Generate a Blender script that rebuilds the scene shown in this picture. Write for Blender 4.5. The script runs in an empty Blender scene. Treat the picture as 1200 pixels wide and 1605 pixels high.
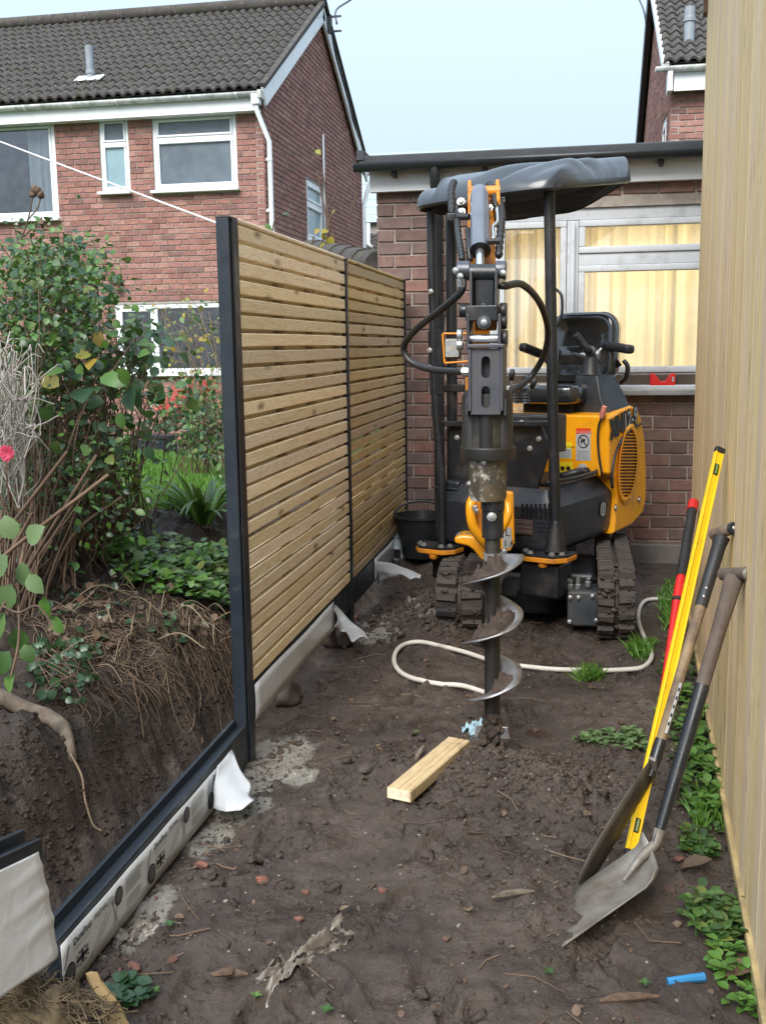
import bpy, math, random
import numpy as np
from mathutils import Vector, Matrix

R = math.radians
SC = bpy.context.scene
COL = SC.collection
rnd = random.Random(7)

# ------------------------------------------------------------------ camera
F_PX, YAW, PITCH, ROLL, EYE = 1640.0, R(10.68), R(9.0), R(-0.79), 1.648
_fw = np.array([-math.sin(YAW) * math.cos(PITCH), math.cos(YAW) * math.cos(PITCH), -math.sin(PITCH)])
_r0 = np.array([math.cos(YAW), math.sin(YAW), 0.0])
_u0 = np.cross(_r0, _fw)
_rt = _r0 * math.cos(ROLL) + _u0 * math.sin(ROLL)
_up = -_r0 * math.sin(ROLL) + _u0 * math.cos(ROLL)
cam_data = bpy.data.cameras.new('camera')
cam = bpy.data.objects.new('camera', cam_data)
COL.objects.link(cam)
cam.matrix_world = Matrix(((_rt[0], _up[0], -_fw[0], 0), (_rt[1], _up[1], -_fw[1], 0), (_rt[2], _up[2], -_fw[2], EYE), (0, 0, 0, 1)))
cam_data.sensor_fit = 'VERTICAL'
cam_data.sensor_height = 36.0
cam_data.lens = 36.0 * F_PX / 1605.0
cam_data.clip_start = 0.05
cam_data.clip_end = 2000.0
SC.camera = cam

# ------------------------------------------------------------------ sky, sun, exposure
SUN_EL, SUN_AZ = R(44), R(191)          # soft overcast sun from behind the left shoulder
world = bpy.data.worlds.new('World')
SC.world = world
world.use_nodes = True
wt = world.node_tree
bg = wt.nodes['Background']
sky = wt.nodes.new('ShaderNodeTexSky')
sky.sky_type = 'NISHITA'
sky.sun_disc = False
sky.sun_elevation = SUN_EL
sky.sun_rotation = SUN_AZ
sky.dust_density = 2.0
wmix = wt.nodes.new('ShaderNodeMix')
wmix.data_type = 'RGBA'
wmix.inputs[0].default_value = 0.94
wmix.inputs[7].default_value = (1.15, 1.40, 1.65, 1)      # even cloud cover
wt.links.new(sky.outputs[0], wmix.inputs[6])
# overcast luminance: the cloud layer brightens evenly from horizon to zenith, as a standard overcast sky does
wtc = wt.nodes.new('ShaderNodeTexCoord'); wsep = wt.nodes.new('ShaderNodeSeparateXYZ'); wt.links.new(wtc.outputs['Generated'], wsep.inputs[0])
wmr = wt.nodes.new('ShaderNodeMapRange'); wt.links.new(wsep.outputs[2], wmr.inputs[0]); wmr.inputs[3].default_value = 1.0; wmr.inputs[4].default_value = 3.0
wsc = wt.nodes.new('ShaderNodeVectorMath'); wsc.operation = 'SCALE'; wt.links.new(wmix.outputs[2], wsc.inputs[0]); wt.links.new(wmr.outputs[0], wsc.inputs[3])
wt.links.new(wsc.outputs[0], bg.inputs[0])
bg.inputs[1].default_value = 0.10
sun_d = bpy.data.lights.new('sun', 'SUN')
sun_d.energy = 1.1
sun_d.angle = R(35)
sun_d.color = (1.0, 0.96, 0.9)
sun = bpy.data.objects.new('sun', sun_d)
COL.objects.link(sun)
_sd = Vector((math.sin(SUN_AZ) * math.cos(SUN_EL), math.cos(SUN_AZ) * math.cos(SUN_EL), math.sin(SUN_EL)))
sun.rotation_euler = _sd.to_track_quat('Z', 'Y').to_euler()
sun.location = (-6, -8, 14)
vs = SC.view_settings
vs.view_transform = 'Standard'
vs.look = 'None'
vs.exposure = 2.12
vs.gamma = 1.0
vs.use_curve_mapping = False
SC.render.engine = 'CYCLES'
SC.cycles.use_denoising = True
SC.cycles.max_bounces = 8
SC.cycles.transparent_max_bounces = 12
SC.cycles.caustics_reflective = False
SC.cycles.caustics_refractive = False

# ------------------------------------------------------------------ placing helpers (photo pixel + real distance -> metres)
def ray(px, py):
    return Vector(_fw + _rt * ((px - 600) / F_PX) - _up * ((py - 802.5) / F_PX))
CAM = Vector((0, 0, EYE))
def at(px, py, Y):
    d = ray(px, py); return CAM + d * (Y / d.y)
def gz(px, py, z=0.0):
    d = ray(px, py); return CAM + d * ((z - EYE) / d.z)
def ax(px, py, X):
    d = ray(px, py); return CAM + d * (X / d.x)

# ------------------------------------------------------------------ mesh builder
WL = {}          # world location of every object that may be a parent
class MB:
    def __init__(s):
        s.v, s.f, s.mi = [], [], []
    def add(s, vs_, fs_, mi=0):
        k = len(s.v)
        s.v += [tuple(p) for p in vs_]
        s.f += [tuple(i + k for i in f) for f in fs_]
        s.mi += [mi] * len(fs_)
        return s
    def box(s, c, size, axes=None, mi=0, taper=1.0):
        a = axes or (Vector((1, 0, 0)), Vector((0, 1, 0)), Vector((0, 0, 1)))
        c = Vector(c); h = [q / 2 for q in size]; vs_ = []
        for k in (-1, 1):
            t = taper if k == 1 else 1.0
            for j in (-1, 1):
                for i in (-1, 1):
                    vs_.append(c + a[0] * (i * h[0] * t) + a[1] * (j * h[1] * t) + a[2] * (k * h[2]))
        return s.add(vs_, [(0, 2, 3, 1), (4, 5, 7, 6), (0, 1, 5, 4), (2, 6, 7, 3), (0, 4, 6, 2), (1, 3, 7, 5)], mi)
    def box2(s, lo, hi, mi=0):
        return s.box([(lo[i] + hi[i]) / 2 for i in range(3)], [hi[i] - lo[i] for i in range(3)], None, mi)
    def bar(s, p, q, w, d, up=(0, 0, 1), mi=0):
        p, q = Vector(p), Vector(q); z = (q - p); L = z.length; z.normalize()
        x = z.cross(Vector(up))
        if x.length < 1e-4: x = z.cross(Vector((1, 0, 0)))
        x.normalize(); y = z.cross(x)
        return s.box((p + q) / 2, (w, d, L), (x, y, z), mi)
    def prism(s, poly, fn, w0, w1, mi=0):
        n = len(poly)
        vs_ = [fn(a, b, w0) for a, b in poly] + [fn(a, b, w1) for a, b in poly]
        fs_ = [tuple(range(n))[::-1], tuple(range(n, 2 * n))]
        fs_ += [(i, (i + 1) % n, n + (i + 1) % n, n + i) for i in range(n)]
        return s.add(vs_, fs_, mi)
    def tube(s, pts, r, n=8, caps=True, mi=0):
        pts = [Vector(p) for p in pts]; m = len(pts)
        rs = r if isinstance(r, (list, tuple)) else [r] * m
        x = None; vs_ = []
        for i in range(m):
            t = (pts[min(i + 1, m - 1)] - pts[max(i - 1, 0)])
            if t.length < 1e-9: t = Vector((0, 0, 1))
            t.normalize()
            if x is None:
                x = t.cross(Vector((0, 0, 1)))
                if x.length < 1e-3: x = t.cross(Vector((1, 0, 0)))
            else:
                x = x - t * x.dot(t)
            x.normalize(); y = t.cross(x)
            for k in range(n):
                a = 2 * math.pi * k / n
                vs_.append(pts[i] + (x * math.cos(a) + y * math.sin(a)) * rs[i])
        fs_ = []
        for i in range(m - 1):
            for k in range(n):
                a, b = i * n + k, i * n + (k + 1) % n
                fs_.append((a, b, b + n, a + n))
        if caps:
            fs_.append(tuple(range(n))[::-1]); fs_.append(tuple(range((m - 1) * n, m * n)))
        return s.add(vs_, fs_, mi)
    def lathe(s, prof, base, axis=(0, 0, 1), n=20, mi=0):
        """prof: list of (radius, height along axis)"""
        base, a = Vector(base), Vector(axis).normalized()
        x = a.cross(Vector((0, 1, 0)))
        if x.length < 1e-3: x = a.cross(Vector((1, 0, 0)))
        x.normalize(); y = a.cross(x); vs_ = []; m = len(prof)
        for r, h in prof:
            for k in range(n):
                t = 2 * math.pi * k / n
                vs_.append(base + a * h + (x * math.cos(t) + y * math.sin(t)) * max(r, 1e-4))
        fs_ = []
        for i in range(m - 1):
            for k in range(n):
                p, q = i * n + k, i * n + (k + 1) % n
                fs_.append((p, q, q + n, p + n))
        fs_.append(tuple(range(n))[::-1]); fs_.append(tuple(range((m - 1) * n, m * n)))
        return s.add(vs_, fs_, mi)
    def disc(s, c, r, normal, n=16, rx=None, up=(0, 0, 1), mi=0):
        c, nn = Vector(c), Vector(normal).normalized()
        y = Vector(up); y = (y - nn * y.dot(nn)).normalized(); x = y.cross(nn)
        vs_ = [c + x * ((rx or r) * math.cos(2 * math.pi * k / n)) + y * (r * math.sin(2 * math.pi * k / n)) for k in range(n)]
        return s.add(vs_, [tuple(range(n))], mi)
    def mesh(s, name, mats, smooth=False, sharp=None, centre=None):
        me = bpy.data.meshes.new(name)
        v = s.v
        if centre is not None:
            v = [(p[0] - centre[0], p[1] - centre[1], p[2] - centre[2]) for p in v]
        me.from_pydata(v, [], s.f)
        for m in mats: me.materials.append(m)
        if len(mats) > 1: me.polygons.foreach_set('material_index', s.mi)
        if smooth:
            me.polygons.foreach_set('use_smooth', [True] * len(me.polygons))
            if sharp: me.set_sharp_from_angle(angle=R(sharp))
        me.update()
        return me
    def build(s, name, mat, parent=None, smooth=False, sharp=None, bevel=0, seg=2, base=False):
        """link as one object, origin at the middle of its box (base: at the foot of it)"""
        mats = list(mat) if isinstance(mat, (list, tuple)) else [mat]
        a = np.array(s.v); lo, hi = a.min(0), a.max(0); c = (lo + hi) / 2
        if base: c[2] = lo[2]
        me = s.mesh(name, mats, smooth or bevel > 0, sharp or (None if bevel == 0 else 40), c)
        o = link(name, me, Vector(c), parent)
        if bevel > 0:
            md = o.modifiers.new('bevel', 'BEVEL'); md.width = bevel; md.segments = seg; md.limit_method = 'ANGLE'; md.angle_limit = R(35)
            wn = o.modifiers.new('normals', 'WEIGHTED_NORMAL'); wn.keep_sharp = False
        return o
def link(name, data, loc, parent=None, rot=None, scale=None):
    o = bpy.data.objects.new(name, data); COL.objects.link(o)
    loc = Vector(loc); WL[o] = loc
    if parent is not None:
        o.parent = parent; o.location = loc - WL[parent]
    else:
        o.location = loc
    if rot is not None: o.rotation_euler = rot
    if scale is not None: o.scale = scale
    return o
def tag(o, label=None, cat=None, group=None, kind=None):
    if label: o['label'] = label
    if cat: o['category'] = cat
    if group: o['group'] = group
    if kind: o['kind'] = kind
    return o
def thing(name, label, cat, loc, group=None):
    return tag(link(name, None, loc), label, cat, group)
def cr(pts, k=6):
    """smooth curve through points"""
    P = [Vector(p) for p in pts]; P = [P[0] * 2 - P[1]] + P + [P[-1] * 2 - P[-2]]; out = []
    for i in range(1, len(P) - 2):
        a, b, c, d = P[i - 1], P[i], P[i + 1], P[i + 2]
        for j in range(k):
            t = j / k
            out.append(0.5 * ((2 * b) + (c - a) * t + (2 * a - 5 * b + 4 * c - d) * t * t + (3 * b - a - 3 * c + d) * t ** 3))
    out.append(P[-2]); return out
def text_mb(txt, origin, xd, yd, size, lift=0.0, spacing=1.0, shear=0.0, align='LEFT', bold=0.0):
    """flat lettering: origin at baseline, xd / yd unit directions"""
    cu = bpy.data.curves.new('lettering', 'FONT'); cu.body = txt; cu.size = size; cu.align_x = align
    cu.space_character = spacing; cu.shear = shear; cu.offset = bold; cu.resolution_u = 3
    ob = bpy.data.objects.new('lettering', cu); COL.objects.link(ob)
    dg = bpy.context.evaluated_depsgraph_get(); dg.update()
    me = bpy.data.meshes.new_from_object(ob.evaluated_get(dg))
    xd, yd = Vector(xd).normalized(), Vector(yd).normalized(); n = xd.cross(yd); o = Vector(origin) + n * lift
    mb = MB(); mb.add([o + xd * v.co.x + yd * v.co.y for v in me.vertices], [tuple(p.vertices) for p in me.polygons])
    bpy.data.objects.remove(ob); bpy.data.curves.remove(cu); bpy.data.meshes.remove(me)
    return mb

# ------------------------------------------------------------------ value noise (numpy)
_rs = np.random.RandomState(3)
_PT = _rs.permutation(256); _PV = _rs.rand(256)
def vn(x, y, seed=0):
    x = np.asarray(x, float); y = np.asarray(y, float)
    xi, yi = np.floor(x).astype(int), np.floor(y).astype(int); fx, fy = x - xi, y - yi
    fx = fx * fx * (3 - 2 * fx); fy = fy * fy * (3 - 2 * fy)
    def h(a, b): return _PV[_PT[(a + _PT[(b + seed * 37) & 255]) & 255]]
    return (h(xi, yi) * (1 - fx) + h(xi + 1, yi) * fx) * (1 - fy) + (h(xi, yi + 1) * (1 - fx) + h(xi + 1, yi + 1) * fx) * fy
def fbm(x, y, o=4, seed=0, g=0.5):
    t = 0; a = 1; s_ = 0
    for k in range(o):
        t = t + a * (vn(x * 2 ** k, y * 2 ** k, seed + k) - .5); s_ += a; a *= g
    return t / s_ * 2
def sst(a, b, x):
    t = np.clip((x - a) / (b - a), 0, 1); return t * t * (3 - 2 * t)

# ------------------------------------------------------------------ materials
class NT:
    def __init__(s, name):
        s.m = bpy.data.materials.new(name); s.m.use_nodes = True; s.t = s.m.node_tree; s.t.nodes.clear()
        s.out = s.t.nodes.new('ShaderNodeOutputMaterial')
        s.tc = s.t.nodes.new('ShaderNodeTexCoord'); s.oi = s.t.nodes.new('ShaderNodeObjectInfo')
    def n(s, typ, inp=None, **props):
        d = s.t.nodes.new('ShaderNode' + typ)
        for k, v in props.items(): setattr(d, k, v)
        for k, v in (inp or {}).items(): s.set(d.inputs[k], v)
        return d
    def set(s, sock, v):
        if hasattr(v, 'is_output'): s.t.links.new(v, sock)
        elif isinstance(v, (tuple, list)) and len(v) == 3 and sock.type == 'RGBA': sock.default_value = (*v, 1)
        else: sock.default_value = v
    def math(s, op, a, b=0.0, clamp=False):
        d = s.n('Math', {0: a, 1: b}, operation=op, use_clamp=clamp); return d.outputs[0]
    def mix(s, f, a, b, blend='MIX'):
        d = s.t.nodes.new('ShaderNodeMix'); d.data_type = 'RGBA'; d.blend_type = blend
        s.set(d.inputs[0], f); s.set(d.inputs[6], a); s.set(d.inputs[7], b); return d.outputs[2]
    def vec(s, scale=(1, 1, 1), rand=0.0, src='Object'):
        v = s.tc.outputs[src]
        if rand:
            k = s.math('MULTIPLY', s.oi.outputs['Random'], rand)
            c = s.n('CombineXYZ', {0: k, 1: k, 2: k})
            v = s.n('VectorMath', {0: v, 1: c.outputs[0]}, operation='ADD').outputs[0]
        if scale != (1, 1, 1):
            v = s.n('VectorMath', {0: v, 1: scale}, operation='MULTIPLY').outputs[0]
        return v
    def noise(s, v, scale, detail=4, rough=.55, dist=0.0, out='Fac'):
        return s.n('TexNoise', {'Vector': v, 'Scale': scale, 'Detail': detail, 'Roughness': rough, 'Distortion': dist}).outputs[out]
    def vor(s, v, scale, feature='F1', out='Distance', rand=1.0):
        return s.n('TexVoronoi', {'Vector': v, 'Scale': scale, 'Randomness': rand}, feature=feature).outputs[out]
    def ramp(s, f, stops):
        d = s.t.nodes.new('ShaderNodeValToRGB'); s.set(d.inputs[0], f); e = d.color_ramp.elements
        while len(e) < len(stops): e.new(0.5)
        for i, (p, c) in enumerate(stops):
            e[i].position = p; e[i].color = (*c, 1) if isinstance(c, (tuple, list)) else (c, c, c, 1)
        return d.outputs[0]
    def mr(s, v, a, b, c=0.0, d=1.0):
        return s.n('MapRange', {0: v, 1: a, 2: b, 3: c, 4: d}).outputs[0]
    def bump(s, h, strength=.4, dist=.01, normal=None):
        i = {'Height': h, 'Strength': strength, 'Distance': dist}
        if normal is not None: i['Normal'] = normal
        return s.n('Bump', i).outputs[0]
    def pbr(s, col, rough=.6, normal=None, metal=0.0, spec=.5, coat=0.0, coat_r=.1, trans=0.0, **extra):
        i = {'Base Color': col, 'Roughness': rough, 'Metallic': metal, 'Specular IOR Level': spec, 'Coat Weight': coat, 'Coat Roughness': coat_r, 'Transmission Weight': trans}
        i.update(extra)
        if normal is not None: i['Normal'] = normal
        return s.n('BsdfPrincipled', i)
    def done(s, shader):
        s.t.links.new(shader.outputs[0] if hasattr(shader, 'outputs') else shader, s.out.inputs[0]); return s.m

def simple(name, col, rough=.6, var=.25, scale=6, bump=.15, bscale=90, metal=0.0, coat=0.0, dirt=0.0, dirt_col=(.07, .052, .04), dscale=5, spec=.5, src='Object', wear_sheen=0.0, wear_sheen_col=(.3, .3, .3)):
    t = NT(name); v = t.vec(rand=31.0, src=src)
    n1 = t.noise(v, scale, 5)
    c = t.mix(t.mr(n1, .3, .7), tuple(q * (1 - var) for q in col), tuple(min(1, q * (1 + var)) for q in col))
    r = t.mr(t.noise(v, scale * 2.3, 3), .3, .7, max(.03, rough - .1), min(1, rough + .12))
    if wear_sheen:
        w = t.mr(t.noise(v, scale * 5, 8, .7), 1 - wear_sheen - .06, 1 - wear_sheen + .04)
        c = t.mix(w, c, wear_sheen_col)
    if dirt:
        d = t.mr(t.noise(v, dscale, 7, .65), .62 - dirt * .45, .78 - dirt * .3, 0, min(1, .35 + dirt))
        c = t.mix(d, c, dirt_col); r = t.n('Mix', {0: d, 2: r, 3: .8}).outputs[0]
    nb = t.bump(t.noise(v, bscale, 3), bump, .004)
    return t.done(t.pbr(c, r, nb, metal, spec, coat))

def m_brick(name, cols, mort=False, scale=1.0):
    t = NT(name); v = t.vec(rand=50.0)
    geo = t.n('NewGeometry')
    k = t.math('FRACT', t.math('ADD', t.math('MULTIPLY', t.oi.outputs['Random'], 7.31), t.math('MULTIPLY', geo.outputs['Random Per Island'], 5.17)))
    base = t.ramp(k, [(i / (len(cols) - 1), c) for i, c in enumerate(cols)])
    n1 = t.noise(v, 14, 6, .65); n2 = t.noise(v, 60, 5, .7)
    c = t.mix(t.mr(n1, .35, .75, 0, .55), base, tuple(.55 * q for q in cols[0]))
    c = t.mix(t.mr(n2, .6, .75, 0, .35), c, (.33, .27, .24))
    c = t.mix(t.mr(t.noise(t.vec(src='Generated') if False else v, 3.2, 4), .6, .8, 0, .4), c, (.055, .045, .042))
    nb = t.bump(t.math('ADD', n2, n1), .55, .006)
    return t.done(t.pbr(c, t.mr(n1, .3, .7, .62, .9), nb, spec=.35))

def m_wood(name, axis, c1, c2, c3, knots=1.0, ring=1.0, rough=.62, dirt=0.0, grey=0.0, var=1.0):
    """sawn softwood, grain along axis 0/1/2"""
    t = NT(name); sc = [1, 1, 1]; sc[axis] = .07
    v = t.vec(tuple(sc), 60.0); sk = [1, 1, 1]; sk[axis] = .30
    vk = t.vec(tuple(sk), 60.0)
    w = t.noise(t.vec((3, 3, 3), 60.0), 1.2, 2, out='Color')
    vk2 = t.n('VectorMath', {0: vk, 1: t.n('VectorMath', {0: w, 1: (.02, .02, .02)}, operation='MULTIPLY').outputs[0]}, operation='ADD').outputs[0]
    kd = t.vor(vk2, 7.5)                                   # knots: cells stretched along the grain
    kn = t.mr(kd, .05, .16, 1, 0)
    swirl = t.mr(kd, 0, .45, 1, 0)
    g = t.math('ADD', t.noise(v, 38, 3, .5, .3), t.math('MULTIPLY', swirl, .9 * ring))
    bands = t.math('SINE', t.math('MULTIPLY', g, 26.0))
    fine = t.noise(v, 190, 3, .6)
    c = t.mix(t.mr(t.noise(v, 9, 3), .3, .7), c1, c2)
    c = t.mix(t.mr(bands, -.2, 1, 0, .42), c, c3)
    c = t.mix(t.mr(fine, .5, .75, 0, .35), c, c3)
    c = t.mix(t.math('MULTIPLY', kn, .85 * knots), c, tuple(q * .28 for q in c3))
    hv = t.n('HueSaturation', {'Hue': t.mr(t.oi.outputs['Random'], 0, 1, .492, .508), 'Saturation': t.mr(t.oi.outputs['Random'], 0, 1, .8, 1.05), 'Value': t.mr(t.math('FRACT', t.math('MULTIPLY', t.oi.outputs['Random'], 9.7)), 0, 1, 1 - .22 * var, 1 + .12 * var), 'Color': c})
    c = hv.outputs[0]
    if grey: c = t.mix(t.mr(t.noise(t.vec((1, 1, 1), 60.0), 2.5, 5), .4, .7, 0, grey), c, (.33, .31, .27))
    if dirt: c = t.mix(t.mr(t.noise(t.vec((1, 1, 1), 60.0), 7, 6, .7), .6 - dirt * .4, .8 - dirt * .3, 0, .9), c, (.09, .065, .05))
    nb = t.bump(t.math('ADD', fine, t.math('MULTIPLY', bands, .25)), .3, .003)
    return t.done(t.pbr(c, rough, nb, spec=.3))

def m_leaf(name, cols, rough=.38, trans=.25, spec=.5):
    t = NT(name); geo = t.n('NewGeometry')
    k = t.math('FRACT', t.math('ADD', t.math('MULTIPLY', t.oi.outputs['Random'], 3.7), geo.outputs['Random Per Island']))
    c = t.ramp(k, [(i / (len(cols) - 1), q) for i, q in enumerate(cols)])
    c = t.mix(t.mr(t.noise(t.vec(), 45, 3), .45, .75, 0, .35), c, tuple(q * .5 for q in cols[0]))
    p = t.pbr(c, t.mr(k, 0, 1, rough - .1, rough + .15), t.bump(t.noise(t.vec(), 120, 2), .25, .003), spec=spec)
    tr = t.n('BsdfTranslucent', {'Color': t.mix(.5, c, (.12, .2, .02))})
    m = t.n('MixShader', {0: trans, 1: p.outputs[0], 2: tr.outputs[0]})
    return t.done(m)

def m_glass(name, tint=(.9, .95, 1), rough=.02, dirt=.08, refl=1.0):
    t = NT(name)
    fr = t.n('Fresnel', {'IOR': 1.5}).outputs[0]
    gl = t.n('BsdfGlossy', {'Color': (.95, .97, 1), 'Roughness': rough, 'Normal': t.bump(t.noise(t.vec(), 1.3, 2), .06, .05)})
    tr = t.n('BsdfTransparent', {'Color': tint})
    df = t.n('BsdfDiffuse', {'Color': (.5, .52, .54)})
    a = t.n('MixShader', {0: t.mr(fr, 0, .6, .06 * refl, .6), 1: tr.outputs[0], 2: gl.outputs[0]})
    b = t.n('MixShader', {0: t.mr(t.noise(t.vec(), 6, 5), .4, .8, 0, dirt), 1: a.outputs[0], 2: df.outputs[0]})
    return t.done(b)

def m_mud():
    t = NT('mud'); v = t.vec()
    big = t.noise(v, 1.7, 5, .6); mid = t.noise(v, 9, 6, .65, .4); fin = t.noise(v, 55, 6, .7)
    c = t.ramp(t.math('ADD', t.math('MULTIPLY', big, .62), t.math('MULTIPLY', mid, .42)),
               [(.30, (.020, .0135, .0105)), (.45, (.049, .035, .028)), (.58, (.082, .061, .049)), (.74, (.132, .103, .086))])
    c = t.mix(t.mr(fin, .55, .8, 0, .5), c, (.16, .125, .1))
    c = t.mix(t.mr(fin, .2, .42, .6, 0), c, (.022, .016, .013))
    sp = t.vor(v, 46); sc_ = t.vor(v, 46, out='Color')
    pick = t.math('GREATER_THAN', t.n('SeparateColor', {0: sc_}).outputs[0], .93)
    c = t.mix(t.math('MULTIPLY', t.mr(sp, .16, .22, 1, 0), pick), c, (.26, .23, .2))
    # smeared wet cement beside the posts (stain shapes from the vertex layer)
    at_ = t.n('Attribute', attribute_name='cement').outputs['Fac']
    ce = t.mr(t.math('ADD', at_, t.math('MULTIPLY', t.math('SUBTRACT', mid, .5), .9)), .42, .58)
    cc = t.mix(t.mr(fin, .3, .7), (.2, .185, .155), (.29, .275, .24))
    c = t.mix(t.math('MULTIPLY', ce, .92), c, cc)
    so = t.n('Attribute', attribute_name='soil').outputs['Fac']     # garden soil, redder and darker
    c = t.mix(t.math('MULTIPLY', so, .75), c, t.mix(mid, (.014, .0085, .006), (.066, .038, .024)))
    gr = t.n('Attribute', attribute_name='turf').outputs['Fac']
    c = t.mix(t.mr(t.math('ADD', gr, t.math('MULTIPLY', t.math('SUBTRACT', mid, .5), .6)), .4, .6), c, t.mix(fin, (.035, .075, .012), (.09, .16, .03)))
    hu = t.n('Attribute', attribute_name='dark_crest').outputs['Fac']  # bank crest coloured near-black, darker than the cut face
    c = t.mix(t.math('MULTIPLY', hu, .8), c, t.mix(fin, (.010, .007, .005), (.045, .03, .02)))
    wet = t.mr(t.noise(v, 4.1, 5, .65), .44, .58)
    r = t.math('MULTIPLY', t.mr(wet, 0, 1, .85, .22), t.mr(so, 0, 1, 1, 1.25), True)
    nb = t.bump(t.noise(v, 130, 4, .7), .5, .006, t.bump(t.math('ADD', t.math('MULTIPLY', mid, 1.0), t.math('MULTIPLY', fin, .5)), .9, .03))
    return t.done(t.pbr(c, r, nb, spec=.5))

def m_tile(name):
    t = NT(name); v = t.vec(rand=40.0)
    n1 = t.noise(v, 9, 6, .65); n2 = t.noise(v, 45, 5, .7)
    c = t.mix(t.mr(n1, .3, .7), (.042, .038, .036), (.1, .09, .083))
    k = t.math('FRACT', t.math('MULTIPLY', t.oi.outputs['Random'], 13.7))
    c = t.mix(t.mr(k, 0, 1, 0, .45), c, (.06, .05, .043))
    c = t.mix(t.mr(t.noise(v, 5, 6, .7), .56, .68, 0, .75), c, (.075, .085, .03))      # moss
    c = t.mix(t.mr(t.vor(v, 11), .07, .12, .8, 0), c, (.42, .42, .38))                  # lichen spots
    return t.done(t.pbr(c, .85, t.bump(t.math('ADD', n1, n2), .6, .008), spec=.3))

def m_curtain():
    t = NT('curtain_cloth'); v = t.vec()
    c = t.mix(t.noise(v, 5, 4), (.80, .76, .68), (.88, .84, .77))
    d = t.n('BsdfDiffuse', {'Color': c}); tr = t.n('BsdfTranslucent', {'Color': t.mix(.3, c, (.9, .8, .6))})
    return t.done(t.n('MixShader', {0: .4, 1: d.outputs[0], 2: tr.outputs[0]}))

def m_film(name, col=(.72, .74, .76), rough=.3):
    t = NT(name); v = t.vec()
    c = t.mix(t.mr(t.noise(v, 4, 5), .35, .7), tuple(q * .86 for q in col), col)
    c = t.mix(t.mr(t.noise(v, 12, 7, .7), .63, .74, 0, .55), c, (.25, .2, .165))
    nb = t.bump(t.noise(t.vec((1, 1, 1)), 9, 4, .55, 1.2), .32, .012)
    return t.done(t.pbr(c, rough, nb, spec=.5))

M = {}
M['mud'] = m_mud()
M['brick_house'] = m_brick('red_brick', [(.25, .112, .09), (.34, .16, .128), (.38, .185, .145), (.29, .138, .115), (.42, .235, .19), (.32, .152, .13), (.21, .12, .105)])
M['brick_garage'] = m_brick('weathered_brick', [(.14, .088, .076), (.21, .118, .096), (.26, .13, .10), (.16, .112, .10), (.20, .128, .112), (.12, .08, .073), (.25, .155, .125)])
M['mortar'] = simple('mortar', (.36, .32, .29), .9, .2, 9, .4, 80)
M['mortar_dark'] = simple('old_mortar', (.36, .315, .28), .92, .4, 7, .5, 70)
M['tile'] = m_tile('concrete_tile')
M['upvc'] = simple('white_plastic', (.78, .8, .82), .3, .05, 3, .03, 40, dirt=.12, dirt_col=(.4, .4, .37), dscale=3)
M['gutter'] = simple('weathered_gutter', (.66, .67, .66), .4, .1, 4, .05, 40, dirt=.45, dirt_col=(.23, .25, .2), dscale=6)
M['grey_paint'] = simple('grey_painted_timber', (.52, .545, .575), .55, .08, 5, .12, 60, dirt=.25, dirt_col=(.2, .2, .19))
M['glass'] = m_glass('window_glass')
M['glass_house'] = m_glass('house_window_glass', (.75, .8, .84), .02, .06, 1.0)
M['frosted'] = simple('frosted_pane', (.10, .125, .15), .22, .2, 3, .5, 55, spec=.8)
M['frosted_pale'] = simple('pale_frosted_pane', (.22, .33, .37), .2, .12, 3, .4, 55, spec=.8)
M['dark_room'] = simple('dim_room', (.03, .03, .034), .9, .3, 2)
M['room'] = simple('warm_room', (.85, .76, .6), .9, .1, 2)
M['curtain'] = m_curtain()
M['white_curtain'] = simple('white_curtain', (.62, .6, .56), .9, .1, 4)
M['felt'] = simple('roof_felt_trim', (.022, .026, .032), .5, .3, 5, .2, 60)
M['black_plastic'] = simple('black_plastic', (.018, .02, .023), .42, .3, 6, .12, 90)
M['lead'] = simple('grey_pipe', (.25, .28, .31), .5, .2, 5, .1, 50)
M['slat'] = m_wood('treated_pine_slat', 1, (.90, .73, .47), (.95, .82, .58), (.72, .51, .28))
M['slat_post'] = m_wood('treated_pine_upright', 2, (.50, .36, .2), (.58, .43, .25), (.38, .25, .12), .5)
M['clad'] = m_wood('timber_cladding', 2, (.76, .54, .275), (.83, .62, .34), (.52, .325, .135), .8, 1.1, .66, grey=.08, var=.35)
M['raw_timber'] = m_wood('sawn_offcut', 1, (.62, .46, .22), (.7, .53, .28), (.45, .3, .12), .4, .5, dirt=.2)
M['anthracite'] = simple('anthracite_steel', (.014, .020, .028), .38, .12, 5, .06, 150, dirt=.08, dirt_col=(.13, .12, .11), dscale=7)
M['film'] = m_film('white_film', (.42, .43, .44))
M['film_bright'] = m_film('bright_film', (.92, .94, .96))
M['film_grey'] = m_film('greyish_film', (.68, .69, .70))
M['film_dirty'] = m_film('muddy_film', (.17, .145, .12), .35)
M['print_black'] = simple('black_print', (.015, .015, .017), .4, .1, 5, 0)
M['print_grey'] = simple('grey_print', (.27, .28, .29), .4, .1, 5, 0)
M['yellow'] = simple('machine_yellow_paint', (.86, .36, .008), .3, .07, 3, .03, 60, coat=.4, dirt=.13, dscale=4)
M['orange'] = simple('worn_orange_paint', (.66, .24, .018), .4, .12, 5, .06, 60, dirt=.22, dscale=8)
M['black_steel'] = simple('black_steel', (.012, .014, .017), .36, .3, 6, .1, 110, dirt=.18, dscale=6, wear_sheen=.24, wear_sheen_col=(.08, .08, .08))
M['black_body'] = simple('black_machine_plastic', (.014, .017, .022), .36, .2, 5, .12, 130, dirt=.22, dscale=4)
M['grey_steel'] = simple('gunmetal_plate', (.085, .09, .105), .38, .25, 7, .1, 90, metal=.5, dirt=.25, dscale=7)
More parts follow.
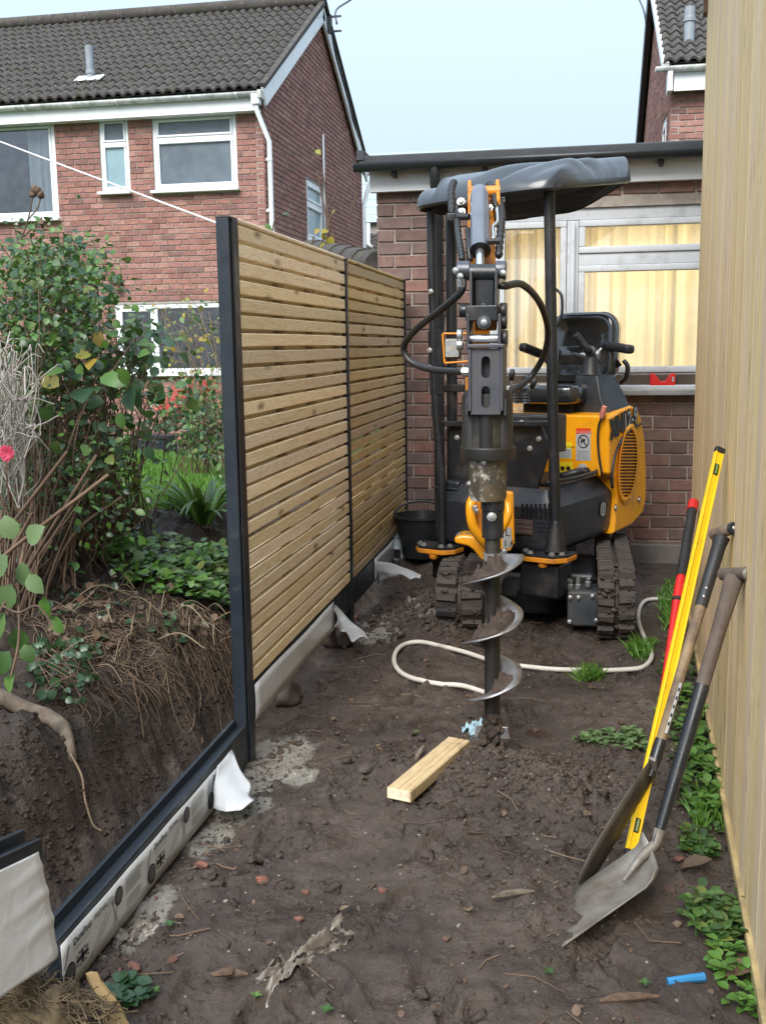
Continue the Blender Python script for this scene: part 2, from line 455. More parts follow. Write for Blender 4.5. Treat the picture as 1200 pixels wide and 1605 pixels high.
M['gear_steel'] = simple('worn_olive_steel', (.055, .048, .038), .45, .4, 7, .2, 80, dirt=.4, dirt_col=(.2, .155, .09), dscale=9, wear_sheen=.32, wear_sheen_col=(.42, .4, .36))
M['motor_steel'] = simple('dark_motor_steel', (.020, .019, .0175), .42, .35, 6, .2, 80, dirt=.14, dirt_col=(.12, .095, .06), dscale=6, wear_sheen=.22, wear_sheen_col=(.16, .15, .13))
M['worn_gear'] = simple('worn_gearbox', (.045, .041, .036), .42, .35, 2.4, .2, 80, dirt=.42, dirt_col=(.17, .12, .055), dscale=4, wear_sheen=.43, wear_sheen_col=(.52, .5, .45))
M['chrome'] = simple('bright_steel', (.62, .64, .66), .2, .1, 8, .05, 90, metal=.9)
M['zinc'] = simple('zinc_fastener', (.5, .51, .5), .35, .2, 20, .1, 90, metal=.8)
M['flight'] = simple('polished_auger_flight', (.30, .30, .31), .34, .35, 9, .3, 60, metal=.7, dirt=.45, dscale=8)
M['rubber'] = simple('muddy_rubber', (.017, .017, .018), .6, .35, 8, .4, 70, dirt=.62, dirt_col=(.07, .053, .043), dscale=5)
M['hose'] = simple('black_hose', (.016, .017, .018), .45, .25, 9, .15, 140)
M['canopy'] = simple('wet_canopy_plastic', (.034, .042, .053), .34, .15, 4, .08, 160, coat=.35)
M['wrap'] = simple('plastic_wrapped_vinyl', (.02, .022, .025), .14, .3, 5, 1.0, 17, coat=1.0, wear_sheen=.28, wear_sheen_col=(.075, .09, .11))  # pale patches put the sheen of the wrinkled wrap into its colour
M['white_hose'] = simple('white_pvc_hose', (.60, .57, .51), .45, .12, 6, .1, 50, dirt=.3, dscale=6, dirt_col=(.2, .165, .13))
M['dark_blade'] = simple('mud_stained_blade', (.10, .088, .075), .5, .35, 7, .25, 60, metal=.25, dirt=.5, dscale=6, dirt_col=(.05, .038, .03))
M['steel_blade'] = simple('dull_shovel_steel', (.27, .255, .225), .42, .25, 6, .25, 50, metal=.35, dirt=.55, dscale=5, dirt_col=(.11, .085, .065))
M['ash'] = m_wood('muddy_ash_handle', 2, (.34, .23, .135), (.43, .3, .19), (.22, .135, .075), .2, .5, dirt=.5)
M['dark_ash'] = m_wood('dark_muddy_handle', 2, (.15, .11, .085), (.23, .175, .14), (.1, .07, .05), .2, .5, dirt=.6)
M['level'] = simple('yellow_level_paint', (.86, .55, .012), .36, .04, 4, .03, 60, dirt=.14)
M['red'] = simple('red_plastic', (.62, .02, .018), .35, .1, 5, .05, 60)
M['black_grip'] = simple('black_rubber_grip', (.02, .02, .021), .55, .3, 6, .2, 120, dirt=.12)
M['blue'] = simple('blue_plastic', (.03, .2, .42), .35, .2, 8, .1, 60, dirt=.2)
M['bark'] = simple('grey_root_bark', (.135, .105, .078), .85, .5, 20, 1.0, 50, dirt=.3)
M['twig'] = simple('brown_twig', (.11, .07, .045), .85, .5, 5, .4, 60, src='Generated')
M['pale_twig'] = simple('dry_pale_stalk', (.20, .15, .098), .85, .3, 5, .3, 60, src='Generated')
M['grey_twig'] = simple('dead_grey_twig', (.34, .31, .28), .9, .3, 5, .3, 60)
M['root'] = simple('earthy_rootlet', (.10, .066, .043), .9, .45, 5, .4, 60, src='Generated')
M['soil'] = simple('loose_soil', (.05, .034, .026), .88, .5, 22, .8, 70)
M['mud_soil'] = simple('bank_soil', (.034, .021, .014), .88, .6, 22, .8, 70)
M['clod'] = simple('mud_clod', (.062, .046, .037), .7, .45, 14, .8, 60)
M['stone'] = simple('small_stone', (.2, .185, .165), .75, .35, 14, .4, 60)
M['brick_bit'] = simple('brick_rubble', (.2, .07, .048), .85, .5, 30, .8, 60, dirt=.6, dscale=25)
M['fibre'] = simple('pale_wood_fibre', (.15, .108, .06), .85, .75, 18, .4, 70, dirt=.25)
M['split_wood'] = simple('split_yellow_wood', (.34, .23, .10), .75, .25, 9, .5, 60)
M['leaf'] = m_leaf('green_leaf', [(.035, .08, .02), (.055, .125, .028), (.085, .17, .036), (.06, .135, .034), (.12, .22, .055), (.045, .1, .034), (.2, .24, .06)])
M['leaf_dark'] = m_leaf('dark_green_leaf', [(.02, .05, .022), (.03, .07, .03), (.04, .095, .035), (.028, .07, .035), (.06, .11, .06)], .3)
M['leaf_bright'] = m_leaf('bright_green_leaf', [(.06, .15, .02), (.09, .21, .03), (.12, .26, .04), (.08, .18, .035), (.16, .3, .06)], .4)
M['leaf_pale'] = m_leaf('pale_grey_green_leaf', [(.09, .16, .055), (.12, .2, .07), (.15, .23, .095), (.08, .14, .05)], .45)
M['leaf_yellow'] = m_leaf('yellowing_leaf', [(.3, .27, .03), (.36, .22, .03), (.22, .26, .04)], .45)
M['leaf_dead'] = m_leaf('dead_brown_leaf', [(.08, .045, .027), (.13, .08, .048), (.06, .034, .024), (.17, .125, .08), (.11, .045, .03)], .7, .1)
M['grass'] = m_leaf('grass_blade', [(.07, .17, .02), (.11, .25, .035), (.15, .31, .05), (.09, .21, .03)], .5)
M['petal'] = m_leaf('pink_petal', [(.62, .05, .12), (.7, .09, .16), (.55, .03, .08)], .5, .3)
M['petal_red'] = m_leaf('coral_petal', [(.6, .07, .06), (.7, .13, .11), (.5, .05, .05)], .5, .3)

# ------------------------------------------------------------------ ground
def np_mesh(name, V, F, mat, smooth=False):
    """V (n,3), F (m,k) -> mesh, fast"""
    me = bpy.data.meshes.new(name); V = np.asarray(V, np.float32); F = np.asarray(F, np.int32); m, k = F.shape
    me.vertices.add(len(V)); me.vertices.foreach_set('co', V.ravel())
    me.loops.add(m * k); me.loops.foreach_set('vertex_index', F.ravel())
    me.polygons.add(m); me.polygons.foreach_set('loop_start', np.arange(0, m * k, k, dtype=np.int32))
    me.polygons.foreach_set('loop_total', np.full(m, k, np.int32))
    if smooth: me.polygons.foreach_set('use_smooth', np.ones(m, bool))
    me.materials.append(mat); me.update(calc_edges=True); me.validate(); return me
def scatter(T, F, pos, rot, scl):
    """copies of a template: pos (n,3), rot (n,3,3), scl (n,3)"""
    T = np.asarray(T); F = np.asarray(F); n = len(pos); scl = np.asarray(scl)
    if scl.ndim == 1: scl = np.repeat(scl[:, None], 3, 1)
    V = np.einsum('nij,nkj->nki', rot, T[None] * scl[:, None, :]) + np.asarray(pos)[:, None, :]
    FF = F[None] + (np.arange(n) * len(T))[:, None, None]
    return V.reshape(-1, 3), FF.reshape(-1, F.shape[1])
def rots(n, rs, tilt=math.pi):
    a = rs.rand(n) * 2 * np.pi; b = (rs.rand(n) - .5) * 2 * tilt; c = (rs.rand(n) - .5) * 2 * tilt
    ca, sa, cb, sb, cc, s_ = np.cos(a), np.sin(a), np.cos(b), np.sin(b), np.cos(c), np.sin(c)
    z = np.zeros(n); o = np.ones(n)
    A = np.stack([ca, -sa, z, sa, ca, z, z, z, o], 1).reshape(n, 3, 3)
    B = np.stack([o, z, z, z, cb, -sb, z, sb, cb], 1).reshape(n, 3, 3)
    C = np.stack([cc, z, s_, z, o, z, -s_, z, cc], 1).reshape(n, 3, 3)
    return A @ B @ C

def garden_z(x, y):
    return .68 - .30 * sst(5.0, 11.5, y) - .08 * sst(11.5, 15, y) + .03 * fbm(x * .9, y * .9, 3, 11)
_rb = random.Random(21)
BOOTS = [(_rb.uniform(-1.0, .35), 2.15 + 3.4 * _rb.random() ** 1.2, _rb.gauss(0, .45)) for _ in range(34)]
PUD = gz(842, 1150, -.014)
def H(x, y):
    x = np.asarray(x, float); y = np.asarray(y, float)
    b = .035 * fbm(x * 1.1, y * 1.1, 3, 1) + .028 * fbm(x * 4.3, y * 4.3, 4, 5)
    rough = .55 + .6 * sst(-.1, .35, fbm(x * 1.3 + 5, y * 1.3, 3, 9)) 
    pile = np.exp(-((x + .86) ** 2 / .10 + (y - 6.05) ** 2 / .16)) * .17 + np.exp(-((x + .22) ** 2 / .16 + (y - 3.72) ** 2 / .10)) * .085
    rough = np.clip(rough + pile * 7, 0, 1.4)
    f = fbm(x * 15, y * 15, 4, 21, .6)
    b = b + rough * (.021 * f + .014 * (np.abs(fbm(x * 9, y * 9, 3, 31)) * 2 - .6))
    b = b + pile - .05 * np.exp(-((x + .30) ** 2 + (y - 4.02) ** 2) / .012)
    # torn, trodden surface: plates of mud with broken edges, and boot prints
    tp = fbm(x * 5.5 + 3, y * 5.5, 4, 71, .55)
    b = b + rough * (.013 * sst(-.02, .07, tp) + .011 * sst(.02, .08, fbm(x * 11, y * 11 + 4, 3, 73)) - .012 * sst(.10, .02, np.abs(fbm(x * 3.1, y * 3.1 + 8, 3, 75)) * 2))
    for (bx, by, ba) in BOOTS:
        k = np.nonzero((np.abs(x - bx) < .25) & (np.abs(y - by) < .28))
        if not len(k[0]): continue
        dx_, dy_ = x[k] - bx, y[k] - by
        lx_, ly_ = dx_ * math.cos(ba) + dy_ * math.sin(ba), -dx_ * math.sin(ba) + dy_ * math.cos(ba)
        q = (lx_ / (.048 + .012 * np.sin(ly_ * 16))) ** 2 + (ly_ / .145) ** 2
        b[k] += -.024 * sst(1.15, .75, q) * (1 + .35 * np.sign(np.sin(ly_ * 165))) + .011 * np.exp(-((q - 1.5) / .4) ** 2)
    pw = np.exp(-(((x - PUD.x) / .17) ** 4 + ((y - PUD.y) / .12) ** 4)); b = b * (1 - pw) + (-.014) * pw
    b = b + .27 * sst(6.5, 7.75, y) + .02 * sst(.12, .3, x)
    b = b * (1 - .85 * sst(.32, .44, x))
    # excavated bank on the left: steep cut face up to garden level
    d = -1.31 - x + .10 * fbm(y * 1.6, x * .7, 3, 41) + .035 * fbm(y * 4, x * 4, 3, 43) + .006 * fbm(y * 14, x * 14, 3, 45)
    g = garden_z(x, y)
    face = .68 * sst(.04, .36, d) + .32 * sst(.26, 1.05, d)
    lump = fbm(x * 6, y * 6, 4, 51)
    z = b * (1 - face) + g * face + .06 * lump * np.clip(face * (1.15 - face) * 3.2, 0, 1) + (.026 * fbm(x * 24, y * 24, 3, 61, .6) + .06 * fbm(x * 9, y * 9, 4, 63) + .02 * sst(0, .1, fbm(x * 14, y * 14, 3, 65))) * sst(.04, .2, d) * sst(7, 6, y)
    far = sst(16, 30, y) + sst(3, 12, np.abs(x + 2))
    return z * (1 - np.clip(far, 0, 1)) + np.clip(far, 0, 1) * .2
def h1(x, y): return float(H(np.array([x]), np.array([y]))[0])
_TY = 1.3 * (16.0 / 1.3) ** (np.arange(700) / 699.0)
def hit_np(px, py):
    """where rays through photo pixels first meet the ground"""
    px, py = np.asarray(px, float), np.asarray(py, float); out = []
    for a in range(0, len(px), 200):
        x, y = px[a:a + 200], py[a:a + 200]
        d = _fw[None] + _rt[None] * ((x - 600) / F_PX)[:, None] - _up[None] * ((y - 802.5) / F_PX)[:, None]; d = d / d[:, 1:2]
        P = np.array([0, 0, EYE]) + d[:, None, :] * _TY[None, :, None]
        below = P[..., 2] < H(P[..., 0].ravel(), P[..., 1].ravel()).reshape(P.shape[:2]); k = np.where(below.any(1), below.argmax(1), 699); k = np.clip(k, 1, 699)
        lo, hi = _TY[k - 1], _TY[k]
        for _ in range(5):
            m = (lo + hi) / 2; q = np.array([0, 0, EYE]) + d * m[:, None]; b = q[:, 2] < H(q[:, 0], q[:, 1]); hi = np.where(b, m, hi); lo = np.where(b, lo, m)
        q = np.array([0, 0, EYE]) + d * hi[:, None]; q[:, 2] = H(q[:, 0], q[:, 1]); out.append(q)
    return np.concatenate(out)
def ground_it(px, py):
    d = _fw[None] + _rt[None] * ((np.asarray(px) - 600) / F_PX)[:, None] - _up[None] * ((np.asarray(py) - 802.5) / F_PX)[:, None]; z = np.full(len(d), .5)
    for _ in range(8):
        p = np.array([0, 0, EYE]) + d * ((z - EYE) / d[:, 2])[:, None]; z = .5 * z + .5 * garden_z(p[:, 0], p[:, 1])
    p[:, 2] = H(p[:, 0], p[:, 1]); return p
def onground(px, py, lift=0.0):
    p = hit_np([px], [py])[0]
    return Vector((p[0], p[1], p[2] + lift))

def axis_pts(segs):
    out = []
    for a, b, st in segs: out += list(np.arange(a, b, st))
    return np.array(out + [segs[-1][1]])
gx = axis_pts([(-900, -200, 100), (-200, -40, 20), (-40, -12, 4), (-12, -5, .5), (-5, -2.5, .06), (-2.5, .75, .0125), (.75, 2, .1), (2, 12, 1), (12, 40, 4), (40, 200, 20), (200, 900, 100)])
gy = axis_pts([(-60, -10, 10), (-10, 1, 1), (1, 1.8, .1), (1.8, 5.2, .0125), (5.2, 8, .022), (8, 16, .12), (16, 40, 2), (40, 200, 20), (200, 1400, 100)])
XX, YY = np.meshgrid(gx, gy)
ZZ = H(XX.ravel(), YY.ravel())
nx, ny = len(gx), len(gy)
idx = np.arange(nx * ny).reshape(ny, nx)
FF = np.stack([idx[:-1, :-1], idx[:-1, 1:], idx[1:, 1:], idx[1:, :-1]], -1).reshape(-1, 4)
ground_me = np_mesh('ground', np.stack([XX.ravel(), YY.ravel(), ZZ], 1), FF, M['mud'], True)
xr, yr = XX.ravel(), YY.ravel()
dd = -1.30 - xr
soil = sst(.08, .3, dd)
cem = np.zeros_like(xr)
for (px, py, rx, ry) in ((440, 1180, .13, .22), (400, 1225, .10, .12), (380, 1270, .1, .12), (330, 1315, .06, .14), (225, 1440, .07, .16), (625, 985, .22, .2), (600, 1010, .12, .12), (470, 1215, .08, .08)):
    c = gz(px, py, 0.0)
    cem = np.maximum(cem, np.clip(1.25 - np.sqrt(((xr - c.x) / rx) ** 2 + ((yr - c.y) / ry) ** 2) * .75, 0, 1))
crest_dk = sst(.20, .34, dd + .06 * fbm(yr * 5, xr * 5, 3, 81)) * sst(7.5, 6.2, yr)
turf = np.clip(sst(6.3, 7.6, yr) * sst(.9, 1.6, dd), 0, 1)
turf = np.maximum(turf, (np.abs(xr + 2) > 8) * 1.0)
for nm, arr in (('cement', cem), ('soil', soil), ('turf', turf), ('dark_crest', crest_dk)):
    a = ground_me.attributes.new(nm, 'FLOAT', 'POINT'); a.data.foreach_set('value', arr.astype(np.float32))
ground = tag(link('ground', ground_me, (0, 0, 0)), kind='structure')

# ------------------------------------------------------------------ buildings
def brick_meshes(L, hgt, dep, mat, n=4, seed=1, name='brick'):
    """front-chamfered bricks: local x along the wall, y outward, z up"""
    out = []; r = random.Random(seed)
    for k in range(n):
        mb = MB(); c = .0045
        e = lambda q: q + r.uniform(-.003, .003)
        xo, zo = L / 2, hgt / 2
        o = [(e(-xo), 0, e(-zo)), (e(xo), 0, e(-zo)), (e(xo), 0, e(zo)), (e(-xo), 0, e(zo))]
        b = [(p[0], -dep, p[2]) for p in o]
        f = [(p[0] * (1 - c / xo), r.uniform(.003, .007), p[2] * (1 - c / zo)) for p in o]
        mb.add(b + o + f, [(8, 9, 10, 11)[::-1], (4, 5, 9, 8)[::-1], (5, 6, 10, 9)[::-1], (6, 7, 11, 10)[::-1], (7, 4, 8, 11)[::-1],
                           (0, 1, 5, 4)[::-1], (1, 2, 6, 5)[::-1], (2, 3, 7, 6)[::-1], (3, 0, 4, 7)[::-1]])
        out.append((mb, mb.mesh(name, [mat])))
    return out
def lay_bricks(parent, O, ud, nd, L, z0, z1, pu, pz, mat, openings=(), limit=None, nmax=300, order=None, seed=1, gap=.010):
    """stretcher-bond wall of real bricks. O: foot of the wall at u=0. limit(z)->(umin,umax). First nmax (by order) are single parts."""
    ud, nd = Vector(ud).normalized(), Vector(nd).normalized(); O = Vector(O)
    bl, bh = pu - gap, pz - gap
    var = brick_meshes(bl, bh, .07, mat, 5, seed); r = random.Random(seed)
    pieces = []; rows = int(round((z1 - z0) / pz))
    for i in range(rows):
        zc = z0 + (i + .5) * pz
        lo, hi = (0, L) if limit is None else limit(zc)
        if hi - lo < .05: continue
        iv = [(lo, hi)]
        for (a, b, c, d) in openings:
            if zc > c - pz * .4 and zc < d + pz * .4:
                nw = []
                for p, q in iv:
                    if b <= p or a >= q: nw.append((p, q)); continue
                    if a > p: nw.append((p, a))
                    if b < q: nw.append((b, q))
                iv = nw
        off = (i % 2) * pu / 2
        for p, q in iv:
            k = math.floor((p - off) / pu); u = off + k * pu
            while u < q:
                s, e = max(u, p), min(u + pu, q)
                if e - s > .035: pieces.append(((s + e) / 2, zc, e - s - gap))
                u += pu
    if order: pieces.sort(key=order)
    rot = Matrix((-ud, nd, Vector((0, 0, 1)))).transposed()
    eul = rot.to_euler()
    for (u, z, ln) in pieces[:nmax]:
        mb, me = var[r.randrange(5)]
        link('brick', me, O + ud * u + Vector((0, 0, z)) + nd * r.uniform(-.002, .002), parent, eul, (ln / bl, 1, 1))
    if len(pieces) > nmax:
        big = MB()
        for (u, z, ln) in pieces[nmax:]:
            mb = var[r.randrange(5)][0]; c = O + ud * u + Vector((0, 0, z)) + nd * r.uniform(-.002, .002); k = ln / bl
            big.add([c + ud * (v[0] * k) + nd * v[1] + Vector((0, 0, v[2])) for v in mb.v], mb.f)
        tag(big.build('brickwork', mat, parent), kind='stuff')
def backing(mb, O, ud, nd, L, z0, z1, openings=(), th=.12, rec=.008):
    ud, nd = Vector(ud).normalized(), Vector(nd).normalized(); O = Vector(O)
    us = sorted({0, L, *[o[0] for o in openings], *[o[1] for o in openings]}); zs = sorted({z0, z1, *[o[2] for o in openings], *[o[3] for o in openings]})
    us = [u for u in us if 0 <= u <= L]; zs = [z for z in zs if z0 <= z <= z1]
    for i in range(len(us) - 1):
        for j in range(len(zs) - 1):
            uc, zc = (us[i] + us[i + 1]) / 2, (zs[j] + zs[j + 1]) / 2
            if any(a < uc < b and c < zc < d for a, b, c, d in openings): continue
            mb.box(O + ud * uc + Vector((0, 0, zc)) - nd * (th / 2 + rec), (us[i + 1] - us[i], th, zs[j + 1] - zs[j]), (ud, nd, Vector((0, 0, 1))))
def window(parent, O, ud, nd, u0, u1, z0, z1, mat, glass, fw=.06, mull=(), trans=(), rec=.05, sill=True, sashes=None, panes=None):
    """frame with mullions (u) and per-light transoms {light: [z..]}; every light gets its own pane as a sub-part"""
    ud, nd = Vector(ud).normalized(), Vector(nd).normalized(); O = Vector(O); Z = Vector((0, 0, 1)); A = (ud, nd, Z)
    P = lambda u, z, d=0: O + ud * u + Z * z + nd * d
    fr = MB(); D = .07; d0 = -rec - D / 2
    fr.box(P((u0 + u1) / 2, z1 - fw / 2, d0), (u1 - u0, D, fw), A); fr.box(P((u0 + u1) / 2, z0 + fw / 2, d0), (u1 - u0, D, fw), A)
    for u in (u0 + fw / 2, u1 - fw / 2): fr.box(P(u, (z0 + z1) / 2, d0), (fw, D, z1 - z0 - 2 * fw), A)
    for u in mull: fr.box(P(u, (z0 + z1) / 2, d0), (fw, D - .004, z1 - z0 - 2 * fw), A)
    edges = [u0 + fw] + [e for u in mull for e in (u - fw / 2, u + fw / 2)] + [u1 - fw]
    lights = []
    for i in range(0, len(edges), 2):
        a, b = edges[i], edges[i + 1]; zz = [z0 + fw]
        for z in (trans.get(i // 2, []) if isinstance(trans, dict) else trans):
            fr.box(P((a + b) / 2, z, d0), (b - a, D - .004, fw), A); zz += [z - fw / 2, z + fw / 2]
        zz.append(z1 - fw)
        for j in range(0, len(zz), 2): lights.append((a, b, zz[j], zz[j + 1]))
    for (a, b, c, d) in lights if sashes is None else [lights[k] for k in sashes]:      # raised sash inside the frame
        s = fw * .55
        for q in ((a, b, d - s, d), (a, b, c, c + s)): fr.box(P((q[0] + q[1]) / 2, (q[2] + q[3]) / 2, d0 + .012), (q[1] - q[0], D, q[3] - q[2]), A)
        for q in ((a, a + s), (b - s, b)): fr.box(P((q[0] + q[1]) / 2, (c + d) / 2, d0 + .012), (q[1] - q[0], D, d - c - 2 * s), A)
    f = fr.build('window', mat, parent, bevel=.006, seg=1)
    for i, (a, b, c, d) in enumerate(lights):
        MB().box(P((a + b) / 2, (c + d) / 2, d0), (b - a, .012, d - c), A).build('pane', panes[i] if panes else glass, f)
    if sill:
        MB().box(P((u0 + u1) / 2, z0 - .022, -rec + .045), (u1 - u0 + .07, .16, .042), A).build('sill', mat, f, bevel=.006, seg=1)
    return f
def tile_meshes(W, Ln, amp, waves, mat, n=3, seed=2, th=.034):
    """rolled roof tile: x across, y up the slope (0 at the nose), z out of the roof"""
    out = []; r = random.Random(seed)
    for k in range(n):
        N = 8 * waves; up = []; 
        for j in (0, 1):
            for i in range(N + 1):
                x = W * (i / N - .5); ph = 2 * math.pi * waves * i / N
                z = amp * (.5 - .5 * math.cos(ph)) ** .8 + r.uniform(-.0015, .0015)
                up.append((x, j * Ln, z - (.0 if j == 0 else .028)))
        lo = [(p[0], p[1], p[2] - th) for p in up]
        m = N + 1; V = up + lo; F = []
        for i in range(N):
            F.append((i, i + 1, m + i + 1, m + i))
            F.append((2 * m + i + 1, 2 * m + i, i, i + 1)[::-1][::-1])
        mb = MB(); mb.add(V, F); me = mb.mesh('roof_tile', [mat], True, 35); out.append((mb, me))
    return out
def tile_roof(parent, E0, xd, sd, W, S, tw, tg, mat, waves=2, nmax=300, order=None, seed=3, amp=.05):
    """E0: eave corner (u=0), xd along the eave, sd up the slope"""
    xd, sd = Vector(xd).normalized(), Vector(sd).normalized(); nd = xd.cross(sd).normalized(); E0 = Vector(E0)
    var = tile_meshes(tw * .995, tg * 1.12, amp, waves, mat, 4, seed); r = random.Random(seed)
    rot = Matrix((xd, sd, nd)).transposed(); cells = [(i, j) for j in range(int(S / tg)) for i in range(int(W / tw))]
    if order: cells.sort(key=lambda c: order(E0 + xd * ((c[0] + .5) * tw) + sd * (c[1] * tg)))
    rest = MB()
    for n, (i, j) in enumerate(cells):
        p = E0 + xd * ((i + .5) * tw) + sd * (j * tg) + nd * (.03 + r.uniform(-.004, .004))
        rz = Matrix.Rotation(r.uniform(-.012, .012), 3, 'Z') @ Matrix.Rotation(r.uniform(-.01, .01), 3, 'X')
        mb, me = var[r.randrange(4)]
        if n < nmax: link('roof_tile', me, p, parent, (rot @ rz).to_euler())
        else: rest.add([p + rot @ rz @ Vector(v) for v in mb.v], mb.f)
    if rest.v: tag(rest.build('roof_tiling', mat, parent, True, 35), kind='stuff')

X_, Y_, Z_ = Vector((1, 0, 0)), Vector((0, 1, 0)), Vector((0, 0, 1))
def scr(p):
    d = Vector(p) - CAM; z = d.dot(Vector(_fw)); return 600 + F_PX * d.dot(Vector(_rt)) / z, 802.5 - F_PX * d.dot(Vector(_up)) / z

# ---- brick house on the left
FY = 15.0
corner = at(416, 300, FY).x
gut = at(200, 160, FY - .25).z
eave = at(300, 172, FY).z
house = thing('brick_house', 'red brick house with dark tiled roof and white windows beyond the slatted fence', 'house', (corner - 3, FY, .2))
HW = 6.6                                            # wall length shown
HO = Vector((corner - HW, FY, 0)); HD = at(572, 300, 15).x * 0 + 6.9
def hu(px, py=240): return at(px, py, FY).x - HO.x
def hz(py, px=250): return at(px, py, FY).z
wl = [  # u0,u1,z0,z1
    (hu(-75), hu(93, 340), hz(343, 60), hz(190, 60)), (hu(157), hu(205, 300), hz(301, 180), hz(184, 180)), (hu(240), hu(371), hz(297, 305), hz(178, 305)),
    (hu(182, 520), hu(420, 520), hz(585, 260), hz(476, 260))]
zb, zt = .15, eave + .03
mb = MB(); backing(mb, HO, X_, -Y_, HW - .15, zb, zt, wl)
mb.build('mortar_face', M['mortar'], house)
def hvis(pc):
    x, y = scr(HO + X_ * pc[0] + Z_ * pc[1])
    s = 0 if (-15 < x < 420 and y < 480) else 1000
    if x < 180 and y > 400: s += 300
    return s + (y if y > 0 else 2000)
PZ = .0800; rows = int((zt - zb) / PZ)
lay_bricks(house, HO, X_, -Y_, HW, zt - rows * PZ, zt, .2165, PZ, M['brick_house'], wl, None, 300, hvis, 5, .011)
# gable wall
gx_ = corner; gY0, gY1 = FY, FY + 6.9; gm = (gY0 + gY1) / 2
ridge_z = at(500, -6, gm).z - .16
noseY, noseZ = FY - .26, gut + .075
slope = (ridge_z - noseZ) / (gm - noseY)
roofz = lambda y: noseZ + slope * (min(y, 2 * gm - y) - noseY)
eave_w = eave
eave = roofz(gY0) - .10
pitch = (ridge_z - .10 - eave) / (gm - gY0)
def glim(z):
    if z < eave: return (.0, gY1 - gY0)
    t = (z - eave) / pitch
    return (t, gY1 - gY0 - t)
gw = [(ax(481, 330, gx_).y - gY0, ax(507, 330, gx_).y - gY0, ax(490, 378, gx_).z, ax(490, 285, gx_).z)]
mb = MB(); backing(mb, (gx_, gY0, 0), Y_, X_, gY1 - gY0, zb, eave, gw)
mb.prism([(gY0, eave), (gY1, eave), (gm, ridge_z - .1)], lambda a, b, w: (gx_ - .008 + w, a, b), 0, -.12)
mb.build('mortar_face', M['mortar'], house)
lay_bricks(house, (gx_, gY0, 0), Y_, X_, gY1 - gY0, zt - rows * PZ, ridge_z, .2165, PZ, M['brick_house'], gw, glim, 0, None, 6, .011)
# roof tiles on the near slope
sd = Vector((0, gm - noseY, ridge_z - noseZ)).normalized()
e0 = Vector((HO.x - .3, noseY, noseZ))
RW = corner + .12 - e0.x; SL = ((gm - noseY) ** 2 + (ridge_z - noseZ) ** 2) ** .5
tw_, rows_t = .30, 14
MB().add([e0 - X_ * 2, e0 + X_ * RW, e0 + X_ * RW + sd * SL, e0 - X_ * 2 + sd * SL], [(0, 1, 2, 3)]).build('roof_deck', M['felt'], house)
tile_roof(house, e0 + X_ * (RW - 22 * tw_), X_, sd, 22 * tw_, SL, tw_, SL / rows_t - .0005, M['tile'], 2, 300,
          lambda p: (0 if (-10 < scr(p)[0] < 520 and scr(p)[1] > -10) else 1) * 1e4 - scr(p)[1])
sd2 = Vector((0, -sd.y, sd.z))
b0 = Vector((corner + .12, 2 * gm - noseY, noseZ))
MB().add([b0, b0 - X_ * (RW + 2), b0 - X_ * (RW + 2) + sd2 * SL, b0 + sd2 * SL], [(0, 1, 2, 3)]).build('rear_roof', M['tile'], house)
for k in range(14):
    pts = [Vector((corner + .1 - k * .45 - t * .445, gm, ridge_z + .09)) for t in (0, 1)]
    MB().tube(pts, .11, 10).build('ridge_tile', M['tile'], house, True, 40)
# bargeboards, fascia, gutter
def verge(y0, z0, y1, z1, nm, w=.26):
    dv = Vector((0, y1 - y0, z1 - z0)).normalized(); nz = Vector((0, -dv.z, dv.y)); nz = nz if nz.z > 0 else -nz
    c = Vector((corner + .075, (y0 + y1) / 2, (z0 + z1) / 2)) - nz * (w / 2 - .05)
    MB().box(c, (.045, (Vector((0, y1 - y0, z1 - z0))).length, w), (X_, dv, nz)).build(nm, M['upvc'], house, bevel=.006, seg=1)
    MB().box(c + nz * (w / 2 + .03) + X_ * .015, (.09, (Vector((0, y1 - y0, z1 - z0))).length, .05), (X_, dv, nz)).build('verge_mortar', M['tile'], house)
verge(noseY + .02, noseZ - .03, gm - .01, ridge_z - .03, 'bargeboard'); verge(2 * gm - noseY - .02, noseZ - .03, gm + .01, ridge_z - .03, 'bargeboard')
MB().box2((HO.x - 2, FY - .20, eave_w - .10), (corner - .02, FY - .175, noseZ - .01)).build('fascia', M['upvc'], house)
MB().box2((HO.x - 2, FY - .174, eave_w - .098), (corner - .02, FY - .012, eave_w - .07)).build('soffit', M['upvc'], house)
gp = []
gl = MB(); N = 10
for x in (HO.x - 2, corner + .06):
    for i in range(N + 1):
        a = math.pi * i / N; gp.append((x, FY - .262 - .058 * math.cos(a), gut + .03 - .06 * math.sin(a)))
gl.add(gp, [(i, i + 1, N + 2 + i, N + 1 + i) for i in range(N)])
gl.v += [(p[0], p[1], p[2]) for p in []]
g_ = gl.build('gutter', M['gutter'], house, True)
g_.modifiers.new('wall', 'SOLIDIFY').thickness = .008
for px in (40, 112, 185, 300, 372):
    x = at(px, 160, FY - .25).x
    MB().tube([(x, FY - .262 - .064 * math.cos(math.pi * i / 8), gut + .032 - .066 * math.sin(math.pi * i / 8)) for i in range(9)], .010, 6).build('gutter_bracket', M['upvc'], g_, True)
MB().box2((corner + .02, FY - .335, gut - .06), (corner + .075, FY - .19, gut + .045)).build('gutter_end', M['gutter'], g_)
dpx = at(402, 165, FY - .25)
p_ = [Vector((dpx.x, FY - .26, gut - .02)), Vector((dpx.x, FY - .26, gut - .2)), Vector((at(422, 220, FY - .06).x, FY - .06, at(422, 222, FY - .06).z)), Vector((at(422, 220, FY - .06).x, FY - .06, .3))]
MB().tube(p_, .036, 10).build('downpipe', M['upvc'], house, True, 50)
